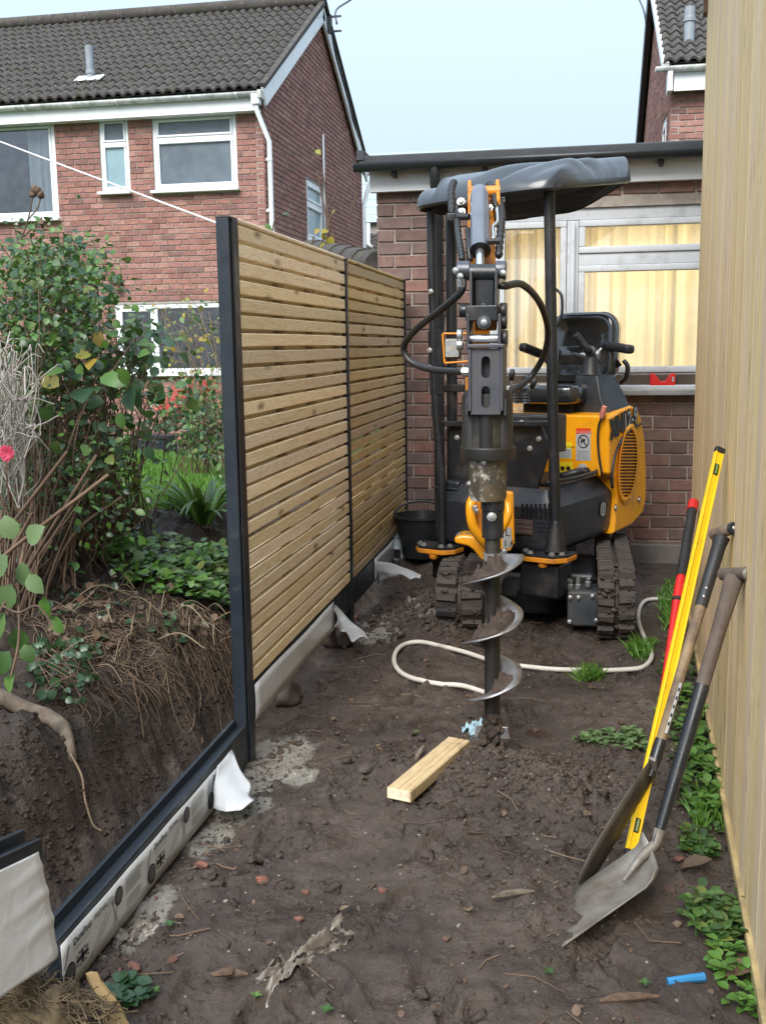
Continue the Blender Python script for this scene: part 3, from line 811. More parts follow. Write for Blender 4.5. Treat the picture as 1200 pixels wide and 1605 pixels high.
for py in (250, 330): MB().tube([at(422, py, FY - .06) - Z_ * .02, at(422, py, FY - .06) + Z_ * .02], .047, 10).build('pipe_clip', M['upvc'], house, True, 50)
MB().box(Vector((dpx.x, FY - .26, gut - .07)), (.12, .12, .14)).build('gutter_outlet', M['upvc'], house, bevel=.01)
# windows
G = M['glass_house']
window(house, HO, X_, -Y_, *wl[0], M['upvc'], G, .065, rec=.02)
window(house, HO, X_, -Y_, *wl[1], M['upvc'], G, .05, trans=[hz(225, 180)], rec=.02, panes=[M['frosted_pale'], M['frosted']])
window(house, HO, X_, -Y_, *wl[2], M['upvc'], G, .06, trans=[hz(216, 305)], rec=.02, panes=[M['frosted'], M['frosted']])
window(house, HO, X_, -Y_, *wl[3], M['upvc'], G, .07, mull=[hu(244, 520)], rec=.02, sashes=[0])
window(house, (gx_, gY0, 0), Y_, X_, *gw[0], M['upvc'], G, .07, trans=[gw[0][2] + .62 * (gw[0][3] - gw[0][2])], rec=.02, panes=[M['frosted_pale'], M['frosted_pale']])
mb = MB()
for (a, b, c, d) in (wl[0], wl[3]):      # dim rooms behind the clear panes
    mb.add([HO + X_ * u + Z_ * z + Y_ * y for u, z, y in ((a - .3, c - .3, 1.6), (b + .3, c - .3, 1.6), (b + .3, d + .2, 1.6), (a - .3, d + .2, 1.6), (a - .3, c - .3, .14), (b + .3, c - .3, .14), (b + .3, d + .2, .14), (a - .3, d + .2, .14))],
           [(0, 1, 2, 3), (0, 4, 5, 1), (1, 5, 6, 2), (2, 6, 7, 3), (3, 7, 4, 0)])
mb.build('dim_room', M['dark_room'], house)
def drape(name, O, ud, nd, u0, u1, z0, z1, mat, folds, amp, parent, dep=.25, seed=0, nz=10):
    ud, nd = Vector(ud), Vector(nd); O = Vector(O); n = folds * 14; r = random.Random(seed); ph = [r.uniform(-2.2, 2.2) for _ in range(folds + 2)]; am = [r.uniform(.15, 1.5) for _ in range(folds + 2)]
    V = []
    for j in range(nz + 1):
        z = z0 + (z1 - z0) * j / nz
        for i in range(n + 1):
            t = min(i / n * folds, folds - 1e-6); k = int(t); w = t - k; a_ = am[k] * (1 - w) + am[k + 1] * w; p = ph[k] * (1 - w) + ph[k + 1] * w
            y = (math.sin(2 * math.pi * t + p * (1.2 - .5 * j / nz)) + .35 * math.sin(5.1 * math.pi * t + 2 * p)) * amp * a_ * (1.15 - .4 * j / nz)
            V.append(O + ud * (u0 + (u1 - u0) * i / n) + Z_ * (z + (.012 * math.sin(t * 2) if j == 0 else 0)) - nd * (dep + y))
    F = [(j * (n + 1) + i, j * (n + 1) + i + 1, (j + 1) * (n + 1) + i + 1, (j + 1) * (n + 1) + i) for j in range(nz) for i in range(n)]
    mb = MB(); mb.add(V, F); return mb.build(name, mat, parent, True)
drape('curtain', HO, X_, -Y_, hu(38), hu(92), wl[0][2] - .05, wl[0][3], M['white_curtain'], 5, .03, house, .12)
drape('curtain', HO, X_, -Y_, hu(-70), hu(-30), wl[0][2] - .05, wl[0][3], M['white_curtain'], 4, .03, house, .12)
MB().box(HO + X_ * hu(310, 490) + Z_ * hz(484, 310) + Y_ * .25, (1.3, .02, .17)).build('window_blind', simple('dark_red_blind', (.16, .02, .025), .8), house)
# roof vent pipe with lead flashing
vp = at(143, 133, noseY + (at(143, 133, 15.6).z - noseZ) / slope)
v_ = MB(); v_.lathe([(.052, -.1), (.052, .2), (.068, .21), (.068, .25), (.056, .26), (.064, .60), (.05, .60), (.05, .4)], vp - Z_ * .05, n=14)
vo = v_.build('vent_pipe', M['lead'], house, True, 40)
MB().box(vp + sd * .0 + X_.cross(sd) * .10, (.42, .22, .02), (X_, sd, X_.cross(sd))).build('flashing', M['gutter'], vo, bevel=.01)
# wall light
wl_ = at(183, 443, FY - .09)
lo_ = MB().box(wl_ + Z_ * .03, (.16, .2, .10), taper=.55).build('wall_lamp', M['felt'], house, bevel=.01)
MB().box(wl_ - Z_ * .06, (.085, .10, .10)).build('lamp_glass', simple('amber_lamp_glass', (.25, .13, .09), .3), lo_, bevel=.01)
# conduit and aerial bracket on the gable
cx = ax(508, 300, gx_ + .03)
MB().tube([Vector((gx_ + .03, cx.y, ax(508, 212, gx_ + .03).z)), Vector((gx_ + .03, cx.y, ax(508, 400, gx_ + .03).z))], .018, 6).build('conduit', M['upvc'], house, True)
rp = ax(569, 300, gx_ + .05)
MB().tube([Vector((gx_ + .22, gY1 + .2, eave - .1)), Vector((gx_ + .12, gY1 + .16, eave - .32)), Vector((gx_ + .06, gY1 - .12, eave - .75)), Vector((gx_ + .06, gY1 - .12, .4))], .042, 10).build('downpipe', M['upvc'], house, True, 50)
MB().box((gx_ + .14, gY1 + .26, eave - .05), (.34, .16, .11)).build('gutter_end', M['gutter'], house, bevel=.02)
br = at(517, 38, gm + .25)
bk = MB(); bk.box(br, (.06, .10, .30)); bk.box(br + X_ * .10 + Z_ * .12, (.2, .03, .03)); bk.box(br + X_ * .10 - Z_ * .12, (.2, .03, .03))
bk.build('cable_bracket', M['felt'], house)

# ---- brick house on the right, behind the garage
c2 = at(1049, 190, FY).x
house2 = thing('brick_house', 'red brick house with black verge rising behind the right end of the flat roof', 'house', (c2 + 2, FY, .2))
HO2 = Vector((c2, FY, 0))
mb = MB(); backing(mb, HO2, X_, -Y_, 3.0, 1.5, eave); mb.build('mortar_face', M['mortar'], house2)
lay_bricks(house2, HO2, X_, -Y_, 3.0, eave - 22 * PZ, eave, .2165, PZ, M['brick_house'], (), None, 60, lambda p: p[0] - p[1], 8, .011)
mb = MB(); backing(mb, (c2, gY1, 0), -Y_, -X_, gY1 - gY0, 1.5, eave)
mb.prism([(gY0, eave), (gY1, eave), (gm, ridge_z - .1)], lambda a, b, w: (c2 + .008 + w, a, b), 0, .12)
mb.build('mortar_face', M['mortar'], house2)
gw2 = [(gY1 - gY0 - 1.25, gY1 - gY0 - .55, 2.8, eave - .55)]
lay_bricks(house2, (c2, gY1, 0), -Y_, -X_, gY1 - gY0, eave - 22 * PZ, ridge_z, .2165, PZ, M['brick_house'], gw2, glim, 0, None, 9, .011)
window(house2, (c2, gY1, 0), -Y_, -X_, *gw2[0], M['upvc'], G, .07, rec=.0, panes=[M['frosted_pale']])
e2 = Vector((c2 - .12, noseY, noseZ))
MB().add([e2, e2 + X_ * 3.4, e2 + X_ * 3.4 + sd * SL, e2 + sd * SL], [(0, 1, 2, 3)]).build('roof_deck', M['felt'], house2)
tile_roof(house2, e2, X_, sd, 8 * tw_, SL, tw_, SL / rows_t - .0005, M['tile'], 2, 112, None, 12)
b2 = Vector((c2 - .12, 2 * gm - noseY, noseZ))
MB().add([b2 + X_ * 3.4, b2, b2 + sd2 * SL, b2 + X_ * 3.4 + sd2 * SL], [(0, 1, 2, 3)]).build('rear_roof', M['tile'], house2)
def verge2(y0, z0, y1, z1, mat, w=.24):
    v = Vector((0, y1 - y0, z1 - z0)); dv = v.normalized(); nz = Vector((0, -dv.z, dv.y)); nz = nz if nz.z > 0 else -nz
    MB().box(Vector((c2 - .09, (y0 + y1) / 2, (z0 + z1) / 2)) - nz * (w / 2 - .06), (.09, v.length, w), (X_, dv, nz)).build('bargeboard', mat, house2, bevel=.006, seg=1)
verge2(noseY + .02, noseZ - .03, gm - .01, ridge_z - .03, M['upvc'], .12); verge2(2 * gm - noseY, noseZ - .02, gm + .01, ridge_z, M['felt'], .30)
MB().box2((c2 + .02, FY - .20, eave_w - .16), (c2 + 3, FY - .175, noseZ - .01)).build('fascia', M['upvc'], house2)
MB().box2((c2 - .06, FY - .30, eave_w - .17), (c2 + .0, FY - .02, eave_w + .07)).build('fascia_end', M['upvc'], house2)
g2 = MB(); gp = []
for x in (c2 - .22, c2 + 3):
    for i in range(N + 1):
        a = math.pi * i / N; gp.append((x, FY - .262 - .058 * math.cos(a), gut + .03 - .06 * math.sin(a)))
g2.add(gp, [(i, i + 1, N + 2 + i, N + 1 + i) for i in range(N)])
g_ = g2.build('gutter', M['gutter'], house2, True); g_.modifiers.new('wall', 'SOLIDIFY').thickness = .008
vp2 = at(1079, 60, 15.5)
v_ = MB(); v_.lathe([(.07, -.1), (.07, .3), (.085, .31), (.085, .36), (.07, .37), (.07, .5)], vp2 - Z_ * .1, n=14)
vo = v_.build('vent_pipe', M['lead'], house2, True, 40)
MB().box(vp2 - Z_ * .06, (.5, .34, .03), (X_, sd, X_.cross(sd))).build('flashing', M['lead'], vo, bevel=.01)

# ---- far house seen through the gap
fh = thing('far_house', 'pale clad house with grey tiled roof glimpsed in the narrow gap between brick walls', 'house', (at(583, 360, 27).x, 27, .2))
fo = at(560, 348, 27)
mb = MB()
for k in range(9): mb.box(Vector((fo.x + 1.4, 27.4 + k * .004, fo.z + .12 + k * .19)), (4, .05, .184))
mb.build('weatherboard', simple('pale_blue_weatherboard', (.5, .6, .65), .5, .05), fh)
MB().box(Vector((fo.x + 1.4, 27.7, fo.z - 1.2)), (4, .3, 4.4)).build('wall', M['mortar'], fh)
sdf = Vector((0, .8, .6))
tile_roof(fh, Vector((fo.x - .4, 26.2, at(583, 400, 26.2).z - .3)), X_, sdf, 4, 1.55, .3, .17, M['tile'], 2, 130, None, 14)
MB().tube([Vector((at(577, 350, 26).x, 26, at(577, 350, 26).z)), Vector((at(577, 382, 26).x, 26, at(577, 382, 26).z)), Vector((at(583, 388, 26).x, 26, at(583, 388, 26).z))], .045, 8).build('gutter_pipe', M['upvc'], fh, True)

# ---- flat-roofed garage extension at the end of the plot
GY = 7.85
gx0 = at(592, 400, GY).x; GL = 3.1
ggr = .02
roofz = at(830, 268, GY - .1).z                     # foot of the white fascia is lower
topz = at(830, 300, GY).z
garage = thing('garage_extension', 'flat roofed weathered brick extension with lit curtained window behind the digger', 'building', (gx0 + 1.5, GY, 0))
GO = Vector((gx0, GY, 0)); gu = lambda px, py=450: at(px, py, GY).x - gx0
gzp = lambda py, px=1000: at(px, py, GY).z
ow = [(gu(762), GL - .25, gzp(603), gzp(322))]
PG = .0918; grow = 31; gtop = at(800, 292, GY).z
mb = MB(); backing(mb, GO, X_, -Y_, GL, ggr - .2, gtop, ow, .2); backing(mb, GO + Y_ * 4, -Y_, -X_, 3.8, ggr - .2, gtop, (), .2)
mb.build('mortar_face', M['mortar_dark'], garage)
def gvis(pc):
    x, y = scr(GO + X_ * pc[0] + Z_ * pc[1])
    return 0 if (580 < x < 800 or x > 990) else (1 if y < 330 else 2)
lay_bricks(garage, GO, X_, -Y_, GL, gtop - grow * PG, gtop, .252, PG, M['brick_garage'], ow, None, 300, gvis, 15, .012)
side = MB()
lay_bricks(garage, GO + Y_ * 3.9, -Y_, -X_, 3.9, gtop - grow * PG, gtop, .252, PG, M['brick_garage'], (), None, 0, None, 16, .012)
fz = at(830, 283, GY - .05).z
MB().box2((gx0 - .04, GY - .075, gtop - .012), (gx0 + GL, GY - .045, at(600, 268, GY).z)).build('fascia', M['upvc'], garage)
MB().box2((gx0 - .04, GY - .044, gtop - .012), (gx0 + GL, GY - .012, gtop + .012)).build('soffit', M['upvc'], garage)
rz0, rz1 = at(600, 270, GY - .15).z, at(600, 243, GY - .15).z
MB().box2((gx0 - .10, GY - .16, rz0 + .035), (gx0 + GL, GY - .12, rz1)).build('roof_edge', M['felt'], garage, bevel=.008)
MB().box2((gx0 - .10, GY - .119, rz1 - .06), (gx0 + GL, GY + 4, rz1 - .012)).build('flat_roof', M['felt'], garage)
MB().box2((gx0 - .115, GY - .17, rz1 - .03), (gx0 - .06, GY + 4, rz1 + .035)).build('kerb_upstand', M['felt'], garage)
gg = MB(); gp = []
for x in (gx0 - .12, gx0 + GL):
    for i in range(N + 1):
        a = math.pi * i / N; gp.append((x, GY - .205 - .05 * math.cos(a), rz0 + .055 - .058 * math.sin(a)))
gg.add(gp, [(i, i + 1, N + 2 + i, N + 1 + i) for i in range(N)])
gg.add([gp[i] for i in range(N + 1)], [tuple(range(N + 1))])
g_ = gg.build('gutter', M['black_plastic'], garage, True, 40); g_.modifiers.new('wall', 'SOLIDIFY').thickness = .006
for px in (618, 683, 760, 1035):
    x = at(px, 270, GY - .1).x
    MB().box((x, GY - .11, rz0 + .0), (.03, .12, .07)).build('gutter_bracket', M['black_plastic'], g_, bevel=.004, seg=1)
dx = at(684, 270, GY - .1).x
MB().tube([(dx, GY - .2, rz0 + .03), (dx, GY - .2, rz0 - .1), (dx, GY - .06, rz0 - .26), (dx, GY - .05, .15)], .036, 10).build('downpipe', M['black_plastic'], garage, True, 50)
window(garage, GO, X_, -Y_, *ow[0], M['grey_paint'], M['glass'], .085, mull=[gu(896)], trans={1: [gzp(404)]}, rec=.03, sashes=[0, 1, 2])
MB().box(GO + X_ * (gu(896)) + Z_ * ((ow[0][2] + ow[0][3]) / 2) - Y_ * .004, (.03, .02, ow[0][3] - ow[0][2] - .2)).build('glazing_bead', M['grey_paint'], garage, bevel=.004)
MB().box2((gx0 + ow[0][0] + .02, GY + .0, ow[0][2] - .028), (gx0 + GL - .27, GY + .03, gzp(587))).build('bottom_rail', simple('dark_stained_rail', (.07, .05, .035), .45, .3, 6), garage, bevel=.005)
# stone sill outside
MB().box2((gx0 + ow[0][0] - .08, GY - .10, ow[0][2] - .075), (gx0 + GL - .1, GY - .012, ow[0][2] - .03)).build('stone_sill', simple('wet_stone_sill', (.27, .27, .265), .4, .3, 6, .3), garage, bevel=.008)
# warm room, its lamp and the net curtains
a, b, c, d = ow[0]
mb = MB(); P = lambda u, y, z: (gx0 + u, GY + y, z)
mb.add([P(a - .35, 2.6, c - .5), P(b + .4, 2.6, c - .5), P(b + .4, 2.6, d + .25), P(a - .35, 2.6, d + .25), P(a - .35, .21, c - .5), P(b + .4, .21, c - .5), P(b + .4, .21, d + .25), P(a - .35, .21, d + .25)],
       [(0, 1, 2, 3), (0, 4, 5, 1), (1, 5, 6, 2), (2, 6, 7, 3), (3, 7, 4, 0)])
mb.build('warm_room', M['room'], garage)
ld = bpy.data.lights.new('room_lamp', 'AREA'); ld.shape = 'RECTANGLE'; ld.size = 1.3; ld.size_y = .5; ld.energy = 20; ld.color = (1, .83, .5)
lo = bpy.data.objects.new('room_lamp', ld); COL.objects.link(lo); lo.location = (gx0 + (a + b) / 2 + .25, GY + .95, d + .12); lo.rotation_euler = (R(12), 0, 0)
cz = gzp(583)
drape('curtain', GO, X_, -Y_, a + .03, gu(893), cz + .02, d - .05, M['curtain'], 6, .042, garage, .19, 4, 6)
drape('curtain', GO, X_, -Y_, gu(899), b - .02, cz, d - .05, M['curtain'], 11, .046, garage, .19, 9, 6)
MB().box2((gx0 + a, GY + .10, ow[0][2] + .02), (gx0 + b, GY + .3, ow[0][2] + .06)).build('window_board', M['room'], garage)
# concrete footing lip
MB().box2((gx0, GY - .06, gzp(851) - .35), (gx0 + GL, GY - .008, gzp(851))).build('footing', simple('pale_footing', (.17, .15, .135), .85, .25, 6, .4), garage, bevel=.008)

# ---- low lean-to with pan tiles behind the fence
lt = thing('lean_to', 'low lean-to with round ridge tiles peeping over the fence top beside the brick extension', 'lean-to', (-2.2, 9.2, .3))
p1, p2 = at(486, 386, 10.4), at(594, 409, 8.15)
n = 6
for i in range(n):
    q1, q2 = p1.lerp(p2, i / n), p1.lerp(p2, (i + .985) / n); q2 = q2 + Z_ * .004
    MB().tube([q1 - Z_ * .05, q2 - Z_ * .05], [.115, .125], 12).build('ridge_tile', M['tile'], lt, True, 40)
ldir = (p2 - p1).normalized(); dn = Vector((ldir.y * .75, -ldir.x * .75, -.55)); dn = dn if dn.x > 0 else -dn; dn.z = -.5
dn = (dn - ldir * dn.dot(ldir)).normalized()
tile_roof(lt, p1 + dn * .62 - Z_ * .06, ldir, -dn, (p2 - p1).length, .62, .2, .3, M['tile'], 1, 60, None, 17, .05)
MB().bar(p1 - Z_ * .75 - dn * .1, p2 - Z_ * .75 - dn * .1, .2, 1.1).build('wall', M['mortar_dark'], lt)

# ------------------------------------------------------------------ slatted fence on the left
FX = -1.272
PY = (3.88, 5.73, 7.69); S0, S1 = .315, 2.112
post_l = 'anthracite steel fence post standing tallest at the near end of the slatted panels'
po = MB()
po.box2((FX - .052, PY[0] - .09, -.15), (FX - .004, PY[0] - .012, 2.122))
po.box2((FX - .004, PY[0] - .070, -.15), (FX + .004, PY[0] - .004, 2.122))
po.box2((FX - .059, PY[0] - .078, -.15), (FX - .052, PY[0] - .03, 2.122))
post = po.build('fence_post', M['anthracite'], None, bevel=.004); tag(post, post_l, 'post', 'steel fence posts')
MB().box2((FX - .056, PY[0] - .092, 2.1225), (FX + .002, PY[0] + .0, 2.128)).build('post_cap', M['black_plastic'], post)
r5 = random.Random(12)
slat_cache = {}
def slat_me(L, h, d, k, mat):
    key = (L, h, d, k, mat.name)
    if key not in slat_cache:
        mb = MB(); n = 6; V = []; r = random.Random(k * 7 + 1); bow = r.uniform(-.003, .003)
        for i in range(n + 1):
            y = L * (i / n - .5); dz = bow * math.sin(math.pi * i / n)
            c = .003
            for (x, z) in ((-d / 2, -h / 2), (d / 2 - c, -h / 2), (d / 2, -h / 2 + c), (d / 2, h / 2 - c), (d / 2 - c, h / 2), (-d / 2, h / 2)): V.append((x, y, z + dz))
        F = [(i * 6 + j, i * 6 + (j + 1) % 6, (i + 1) * 6 + (j + 1) % 6, (i + 1) * 6 + j) for i in range(n) for j in range(6)] + [tuple(range(6))[::-1], tuple(range(n * 6, n * 6 + 6))]
        mb.add(V, F); slat_cache[key] = mb.mesh('slat', [mat])
    return slat_cache[key]
def panel(y0, y1, lab, tone):
    L = y1 - y0; root = thing('slatted_fence', lab, 'fence panel', (FX - .03, (y0 + y1) / 2, S0))
    n = 27; pit = (S1 - S0) / n
    for i in range(n):
        z = S0 + (i + .5) * pit
        hh = .0515 if i < n - 1 else .053
        link('slat', slat_me(L, hh, .018, r5.randrange(5), tone), (FX - .009 + r5.uniform(-.0015, .0015), (y0 + y1) / 2 + r5.uniform(-.002, .002), z + r5.uniform(-.0012, .0012)), root, (r5.uniform(-.0008, .0008), r5.uniform(-.02, .02), 0))
    ups = MB()
    for k, t in enumerate((.018, .36, .66, .982)):
        MB().box2((FX - .056, y0 + L * t - .022, S0), (FX - .020, y0 + L * t + .022, S1 - .004)).build('upright', M['slat_post'], root, bevel=.002, seg=1)
    for i in range(n):      # second face of slats behind, closing the gaps
        z = S0 + (i + 1) * pit
        if i == n - 1: break
        link('slat', slat_me(L, .0495, .018, r5.randrange(5), tone), (FX - .067, (y0 + y1) / 2, z + r5.uniform(-.001, .001)), root)
    MB().box2((FX - .062, y0, S1 + .001), (FX + .002, y1, S1 + .018)).build('top_rail', tone, root, bevel=.003, seg=1)
    return root
M['slat2'] = m_wood('golden_pine_slat', 1, (.68, .49, .25), (.76, .57, .31), (.5, .32, .14))
panel(PY[0] + .004, PY[1] - .02, 'pale pine slatted fence panel between the tall near post and the thin middle post', M['slat'])
panel(PY[1] + .022, PY[2] - .02, 'golden pine slatted fence panel meeting the brick wall', M['slat2'])
for (y, lab) in ((PY[1], 'thin dark steel post between the two slatted fence panels'), (PY[2], 'thin dark steel post where the slatted fence meets the brick wall')):
    mb = MB(); mb.box2((FX - .07, y - .017, -.15), (FX + .006, y + .019, S1 + .008)); mb.box2((FX + .0065, y - .021, -.15), (FX + .0095, y + .024, S1 + .008))
    o = tag(mb.build('fence_post', M['anthracite'], None, bevel=.002, seg=1), lab, 'post', 'steel fence posts')
    MB().box2((FX - .073, y - .024, S1 + .0085), (FX + .012, y + .027, S1 + .013)).build('post_cap', M['black_plastic'], o)

# gravel boards under the panels
def gravel_board(y0, y1, z0, z1, lab):
    mb = MB(); prof = [(-.055, z0), (0, z0), (0, z1), (-.012, z1), (-.012, z1 - .012), (-.043, z1 - .012), (-.043, z1 + .008), (-.055, z1 + .008)]
    mb.prism(prof, lambda a, b, w: (FX - .002 + a, w, b), y0, y1)
    return tag(mb.build('gravel_board', M['anthracite'], None, bevel=.002, seg=1), lab, 'gravel board', 'gravel boards along the fence line')
def sheet(name, P, mat, parent, nu=14, nv=8, th=.0012, wob=.0, seed=1):
    """film sheet; P(u,v)->Vector"""
    r = random.Random(seed); V = []
    for j in range(nv + 1):
        for i in range(nu + 1):
            V.append(P(i / nu, j / nv))
    F = [(j * (nu + 1) + i, j * (nu + 1) + i + 1, (j + 1) * (nu + 1) + i + 1, (j + 1) * (nu + 1) + i) for j in range(nv) for i in range(nu)]
    mb = MB(); mb.add(V, F); o = mb.build(name, mat, parent, True); sd_ = o.modifiers.new('thick', 'SOLIDIFY'); sd_.thickness = th; sd_.offset = 0
    return o
gb = gravel_board(PY[0] + .004, PY[1] - .022, .158, .310, 'dark gravel board under the near slatted panel, wrapped in plain white film')
def f1(u, v):
    y = PY[0] + .008 + u * 1.40; return Vector((FX + .003 + .003 * math.sin(u * 9 + v * 3), y, .160 + v * .148))
fl = sheet('white_film', f1, M['film_grey'], gb, 20, 4)
pts_end = [(ax(528, 946, FX + .01), ax(522, 983, FX + .01)), (at(545, 968, 5.35), at(528, 990, 5.30)), (at(560, 985, 5.28), at(540, 992, 5.28)), (at(574, 996, 5.22), at(556, 1004, 5.20))]
def f2(u, v):
    k = min(2, int(u * 3)); t = u * 3 - k; a = pts_end[k][0].lerp(pts_end[k + 1][0], t); b = pts_end[k][1].lerp(pts_end[k + 1][1], t)
    p = b.lerp(a, v); return p + Vector((.02 * math.sin(v * 5 + u * 4), .012 * math.sin(u * 11), .012 * math.sin(v * 9 + u * 3) * u))
sheet('torn_film_end', f2, M['film'], fl, 14, 8)
gb2 = gravel_board(PY[1] + .026, PY[2] - .026, .158, .310, 'dark gravel board under the far slatted panel with film peeling off half of it')
def f3(u, v):
    y = 6.42 + u * .75; return Vector((FX + .003 + .002 * math.sin(u * 9 + v * 3), y, .160 + v * .148))
fl = sheet('white_film', f3, M['film_grey'], gb2, 12, 4)
e = [(ax(590, 881, FX + .012), ax(591, 914, FX + .012)), (at(612, 884, 6.35), at(606, 907, 6.3)), (at(636, 892, 6.25), at(628, 900, 6.22)), (at(662, 903, 6.15), at(645, 909, 6.12))]
def f4(u, v):
    k = min(2, int(u * 3)); t = u * 3 - k; a = e[k][0].lerp(e[k + 1][0], t); b = e[k][1].lerp(e[k + 1][1], t)
    return b.lerp(a, v) + Vector((.01 * math.sin(v * 6 + u * 5), .01 * math.sin(u * 9), .008 * math.sin(v * 7)))
sheet('torn_film_end', f4, M['film'], fl, 14, 8)
pc = ax(602, 898, FX + .02) + Vector((.012, 0, 0))
MB().disc(pc, .024, (1, -.45, 0), 16).build('film_print', M['print_grey'], fl)

# printed board running towards the camera
gb3 = gravel_board(2.245, PY[0] - .10, .012, .176, 'printed gravel board running from the near fence post towards the camera')
BX = FX + .002
MB().box2((FX - .062, 2.25, .177), (FX - .046, PY[0] - .1, .196)).build('board_ridge', M['anthracite'], gb3, bevel=.002, seg=1)
def f5(u, v):
    y = 2.247 + u * 1.20; return Vector((BX + .0025 + .0012 * math.sin(u * 23 + v * 3), y, .016 + v * (.146 - .01 * u)))
fl3 = sheet('printed_film', f5, M['film_grey'], gb3, 30, 4)
e5 = [(Vector((BX + .004, 3.44, .154)), Vector((BX + .004, 3.44, .016))), (ax(340, 1200, BX + .012), ax(334, 1266, BX + .03)), (ax(362, 1176, BX + .02), ax(352, 1272, BX + .10)), (ax(372, 1188, BX + .05), ax(376, 1268, BX + .15)), (ax(382, 1215, BX + .10), ax(397, 1257, BX + .19))]
def f6(u, v):
    k = min(3, int(u * 4)); t = u * 4 - k; a = e5[k][0].lerp(e5[k + 1][0], t); b = e5[k][1].lerp(e5[k + 1][1], t)
    return b.lerp(a, v) + Vector((.010 * math.sin(v * 8 + u * 3) * u, .006 * math.sin(u * 14), .005 * math.sin(v * 9 + u * 8) * u))
sheet('loose_film_flap', f6, M['film'], fl3, 20, 10)
PX = BX + .0052
def pr_poly(polys, y, z, parent, mat, nm='film_print'):
    mb = MB()
    for p in polys: mb.add([(PX, y + a, z + b) for a, b in p], [tuple(range(len(p)))])
    return mb.build(nm, mat, parent)
def flag(y, z, w, h):
    P = []; q = lambda a, b, c, d: [(a, b), (c, b), (c, d), (a, d)]
    W, Hh = w, h; cw = w * .08; ch = h * .14
    for sx in (0, 1):
        for sy in (0, 1):
            fx = (lambda a: a if sx == 0 else W - a); fy = (lambda b: b if sy == 0 else Hh - b)
            x1, y1 = W / 2 - cw * 1.9, Hh / 2 - ch * 1.7
            P.append([(fx(x1 * .38), fy(0)), (fx(x1), fy(0)), (fx(x1), fy(y1 * .72))])
            P.append([(fx(0), fy(y1 * .36)), (fx(0), fy(y1)), (fx(x1 * .66), fy(y1))])
    P.append(q(W / 2 - cw, 0, W / 2 + cw, Hh)); P.append(q(0, Hh / 2 - ch, W, Hh / 2 + ch))
    return pr_poly(P, y, z, fl3, M['print_black'])
def lines(y, z, w, n, gap, hgt, mat, slope=0.0):
    r = random.Random(int(y * 1000)); pr_poly([[(0, -i * gap), (w * r.uniform(.75, 1), -i * gap), (w * r.uniform(.75, 1), -i * gap + hgt), (0, -i * gap + hgt)] for i in range(n)], y, z, fl3, mat)
def ell(y, z, r, mat, n=24, lift=0.0):
    MB().add([(PX + lift, y + r * math.cos(2 * math.pi * k / n), z + r * math.sin(2 * math.pi * k / n)) for k in range(n)], [tuple(range(n))]).build('film_print', mat, fl3)
for k in range(3):
    y = 2.29 + k * .527
    if k < 2 or True:
        ell(y - .008, .062, .030, M['print_black'])
        for i in range(5):
            mbt = MB(); w = (.030, .042, .046, .042, .028)[i]
            mbt.add([(PX + .001, y - .008 - w / 2, .0805 - i * .0085), (PX + .001, y - .008 + w / 2, .0805 - i * .0085), (PX + .001, y - .008 + w / 2, .0835 - i * .0085), (PX + .001, y - .008 - w / 2, .0835 - i * .0085)], [(0, 1, 2, 3)])
            mbt.build('film_print', M['print_grey'], fl3)
        flag(y + .028, .052, .068, .040)
        t = text_mb('DuraPost', (PX, y + .018, .124), Y_, Z_, .027, 0, 1.0, bold=.0006); t.build('lettering', M['print_black'], fl3)
        t = text_mb('PRIMA', (PX, y + .137, .124), Y_, Z_, .027, 0, 1.0); t.build('lettering', M['print_black'], fl3)
        t = text_mb('MADE IN THE UK', (PX, y + .022, .107), Y_, Z_, .0115); t.build('lettering', M['print_grey'], fl3)
        pr_poly([[(-.005, 0), (.004, 0), (.035, .05), (.026, .05)]], y - .035, .09, fl3, M['print_grey'])
    if k < 2:
        pr_poly([[(0, 0), (.006, 0), (.10, .06), (.094, .06)], [(.03, 0), (.036, 0), (.12, .052), (.115, .052)], [(-.01, -.02), (-.004, -.02), (.0, 0), (-.006, 0)]], y + .12, .050, fl3, M['print_grey'])
        for i in range(4):       # arcs above the drawn post
            rr = .010 + .006 * i; A = [(math.cos(a), math.sin(a)) for a in np.linspace(-.2, 2.6, 8)]
            pr_poly([[(c_ * rr, s_ * rr) for c_, s_ in A] + [(c_ * (rr + .002), s_ * (rr + .002)) for c_, s_ in A[::-1]]], y + .232, .112, fl3, M['print_grey'])
        pr_poly([[(0, 0), (.006, 0), (.05, .075), (.044, .075)], [(.0, .075), (.006, .075), (.03, 0), (.024, 0)]], y + .245, .045, fl3, M['print_grey'])
        ell(y + .290, .115, .027, M['print_black'])
        for i in range(5):
            w = (.026, .038, .042, .038, .026)[i]
            MB().add([(PX + .001, y + .29 - w / 2, .1315 - i * .0078), (PX + .001, y + .29 + w / 2, .1315 - i * .0078), (PX + .001, y + .29 + w / 2, .134 - i * .0078), (PX + .001, y + .29 - w / 2, .134 - i * .0078)], [(0, 1, 2, 3)]).build('film_print', M['print_grey'], fl3)
        lines(y + .335, .138, .13, 7, .0075, .0028, M['print_grey']); lines(y + .335, .074, .12, 4, .0075, .0028, M['print_grey'])
for i in range(9):
    pr_poly([[(i * .0028, 0), (i * .0028 + .0016, 0), (i * .0028 + .0016, .035), (i * .0028, .035)]], 2.249, .045, fl3, M['print_grey'])

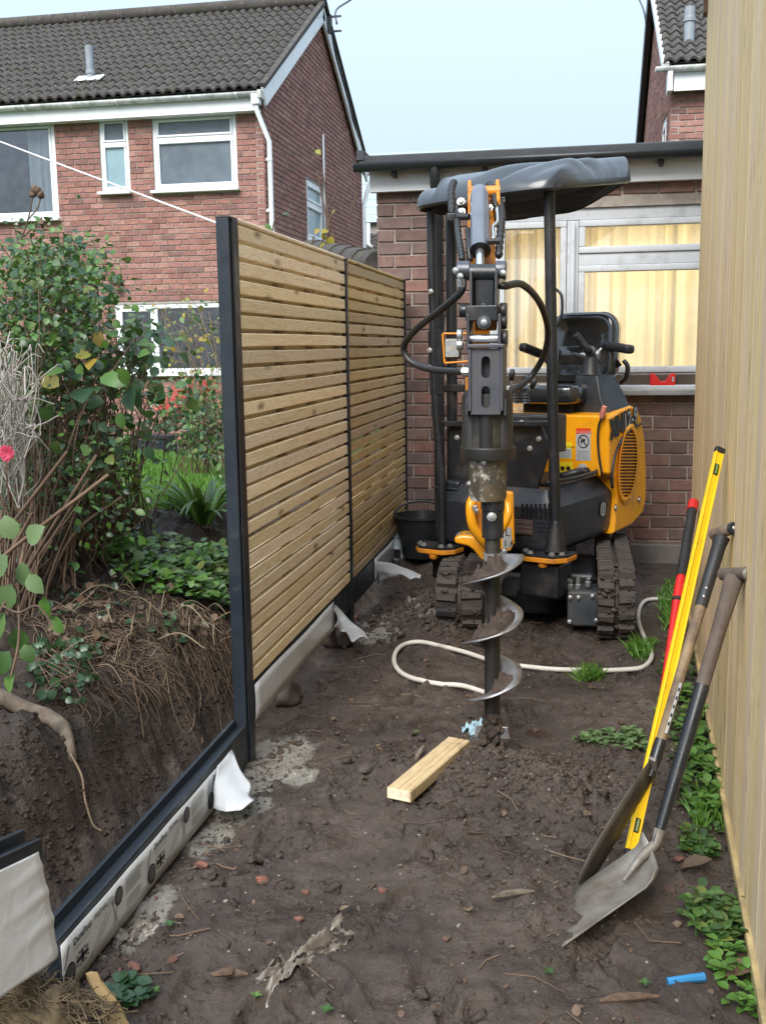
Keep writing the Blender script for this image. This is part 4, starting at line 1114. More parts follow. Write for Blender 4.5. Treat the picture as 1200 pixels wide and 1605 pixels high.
# second wrapped board lifted on a torn log, bottom left
TR, BR = ax(57, 1322, -1.2), ax(87, 1500, -1.2)
yb = (TR.y + BR.y) / 2
dirb = Vector((-.03, -.97, .21)).normalized()
nb = Vector((-dirb.y, dirb.x, 0)).normalized(); nb = nb if nb.dot(CAM - TR) > 0 else -nb
mb = MB(); hh = TR.z - BR.z
bo = Vector((-1.2, yb, BR.z))
prof = [(-.055, 0), (0, 0), (0, hh), (-.012, hh), (-.012, hh - .012), (-.04, hh - .012), (-.04, hh + .018), (-.055, hh + .018)]
mb.prism(prof, lambda a, b, w: bo + nb * a + Z_ * b + dirb * w, 0, 1.5)
gb4 = tag(mb.build('gravel_board', M['anthracite'], None, bevel=.002, seg=1), 'board in blank white film jutting in at bottom left above the torn log', 'gravel board', 'gravel boards along the fence line')
def f7(u, v):
    cr_ = .005 * max(0, 1 - u * 7) * math.sin(v * 19 + 5 * v * v + u * 20) * (1 - abs(v - .45))
    return bo + dirb * (-.004 + (v - .5) * .05 - .008 * math.sin(v * 3.3) * (u < .01) + u * 1.45) + nb * (.003 + max(0, cr_) + .001 * math.sin(u * 40)) + Z_ * (.002 + v * (hh - .028))
sheet('white_film', f7, M['film_bright'], gb4, 60, 40)

# ------------------------------------------------------------------ tall timber-clad shed on the right
sy0, sy1 = .7, 6.43
fd = Vector((.0519, 1, 0)).normalized(); fn = Vector((-fd.y, fd.x, 0))            # faces the plot
def shed_p(y, z, out=0.0):
    return Vector((.464 + (y - 2.468) * .0519, y, z)) + fn * out
shed = thing('timber_shed', 'tall timber-clad shed wall of pale upright boards along the right side', 'shed', (1.4, 3.6, 0))
eavez = 3.95
r6 = random.Random(5); y = sy0; k = 0
Wb = .118; var = []
for k in range(4):
    mb = MB(); N_ = 10; V = []; r = random.Random(k)
    hgt = eavez - .04
    for i in range(N_ + 1):
        z = hgt * i / N_; w_ = r.uniform(-.0012, .0012)
        for (a, b) in ((-Wb / 2 + .0004, -.016), (Wb / 2 - .0004, -.016), (Wb / 2 - .0004, -.0008), (Wb / 2 - .0014, 0), (-Wb / 2 + .0014, 0), (-Wb / 2 + .0004, -.0008)): V.append((a + w_, b, z - hgt / 2))
    F = [(i * 6 + j, i * 6 + (j + 1) % 6, (i + 1) * 6 + (j + 1) % 6, (i + 1) * 6 + j) for i in range(N_) for j in range(6)] + [tuple(range(6))[::-1], tuple(range(N_ * 6, N_ * 6 + 6))]
    mb.add(V, F); var.append(mb.mesh('board', [M['clad']]))
rotm = Matrix((fd, fn, Z_)).transposed().to_euler()
nb_ = int((sy1 - sy0) / Wb)
for i in range(nb_):
    yy = sy1 - (i + .5) * Wb * fd.y
    link('board', var[r6.randrange(4)], shed_p(yy, .04 + (eavez - .04) / 2 + r6.uniform(-.006, .006), r6.uniform(-.0008, .0006)), shed, rotm)
mb = MB()
c0, c1 = shed_p(sy0, 0, -.02), shed_p(sy1, 0, -.02); inn = -fn * 2.2
for a, b in ((c0, c1), ): 
    q = [a, b, b + inn, a + inn]; mb.add(q + [p + Z_ * eavez for p in q], [(0, 1, 5, 4), (1, 2, 6, 5), (2, 3, 7, 6), (3, 0, 4, 7), (4, 5, 6, 7)])
mb.build('shed_body', M['clad'], shed)
# drip batten along the foot, corner trim and eave
MB().bar(shed_p(sy0, .045, .006), shed_p(sy1, .045, .006), .018, .035).build('foot_batten', simple('pale_batten', (.45, .34, .16), .6, .3, 9, dirt=.3), shed, bevel=.003, seg=1)
MB().bar(shed_p(sy1 + .012, .03, -.02), shed_p(sy1 + .012, eavez, -.02), .03, .045).build('corner_trim', M['clad'], shed, bevel=.003, seg=1)
MB().box(shed_p(sy1 - 2.8, eavez + .03, -1.0), (2.4, 5.9, .06), (-fn, fd, Z_)).build('roof', simple('brown_roof_board', (.14, .075, .045), .8), shed)
MB().bar(shed_p(sy0, eavez - .02, .07), shed_p(sy1 + .10, eavez - .02, .07), .14, .02, (1, 0, 0)).build('eave_board', simple('brown_eave_board', (.16, .09, .055), .75), shed)
MB().box(shed_p(sy1 + .06, at(1082, -8, 6.48).z, .0), (.05, .10, .22), (fn, fd, Z_)).build('eave_bracket', bpy.data.materials['brown_eave_board'], shed, bevel=.006)
def onshed(px, py, out=0.0):
    d = ray(px, py); p0 = shed_p(2.468, 0, out); t = (p0 - CAM).dot(fn) / d.dot(fn); return CAM + d * t

# ------------------------------------------------------------------ mini excavator with auger
EO = at(866, 870, 5.85); EO.z = 0
ca_, sa_ = math.cos(R(23)), math.sin(R(23))
eu, ev = Vector((ca_, -sa_, 0)), Vector((sa_, ca_, 0))
EA = (eu, ev, Z_)
def E(u, v, z): return EO + eu * u + ev * v + Z_ * z
def EV(px, py, v):
    d = ray(px, py); return CAM + d * ((v - (CAM - EO).dot(ev)) / d.dot(ev))
def EU(px, py, u):
    d = ray(px, py); return CAM + d * ((u - (CAM - EO).dot(eu)) / d.dot(eu))
digger = thing('mini_excavator', 'yellow and black mini digger with canopy holding an upright earth auger', 'mini excavator', E(-.38, .6, 0))
def ebox(name, u, v, z, size, mat, parent=None, bevel=.01, taper=1.0, seg=2):
    return MB().box(E(u, v, z), size, EA, taper=taper).build(name, mat, parent or digger, bevel=bevel, seg=seg)
def loft(loops, mb=None, cap=True):
    mb = mb or MB(); n = len(loops[0]); V = [p for l in loops for p in l]
    F = [(k * n + i, k * n + (i + 1) % n, (k + 1) * n + (i + 1) % n, (k + 1) * n + i) for k in range(len(loops) - 1) for i in range(n)]
    if cap: F += [tuple(range(n))[::-1], tuple(range((len(loops) - 1) * n, len(loops) * n))]
    return mb.add(V, F)
def bolt(p, n, parent, r=.012, h=.010, mat=None):
    n = Vector(n).normalized(); MB().lathe([(r * 1.35, 0), (r * 1.35, h * .25), (r, h * .25), (r, h * .9), (r * .75, h)], p, n, 8).build('bolt', mat or M['zinc'], parent, True, 30)
# --- tracks
YF, YR, RT, ZC = 5.90, 6.92, .185, .205
per = 2 * (YR - YF) + 2 * math.pi * RT
def tpos(s):
    s %= per; L = YR - YF
    if s < L: return YF + s, ZC + RT, math.pi / 2
    s -= L
    if s < math.pi * RT: a = math.pi / 2 - s / RT; return YR + RT * math.cos(a), ZC + RT * math.sin(a), a
    s -= math.pi * RT
    if s < L: return YR - s, ZC - RT, -math.pi / 2
    s -= L; a = -math.pi / 2 - s / RT; return YF + RT * math.cos(a), ZC + RT * math.sin(a), a
lug = MB(); lw = .098
lug.add([(-lw / 2, -.028, 0), (lw / 2, -.022, 0), (lw / 2, .022, 0), (-lw / 2, .028, 0), (-lw / 2 + .006, -.018, .026), (lw / 2 - .004, -.012, .022), (lw / 2 - .004, .012, .022), (-lw / 2 + .006, .018, .026)],
        [(0, 3, 2, 1), (4, 5, 6, 7), (0, 1, 5, 4), (1, 2, 6, 5), (2, 3, 7, 6), (3, 0, 4, 7)])
lug_me = lug.mesh('lug', [M['rubber']])
xl0, xl1 = gz(688, 990).x, gz(757, 1000).x
xr0, xr1 = gz(934, 1000).x + .0, gz(992, 1000).x
for (x0, x1) in ((xl0, xl1), (xr0, xr1)):
    xc, w = (x0 + x1) / 2, x1 - x0
    mb = MB(); n = 60; V = []
    for i in range(n):
        y, z, a = tpos(per * i / n); ny_, nz_ = math.cos(a), math.sin(a)
        for (dx, dr) in ((-w / 2, -.022), (-w / 2, .0), (-.012, .0), (-.008, -.008), (.008, -.008), (.012, 0), (w / 2, .0), (w / 2, -.022)): V.append((xc + dx, y + ny_ * dr, z + nz_ * dr))
    F = [(i * 8 + j, ((i + 1) % n) * 8 + j, ((i + 1) % n) * 8 + (j + 1) % 8, i * 8 + (j + 1) % 8) for i in range(n) for j in range(8)]
    mb.add(V, F); tr = mb.build('track', M['rubber'], digger, True, 40)
    nl = 38
    for i in range(nl):
        for s_ in (-1, 1):
            y, z, a = tpos(per * (i + (.0 if s_ < 0 else .18)) / nl)
            nrm = Vector((0, math.cos(a), math.sin(a))); tx = Vector((1, 0, 0)) * s_; ty = nrm.cross(tx)
            link('lug', lug_me, (xc + s_ * (w / 4 + .004), y, z), tr, Matrix((tx, ty, nrm)).transposed().to_euler(), (w / .22, 1, 1))
    mb = MB()
    for (y, r) in ((YF, RT - .03), (YR, RT - .03)):
        mb.lathe([(.05, -w * .42), (r, -w * .40), (r, w * .40), (.05, w * .42)], (xc, y, ZC), (1, 0, 0), 20)
    for k in range(3): mb.lathe([(.065, -w * .38), (.065, w * .38)], (xc, YF + (YR - YF) * (k + 1) / 4, ZC - RT + .088), (1, 0, 0), 14)
    mb.build('idler', M['black_steel'], digger, True, 40)
    MB().box2((xc - w * .3, YF + .05, ZC - .06), (xc + w * .3, YR - .05, ZC + .09)).build('track_frame', M['black_steel'], digger, bevel=.015)
# mud caked on the tracks
rt_ = np.random.RandomState(8)
for tr_o, xc_ in zip([o for o in digger.children if o.name.startswith('track') and 'frame' not in o.name], ((xl0 + xl1) / 2, (xr0 + xr1) / 2)):
    mb = MB()
    for k in range(330):
        y, z, a = tpos(per * (.50 + .5 * rt_.rand()) if k < 250 else per * rt_.rand())
        n_ = Vector((0, math.cos(a), math.sin(a))); s0_ = .006 + .016 * rt_.rand() ** 2; c_ = Vector((xc_ + (rt_.rand() - .5) * (xr1 - xr0), y, z)) + n_ * (.004 + .012 * rt_.rand())
        V = [c_ + Vector(v) * s0_ * rt_.uniform(.6, 1.3) for v in ((1, 0, 0), (-1, .2, 0), (0, 1, .2), (.1, -1, 0), (0, 0, .8), (.1, .1, -.8), (.7, .7, .3), (-.6, -.7, .4))]
        mb.add(V, [(0, 6, 4), (6, 2, 4), (2, 1, 4), (1, 7, 4), (7, 3, 4), (3, 0, 4), (0, 2, 5), (2, 1, 5), (1, 3, 5), (3, 0, 5), (0, 6, 2), (1, 7, 3)])
    tag(mb.build('caked_mud', M['clod'], tr_o), kind='stuff')
# --- undercarriage
ux0, ux1 = xl1 + .005, xr0 - .005
MB().box2((ux0, 6.05, .16), (ux1, 6.65, .33)).build('cross_frame', M['black_steel'], digger, bevel=.03)
c = at(838, 952, 6.0)
MB().lathe([(.13, 0), (.15, .03), (.15, .12), (.12, .15)], (c.x, 6.15, .09), n=20).build('frame_boss', M['black_steel'], digger, True, 40)
p = at(838, 937, 6.02); MB().add([p + Vector((a, 0, b)) for a, b in ((-.028, .028), (.028, .030), (.026, -.008), (.0, -.028), (-.024, -.012))], [(0, 1, 2, 3, 4)]).build('frame_sticker', M['film'], digger)
text_mb('CS', p + Vector((-.018, -.003, -.008)), X_, Z_, .034).build('lettering', M['print_black'], digger)
MB().lathe([(.24, 0), (.26, .02), (.26, .10), (.24, .12)], E(-.38, .55, .34), n=28).build('slew_ring', M['black_steel'], digger, True, 40)
for (xa, xb, ya, yb) in ((888, 938, 928, 982), (748, 764, 918, 992)):
    a, b = at(xa, yb, 5.86), at(xb, ya, 5.86)
    mo = MB().box2((a.x, 5.86, a.z), (b.x, 6.12, b.z)).build('track_motor', simple('oily_motor_casting', (.035, .045, .055), .4, .3, 9, .2, 60, dirt=.4), digger, bevel=.018)
    for px, py in (((893, 936), (906, 936), (928, 934), (892, 974), (934, 972)) if xa > 800 else ((756, 930), (756, 985))):
        bolt(at(px, py, 5.858), (0, -1, 0), mo, .010, .016)
for px, py, h in ((893, 924, .06), (905, 924, .075), (921, 920, .04)):
    MB().lathe([(.012, 0), (.018, .01), (.018, .03), (.011, .035), (.014, .05), (.010, h)], at(px, py, 5.93), n=8).build('hose_fitting', M['zinc'], digger, True, 30)
MB().tube(cr([at(893, 910, 5.93), at(880, 908, 5.92), at(862, 908, 5.95), at(838, 903, 6.1)], 6), .014, 8).build('motor_hose', M['dark_ash'] if False else simple('grey_muddy_hose', (.13, .125, .12), .6, .3), digger, True)
MB().tube(cr([at(820, 905, 6.1), at(795, 902, 6.0), at(784, 910, 5.95), at(783, 930, 6.0)], 6), .016, 8).build('motor_hose', bpy.data.materials['grey_muddy_hose'], digger, True)
MB().tube(cr([at(921, 908, 5.95), at(935, 910, 6.0), at(945, 925, 6.05)], 5), .010, 8).build('motor_hose', M['hose'], digger, True)
# --- lower body (dark skirts)
def foot(ins, v1=.98):
    r = .10; i_ = ins
    return [(-.78 + i_, i_ + .02), (-.72, i_), (-.10, i_), (-.03 - i_ * .6, .03 + i_ * .6), (-i_, .10), (-i_, v1), (-.78 + i_, v1)]
def ring(ins, z, v1=.98): return [E(u, v, z) for u, v in foot(ins, v1)]
body = loft([ring(.05, .455), ring(.008, .49), ring(0, .52), ring(.0, .735), ring(.055, .80), ring(.07, .835)]).build('lower_body', M['black_body'], digger, bevel=.005, sharp=18)
# louvres, plate and vent dots on the front
for k in range(7):
    MB().box(EV(818 + k * 7, 800, -.004), (.011, .012, .075), EA).build('louvre', M['black_steel'], body)
p = EV(820, 826, -.006)
pl = MB().box(p, (.115, .008, .085), EA).build('maker_plate', simple('brown_plate', (.16, .10, .085), .35, .2, 9, .1, metal=.4), body, bevel=.003)
for k in range(3): MB().box(EV(820, 819 + k * 7, -.0115), (.085, .002, .006), EA).build('plate_print', M['zinc'], pl)
for i in range(4):
    for j in range(4):
        MB().disc(EV(842 + i * 6 + (j % 2) * 3, 817 + j * 7, -.004), .008, -ev, 8).build('vent_hole', M['felt'], body)
pr = EU(944, 798, .006); MB().disc(pr, .052, eu, 20).build('badge', M['felt'], body)
mb = MB(); n = 20
A1 = [pr + eu * .003 + ev * (.042 * math.cos(2 * math.pi * k / n)) + Z_ * (.042 * math.sin(2 * math.pi * k / n)) for k in range(n)]
A2 = [pr + eu * .003 + ev * (.027 * math.cos(2 * math.pi * k / n)) + Z_ * (.027 * math.sin(2 * math.pi * k / n)) for k in range(n)]
mb.add(A1 + A2, [(k, (k + 1) % n, n + (k + 1) % n, n + k) for k in range(n)]); mb.build('badge_ring', M['film'], body)
MB().box(pr + eu * .003, (.002, .014, .034), EA).build('badge_mark', M['film'], body)
# floor with mat and pedals
ebox('floor_mat', -.36, .50, .842, (.62, .62, .014), M['rubber'])
for u_ in (-.62, -.52):
    MB().bar(E(u_, .2, .86), E(u_, .12, .95), .07, .015).build('pedal', M['black_steel'], digger, bevel=.004)
p0 = E(-.05, .30, .86)
MB().tube(cr([E(-.12, .15, .86), E(-.02, .28, .875), E(-.0, .55, .88), E(-.06, .78, .87)], 5), .012, 8).build('floor_cable', M['hose'], digger, True)
MB().tube(cr([E(-.16, .45, .86), E(-.06, .5, .89), E(-.10, .62, .87)], 5), .025, 8).build('floor_strap', M['black_plastic'], digger, True)
ebox('step', -.72, .10, .80, (.16, .12, .02), M['black_steel'])
ebox('side_box', -.70, .22, .70, (.14, .34, .3), M['black_body'], bevel=.02)
# front shield
sp = [(703, 660), (843, 660), (857, 690), (857, 716), (838, 774), (735, 778), (703, 745)]
A = [EV(x, y, .10) for x, y in sp]
sh = loft([A, [q + ev * .03 for q in A]]).build('front_shield', M['black_steel'], digger, bevel=.005)
a, b = EV(688, 664, .085), EV(862, 664, .085)
MB().bar(a, b, .062, .03).build('cross_bar', M['black_steel'], digger, bevel=.004)
for px, py in ((716, 686), (844, 688), (830, 703)): bolt(EV(px, py, .099), -ev, sh, .013, .012)
bolt(EV(817, 663, .068), -ev, sh, .014, .012)
# lever bank behind the shield
ebox('lever_box', -.36, .30, 1.13, (.52, .2, .22), M['black_body'], bevel=.012)
for px, tx, ty in ((787, 776, 592), (798, 802, 587), (806, 824, 594), (823, 836, 600), (772, 768, 600)):
    base = EV(px, 632, .28)
    mb = MB(); mb.lathe([(.032, 0), (.026, .010), (.030, .016), (.022, .026), (.026, .032), (.018, .042), (.022, .048), (.013, .06)], base, n=12); lv = mb.build('lever_boot', M['black_plastic'], digger, True, 35)
    top = EV(tx, ty, .24)
    MB().tube([base + Z_ * .05, base.lerp(top, .5) + Z_ * .02, top], [.007, .007, .007], 8).build('lever_rod', M['chrome'], lv, True)
    MB().tube([top - (top - base).normalized() * .035, top, top + (top - base).normalized() * .03], [.014, .019, .013], 10).build('lever_knob', M['black_plastic'], lv, True)
# seat base (yellow) and rear cover
VT0 = (EU(948, 700, .012) - EO).dot(ev) - .006
sb = ebox('seat_base', -.39, VT0 + .15, 1.015, (.77, .30, .36), M['yellow'], bevel=.02)
VT = (EU(948, 700, .012) - EO).dot(ev)
print('VT', VT)
def poly_u(px, u): return [EU(x, y, u) for x, y in px]
tail = [(948, 652), (968, 641), (984, 634), (995, 640), (1000, 655), (1006, 690), (1008, 740), (1008, 782), (1003, 804), (985, 824), (956, 838), (960, 800), (961, 775), (957, 752), (948, 742)]
T0 = poly_u(tail, .012); cen = sum(T0, Vector()) / len(T0)
T1 = [cen + (p - cen) * .965 + eu * .022 for p in T0]
Tm = [p - eu * .80 for p in T0]
rc = loft([[cen - eu * .82 + (p - cen) * .9 for p in T0], Tm, T0, T1]).build('rear_cover', M['yellow'], digger, bevel=.012)
sb_top = ebox('seat_deck', -.39, .98, 1.208, (.70, .34, .03), M['black_body'], bevel=.01)
gu_ = .0365
def EUg(x, y, k=0.0): return EU(x, y, gu_ + k)
gc = EUg(983, 727)
def gell(t, s=1.0, k=0.0):
    x = 984 + s * (12.5 * math.cos(t) + 4.0 * math.sin(t)); y = 727 - s * 52 * math.sin(t)
    return EUg(x, y, k)
n = 28; ts = [2 * math.pi * k / n for k in range(n)]
loft([[gell(t, 1.24, .001) for t in ts], [gell(t, 1.16, .012) for t in ts], [gell(t, 1.06, .014) for t in ts], [gell(t, 1.0, .002) for t in ts]], None, False).build('grille_surround', M['yellow'], rc, True, 50)
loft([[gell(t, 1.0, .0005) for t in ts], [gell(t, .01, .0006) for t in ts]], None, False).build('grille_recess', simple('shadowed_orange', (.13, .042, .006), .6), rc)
for k in range(20):
    q = -1 + (k + .5) * 2 / 20 * 1.0; s_ = math.sqrt(max(0, 1 - q * q)) * .97
    y = 727 - q * 50; x = 984 + 4.0 * q; h_ = 1.35
    a, b = EUg(x - 12.2 * s_, y, .005), EUg(x + 12.2 * s_, y, .005)
    MB().bar(a, b, .016, .006, (0, 0, 1)).build('grille_bar', M['yellow'], rc)
MB().tube(cr([EUg(1003, 664, .002), EUg(990, 672, .002), EUg(974, 688, .002), EUg(963, 715, .002), EUg(958, 745, .002), EUg(959, 765, .002)], 6), .009, 6).build('cover_seam', M['print_black'], rc, True)
for px, py in ((964, 796), (1001, 783)):
    MB().disc(EUg(px, py, .001), .026, eu, 14).build('bolt_recess', simple('recess_orange', (.42, .14, .01), .5), rc); bolt(EUg(px, py, .002), eu, rc, .013, .008)
a, b = EUg(957, 686, .003), EUg(999, 660, .003)
td = (b - a).normalized(); tu = (Z_ - td * Z_.dot(td)).normalized()
Lt = (b - a).length; ts_ = .145
for (s0, m0, l0, b0_) in (('XN12-9', M['print_black'], .002, .016), ('XN', M['grey_steel'], .004, .0), ('12-9', M['film'], .004, .002)):
    t_ = text_mb(s0, a, td, tu, ts_, l0, 1.0, bold=b0_)
    wv_ = [Vector(v) - a for v in t_.v]; 
    w_ = max(v.dot(td) for v in wv_)
    if s0 == 'XN12-9': k_ = Lt / w_; full = w_
    off = 0
    if s0 == '12-9':
        t2 = text_mb('XN', a, td, tu, ts_, l0, 1.0); off = max((Vector(v) - a).dot(td) for v in t2.v) * k_ + .012
    t_.v = [tuple(a + td * (v.dot(td) * k_ + off) + tu * (v.dot(tu) * 1.0) + (v - td * v.dot(td) - tu * v.dot(tu))) for v in wv_]
    t_.build('lettering', m0, rc)
# stickers on the front of the seat base
VF = VT0 - .0015
def sq(x0, y0, x1, y1, mat, k=0.0, nm='sticker', par=None):
    a, b, c, d = EV(x0, y1, VF - k), EV(x1, y1, VF - k), EV(x1, y0, VF - k), EV(x0, y0, VF - k)
    return MB().add([a, b, c, d], [(0, 1, 2, 3)]).build(nm, mat, par or sb)
st = sq(902, 672, 925, 722, M['film'])
sq(902, 671, 925, 680, simple('sticker_red', (.62, .06, .02), .4), .001, 'sticker_header', st)
c = EV(913.5, 692, VF - .0015); n = 24
mb = MB(); mb.add([c + eu * (.037 * math.cos(t)) + Z_ * (.042 * math.sin(t)) for t in ts] + [c + eu * (.031 * math.cos(t)) + Z_ * (.035 * math.sin(t)) for t in ts], [(k, (k + 1) % 28, 28 + (k + 1) % 28, 28 + k) for k in range(28)])
mb.add([c + eu * q1 + Z_ * q2 for q1, q2 in ((-.026, .026), (-.020, .030), (.026, -.026), (.020, -.030))], [(0, 1, 2, 3)])
mb.add([c + eu * q1 + Z_ * q2 for q1, q2 in ((-.004, .018), (.012, .016), (.010, -.002), (-.002, -.006))], [(0, 1, 2, 3)])
mb.add([c + eu * q1 + Z_ * q2 for q1, q2 in ((-.02, .004), (-.008, .008), (-.008, -.014), (-.018, -.012))], [(0, 1, 2, 3)])
mb.build('sticker_icon', M['print_black'], st)
for k in range(4): sq(904, 707 + k * 3.6, 922, 708.1 + k * 3.6, M['print_grey'], .001, 'sticker_print', st)
text_mb('! DANGER', EV(904, 679, VF - .002), eu, Z_, .021).build('lettering', M['film'], st)
st = sq(874, 693, 896, 719, simple('sticker_yellow', (.82, .62, .02), .4))
sq(874.5, 703, 895, 718, M['film'], .001, 'sticker_panel', st)
for k in range(3): sq(877, 706 + k * 4, 893, 707.2 + k * 4, M['print_grey'], .002, 'sticker_print', st)
text_mb('CAUTION', EV(880, 701.5, VF - .002), eu, Z_, .0185).build('lettering', M['print_black'], st)
c = EV(876.8, 699, VF - .002); MB().add([c + eu * -.009 + Z_ * -.008, c + eu * .009 + Z_ * -.008, c + Z_ * .011], [(0, 1, 2)]).build('sticker_icon', M['print_black'], st)
st = sq(874, 724, 897, 745, bpy.data.materials['sticker_yellow'])
for dx in (881, 890): 
    c = EV(dx, 734, VF - .002); MB().add([c + eu * (r_ * math.cos(t)) + Z_ * (r_ * math.sin(t)) for t, r_ in zip(ts, [.016, .012] * 14)], [tuple(range(28))]).build('sticker_icon', M['print_black'], st)
c = EV(913, 734, VF); MB().lathe([(.03, 0), (.03, .01), (.02, .012)], c, -ev, 16).build('port_cap', M['film'], sb, True, 40)
c = EV(918, 740, VF); MB().lathe([(.032, 0), (.032, .02), (.026, .022), (.024, .004)], c, -ev, 16).build('filler_port', M['print_black'], sb, True, 40)
# safety lever with pink knob
lv = MB().tube(cr([EV(943, 746, VT0 - .02), EV(937, 705, VT0 - .02), EV(937, 672, VT0 - .025), EV(942, 655, VT0 - .03)], 6), .0075, 8).build('safety_lever', M['print_black'], digger, True)
a, b = EV(942, 655, VT0 - .03), EV(947, 637, VT0 - .04)
MB().tube([a, a.lerp(b, .3), b], [.014, .018, .015], 10).build('lever_knob', simple('pink_knob', (.62, .22, .17), .5), lv, True, 50)
# joystick console (operator's left)
cb = EV(938, 625, .90)
con = loft([[E(u, v, 1.185) for u, v in ((-.25, .80), (.02, .80), (.03, 1.16), (-.2, 1.2))], [E(u, v, 1.36) for u, v in ((-.245, .80), (-.06, .79), (.02, .98), (-.02, 1.14), (-.2, 1.15))][:4] if False else [E(u, v, 1.30) for u, v in ((-.25, .80), (-.05, .80), (.02, 1.05), (-.2, 1.15))], [E(u, v, 1.455) for u, v in ((-.24, .83), (-.09, .83), (-.05, 1.0), (-.18, 1.1))]]).build('control_console', M['black_body'], digger, bevel=.012)
jb = E(-.165, .90, 1.452)
mb = MB(); prof = []
for k in range(6): prof += [(.074 - k * .008, .002 + k * .024), (.066 - k * .008, .014 + k * .024)]
mb.lathe(prof + [(.022, .15)], jb, n=18); jo = mb.build('joystick_boot', M['black_plastic'], con, True, 35)
j1, j2, j3 = jb + Z_ * .145, EV(921, 548, .83), EV(900, 524, .80)
MB().tube([j1, j1.lerp(j2, .4)], [.014, .013], 8).build('joystick_rod', M['black_steel'], con, True)
MB().lathe([(.012, -.012), (.038, -.004), (.034, .006), (.012, .012)], j1.lerp(j2, .35), (j2 - j1), 14).build('joystick_collar', M['black_plastic'], con, True, 40)
MB().tube(cr([j1.lerp(j2, .4), j2, j2.lerp(j3, .6), j3], 5), [.020] * 5 + [.023] * 5 + [.026] * 3 + [.027] * 2 + [.018], 12).build('joystick_grip', M['black_plastic'], con, True)
# seat in its plastic wrap
def rrect(w, h, r, n=6, k=1.0):
    P = []
    for cx_, cy_, a0 in ((w / 2 - r, h / 2 - r, 0), (-w / 2 + r, h / 2 - r, 90), (-w / 2 + r, -h / 2 + r, 180), (w / 2 - r, -h / 2 + r, 270)):
        for i in range(n + 1):
            a = R(a0 + 90 * i / n); P.append((cx_ + r * math.cos(a), cy_ + r * math.sin(a)))
    return P
sc_ = E(-.315, 1.13, 1.62)
lean = .12
def sback(scale, d):
    return [sc_ + eu * (x * scale * (1 + .10 * (-y))) + Z_ * (y * scale) + ev * (d + lean * y) for x, y in rrect(.47, .46, .11)]
seat = loft([sback(.86, .085), sback(.97, .06), sback(1.0, 0), sback(.97, -.04), sback(.88, -.058), sback(.74, -.046), sback(.60, -.040)]).build('seat_back', M['wrap'], digger, True, 60)
loft([[sc_ + eu * x + Z_ * (y - .05) + ev * (-.052 + lean * y) for x, y in rrect(.30, .12, .03)], [sc_ + eu * x * .9 + Z_ * (y * .8 - .05) + ev * (-.064 + lean * y) for x, y in rrect(.30, .12, .03)]]).build('back_pad', M['wrap'], seat, True, 60)
def scush(s, z): return [E(-.40 + x * s, .88 + y * s, z) for x, y in rrect(.50, .46, .10)]
loft([scush(.9, 1.28), scush(1, 1.30), scush(1.0, 1.37), scush(.95, 1.395), scush(.75, 1.40)]).build('seat_cushion', M['wrap'], digger, True, 60)
ebox('seat_mount', -.39, .92, 1.255, (.34, .34, .09), M['black_steel'])
for (px0, py0, px1, py1, v0) in ((988, 548, 948, 541, 1.0), (817, 543, 850, 556, 1.0)):
    a, b = EV(px0, py0, v0 - .12), EV(px1, py1, v0 + .1)
    MB().bar(a, b, .065, .055).build('armrest', M['black_plastic'], digger, bevel=.02, seg=3)
    MB().tube([b, E(-.3 + (.24 if px0 > 900 else -.24), 1.12, 1.50)], .016, 8).build('armrest_stay', M['black_steel'], digger, True)
MB().tube(cr([EV(977, 565, 1.1), EV(983, 575, 1.1), EV(980, 592, 1.12), EV(972, 600, 1.14)], 5), .016, 8).build('seat_belt', M['wrap'], digger, True)
# --- canopy frame
pf = MB()
def post_(name, pts, r, v, n=14):
    return MB().tube(cr([EV(x, y, v) for x, y in pts], 4), r, n).build(name, M['black_steel'], digger, True, 50)
p_fr = post_('canopy_post', [(870, 862), (869, 790), (866, 650), (863, 480), (860, 290)], .031, .0)
p_fl = post_('canopy_post', [(693, 852), (691, 740), (683, 640), (678, 480), (674, 300)], .0255, -.01)
p_rl = post_('canopy_post', [(708, 775), (708, 640), (707, 450), (706, 290)], .034, .20)
a, b = EV(681, 518, -.022), EV(684, 618, -.022); MB().bar(a, b, .085, .02, ev).build('post_plate', M['black_steel'], p_fl, bevel=.003)
for px, py in ((673, 549), (673, 576), (675, 457)): bolt(EV(px, py, -.036), -ev, p_fl, .013, .012)
a = EV(870, 862, 0); MB().lathe([(.062, -.005), (.056, .03), (.034, .16), (.031, .17)], a, n=14).build('post_gusset', M['black_steel'], p_fr, True, 40)
MB().tube(cr([EV(866, 452, .03), EV(874, 456, .04), EV(880, 466, .04), EV(880, 492, .04), EV(875, 508, .04), EV(867, 508, .03)], 5), .008, 8).build('grab_handle', M['black_steel'], p_fr, True)
MB().tube(cr([EV(684, 484, .03), EV(691, 484, .04), EV(695, 488, .04), EV(695, 508, .04), EV(690, 521, .04), EV(686, 518, .04)], 5), .007, 8).build('grab_handle', M['black_steel'], p_fl, True)
ebox('post_bracket', (EV(712, 608, .2) - EO).dot(eu), .20, EV(712, 608, .2).z, (.15, .07, .045), M['black_steel'], p_rl, .005)
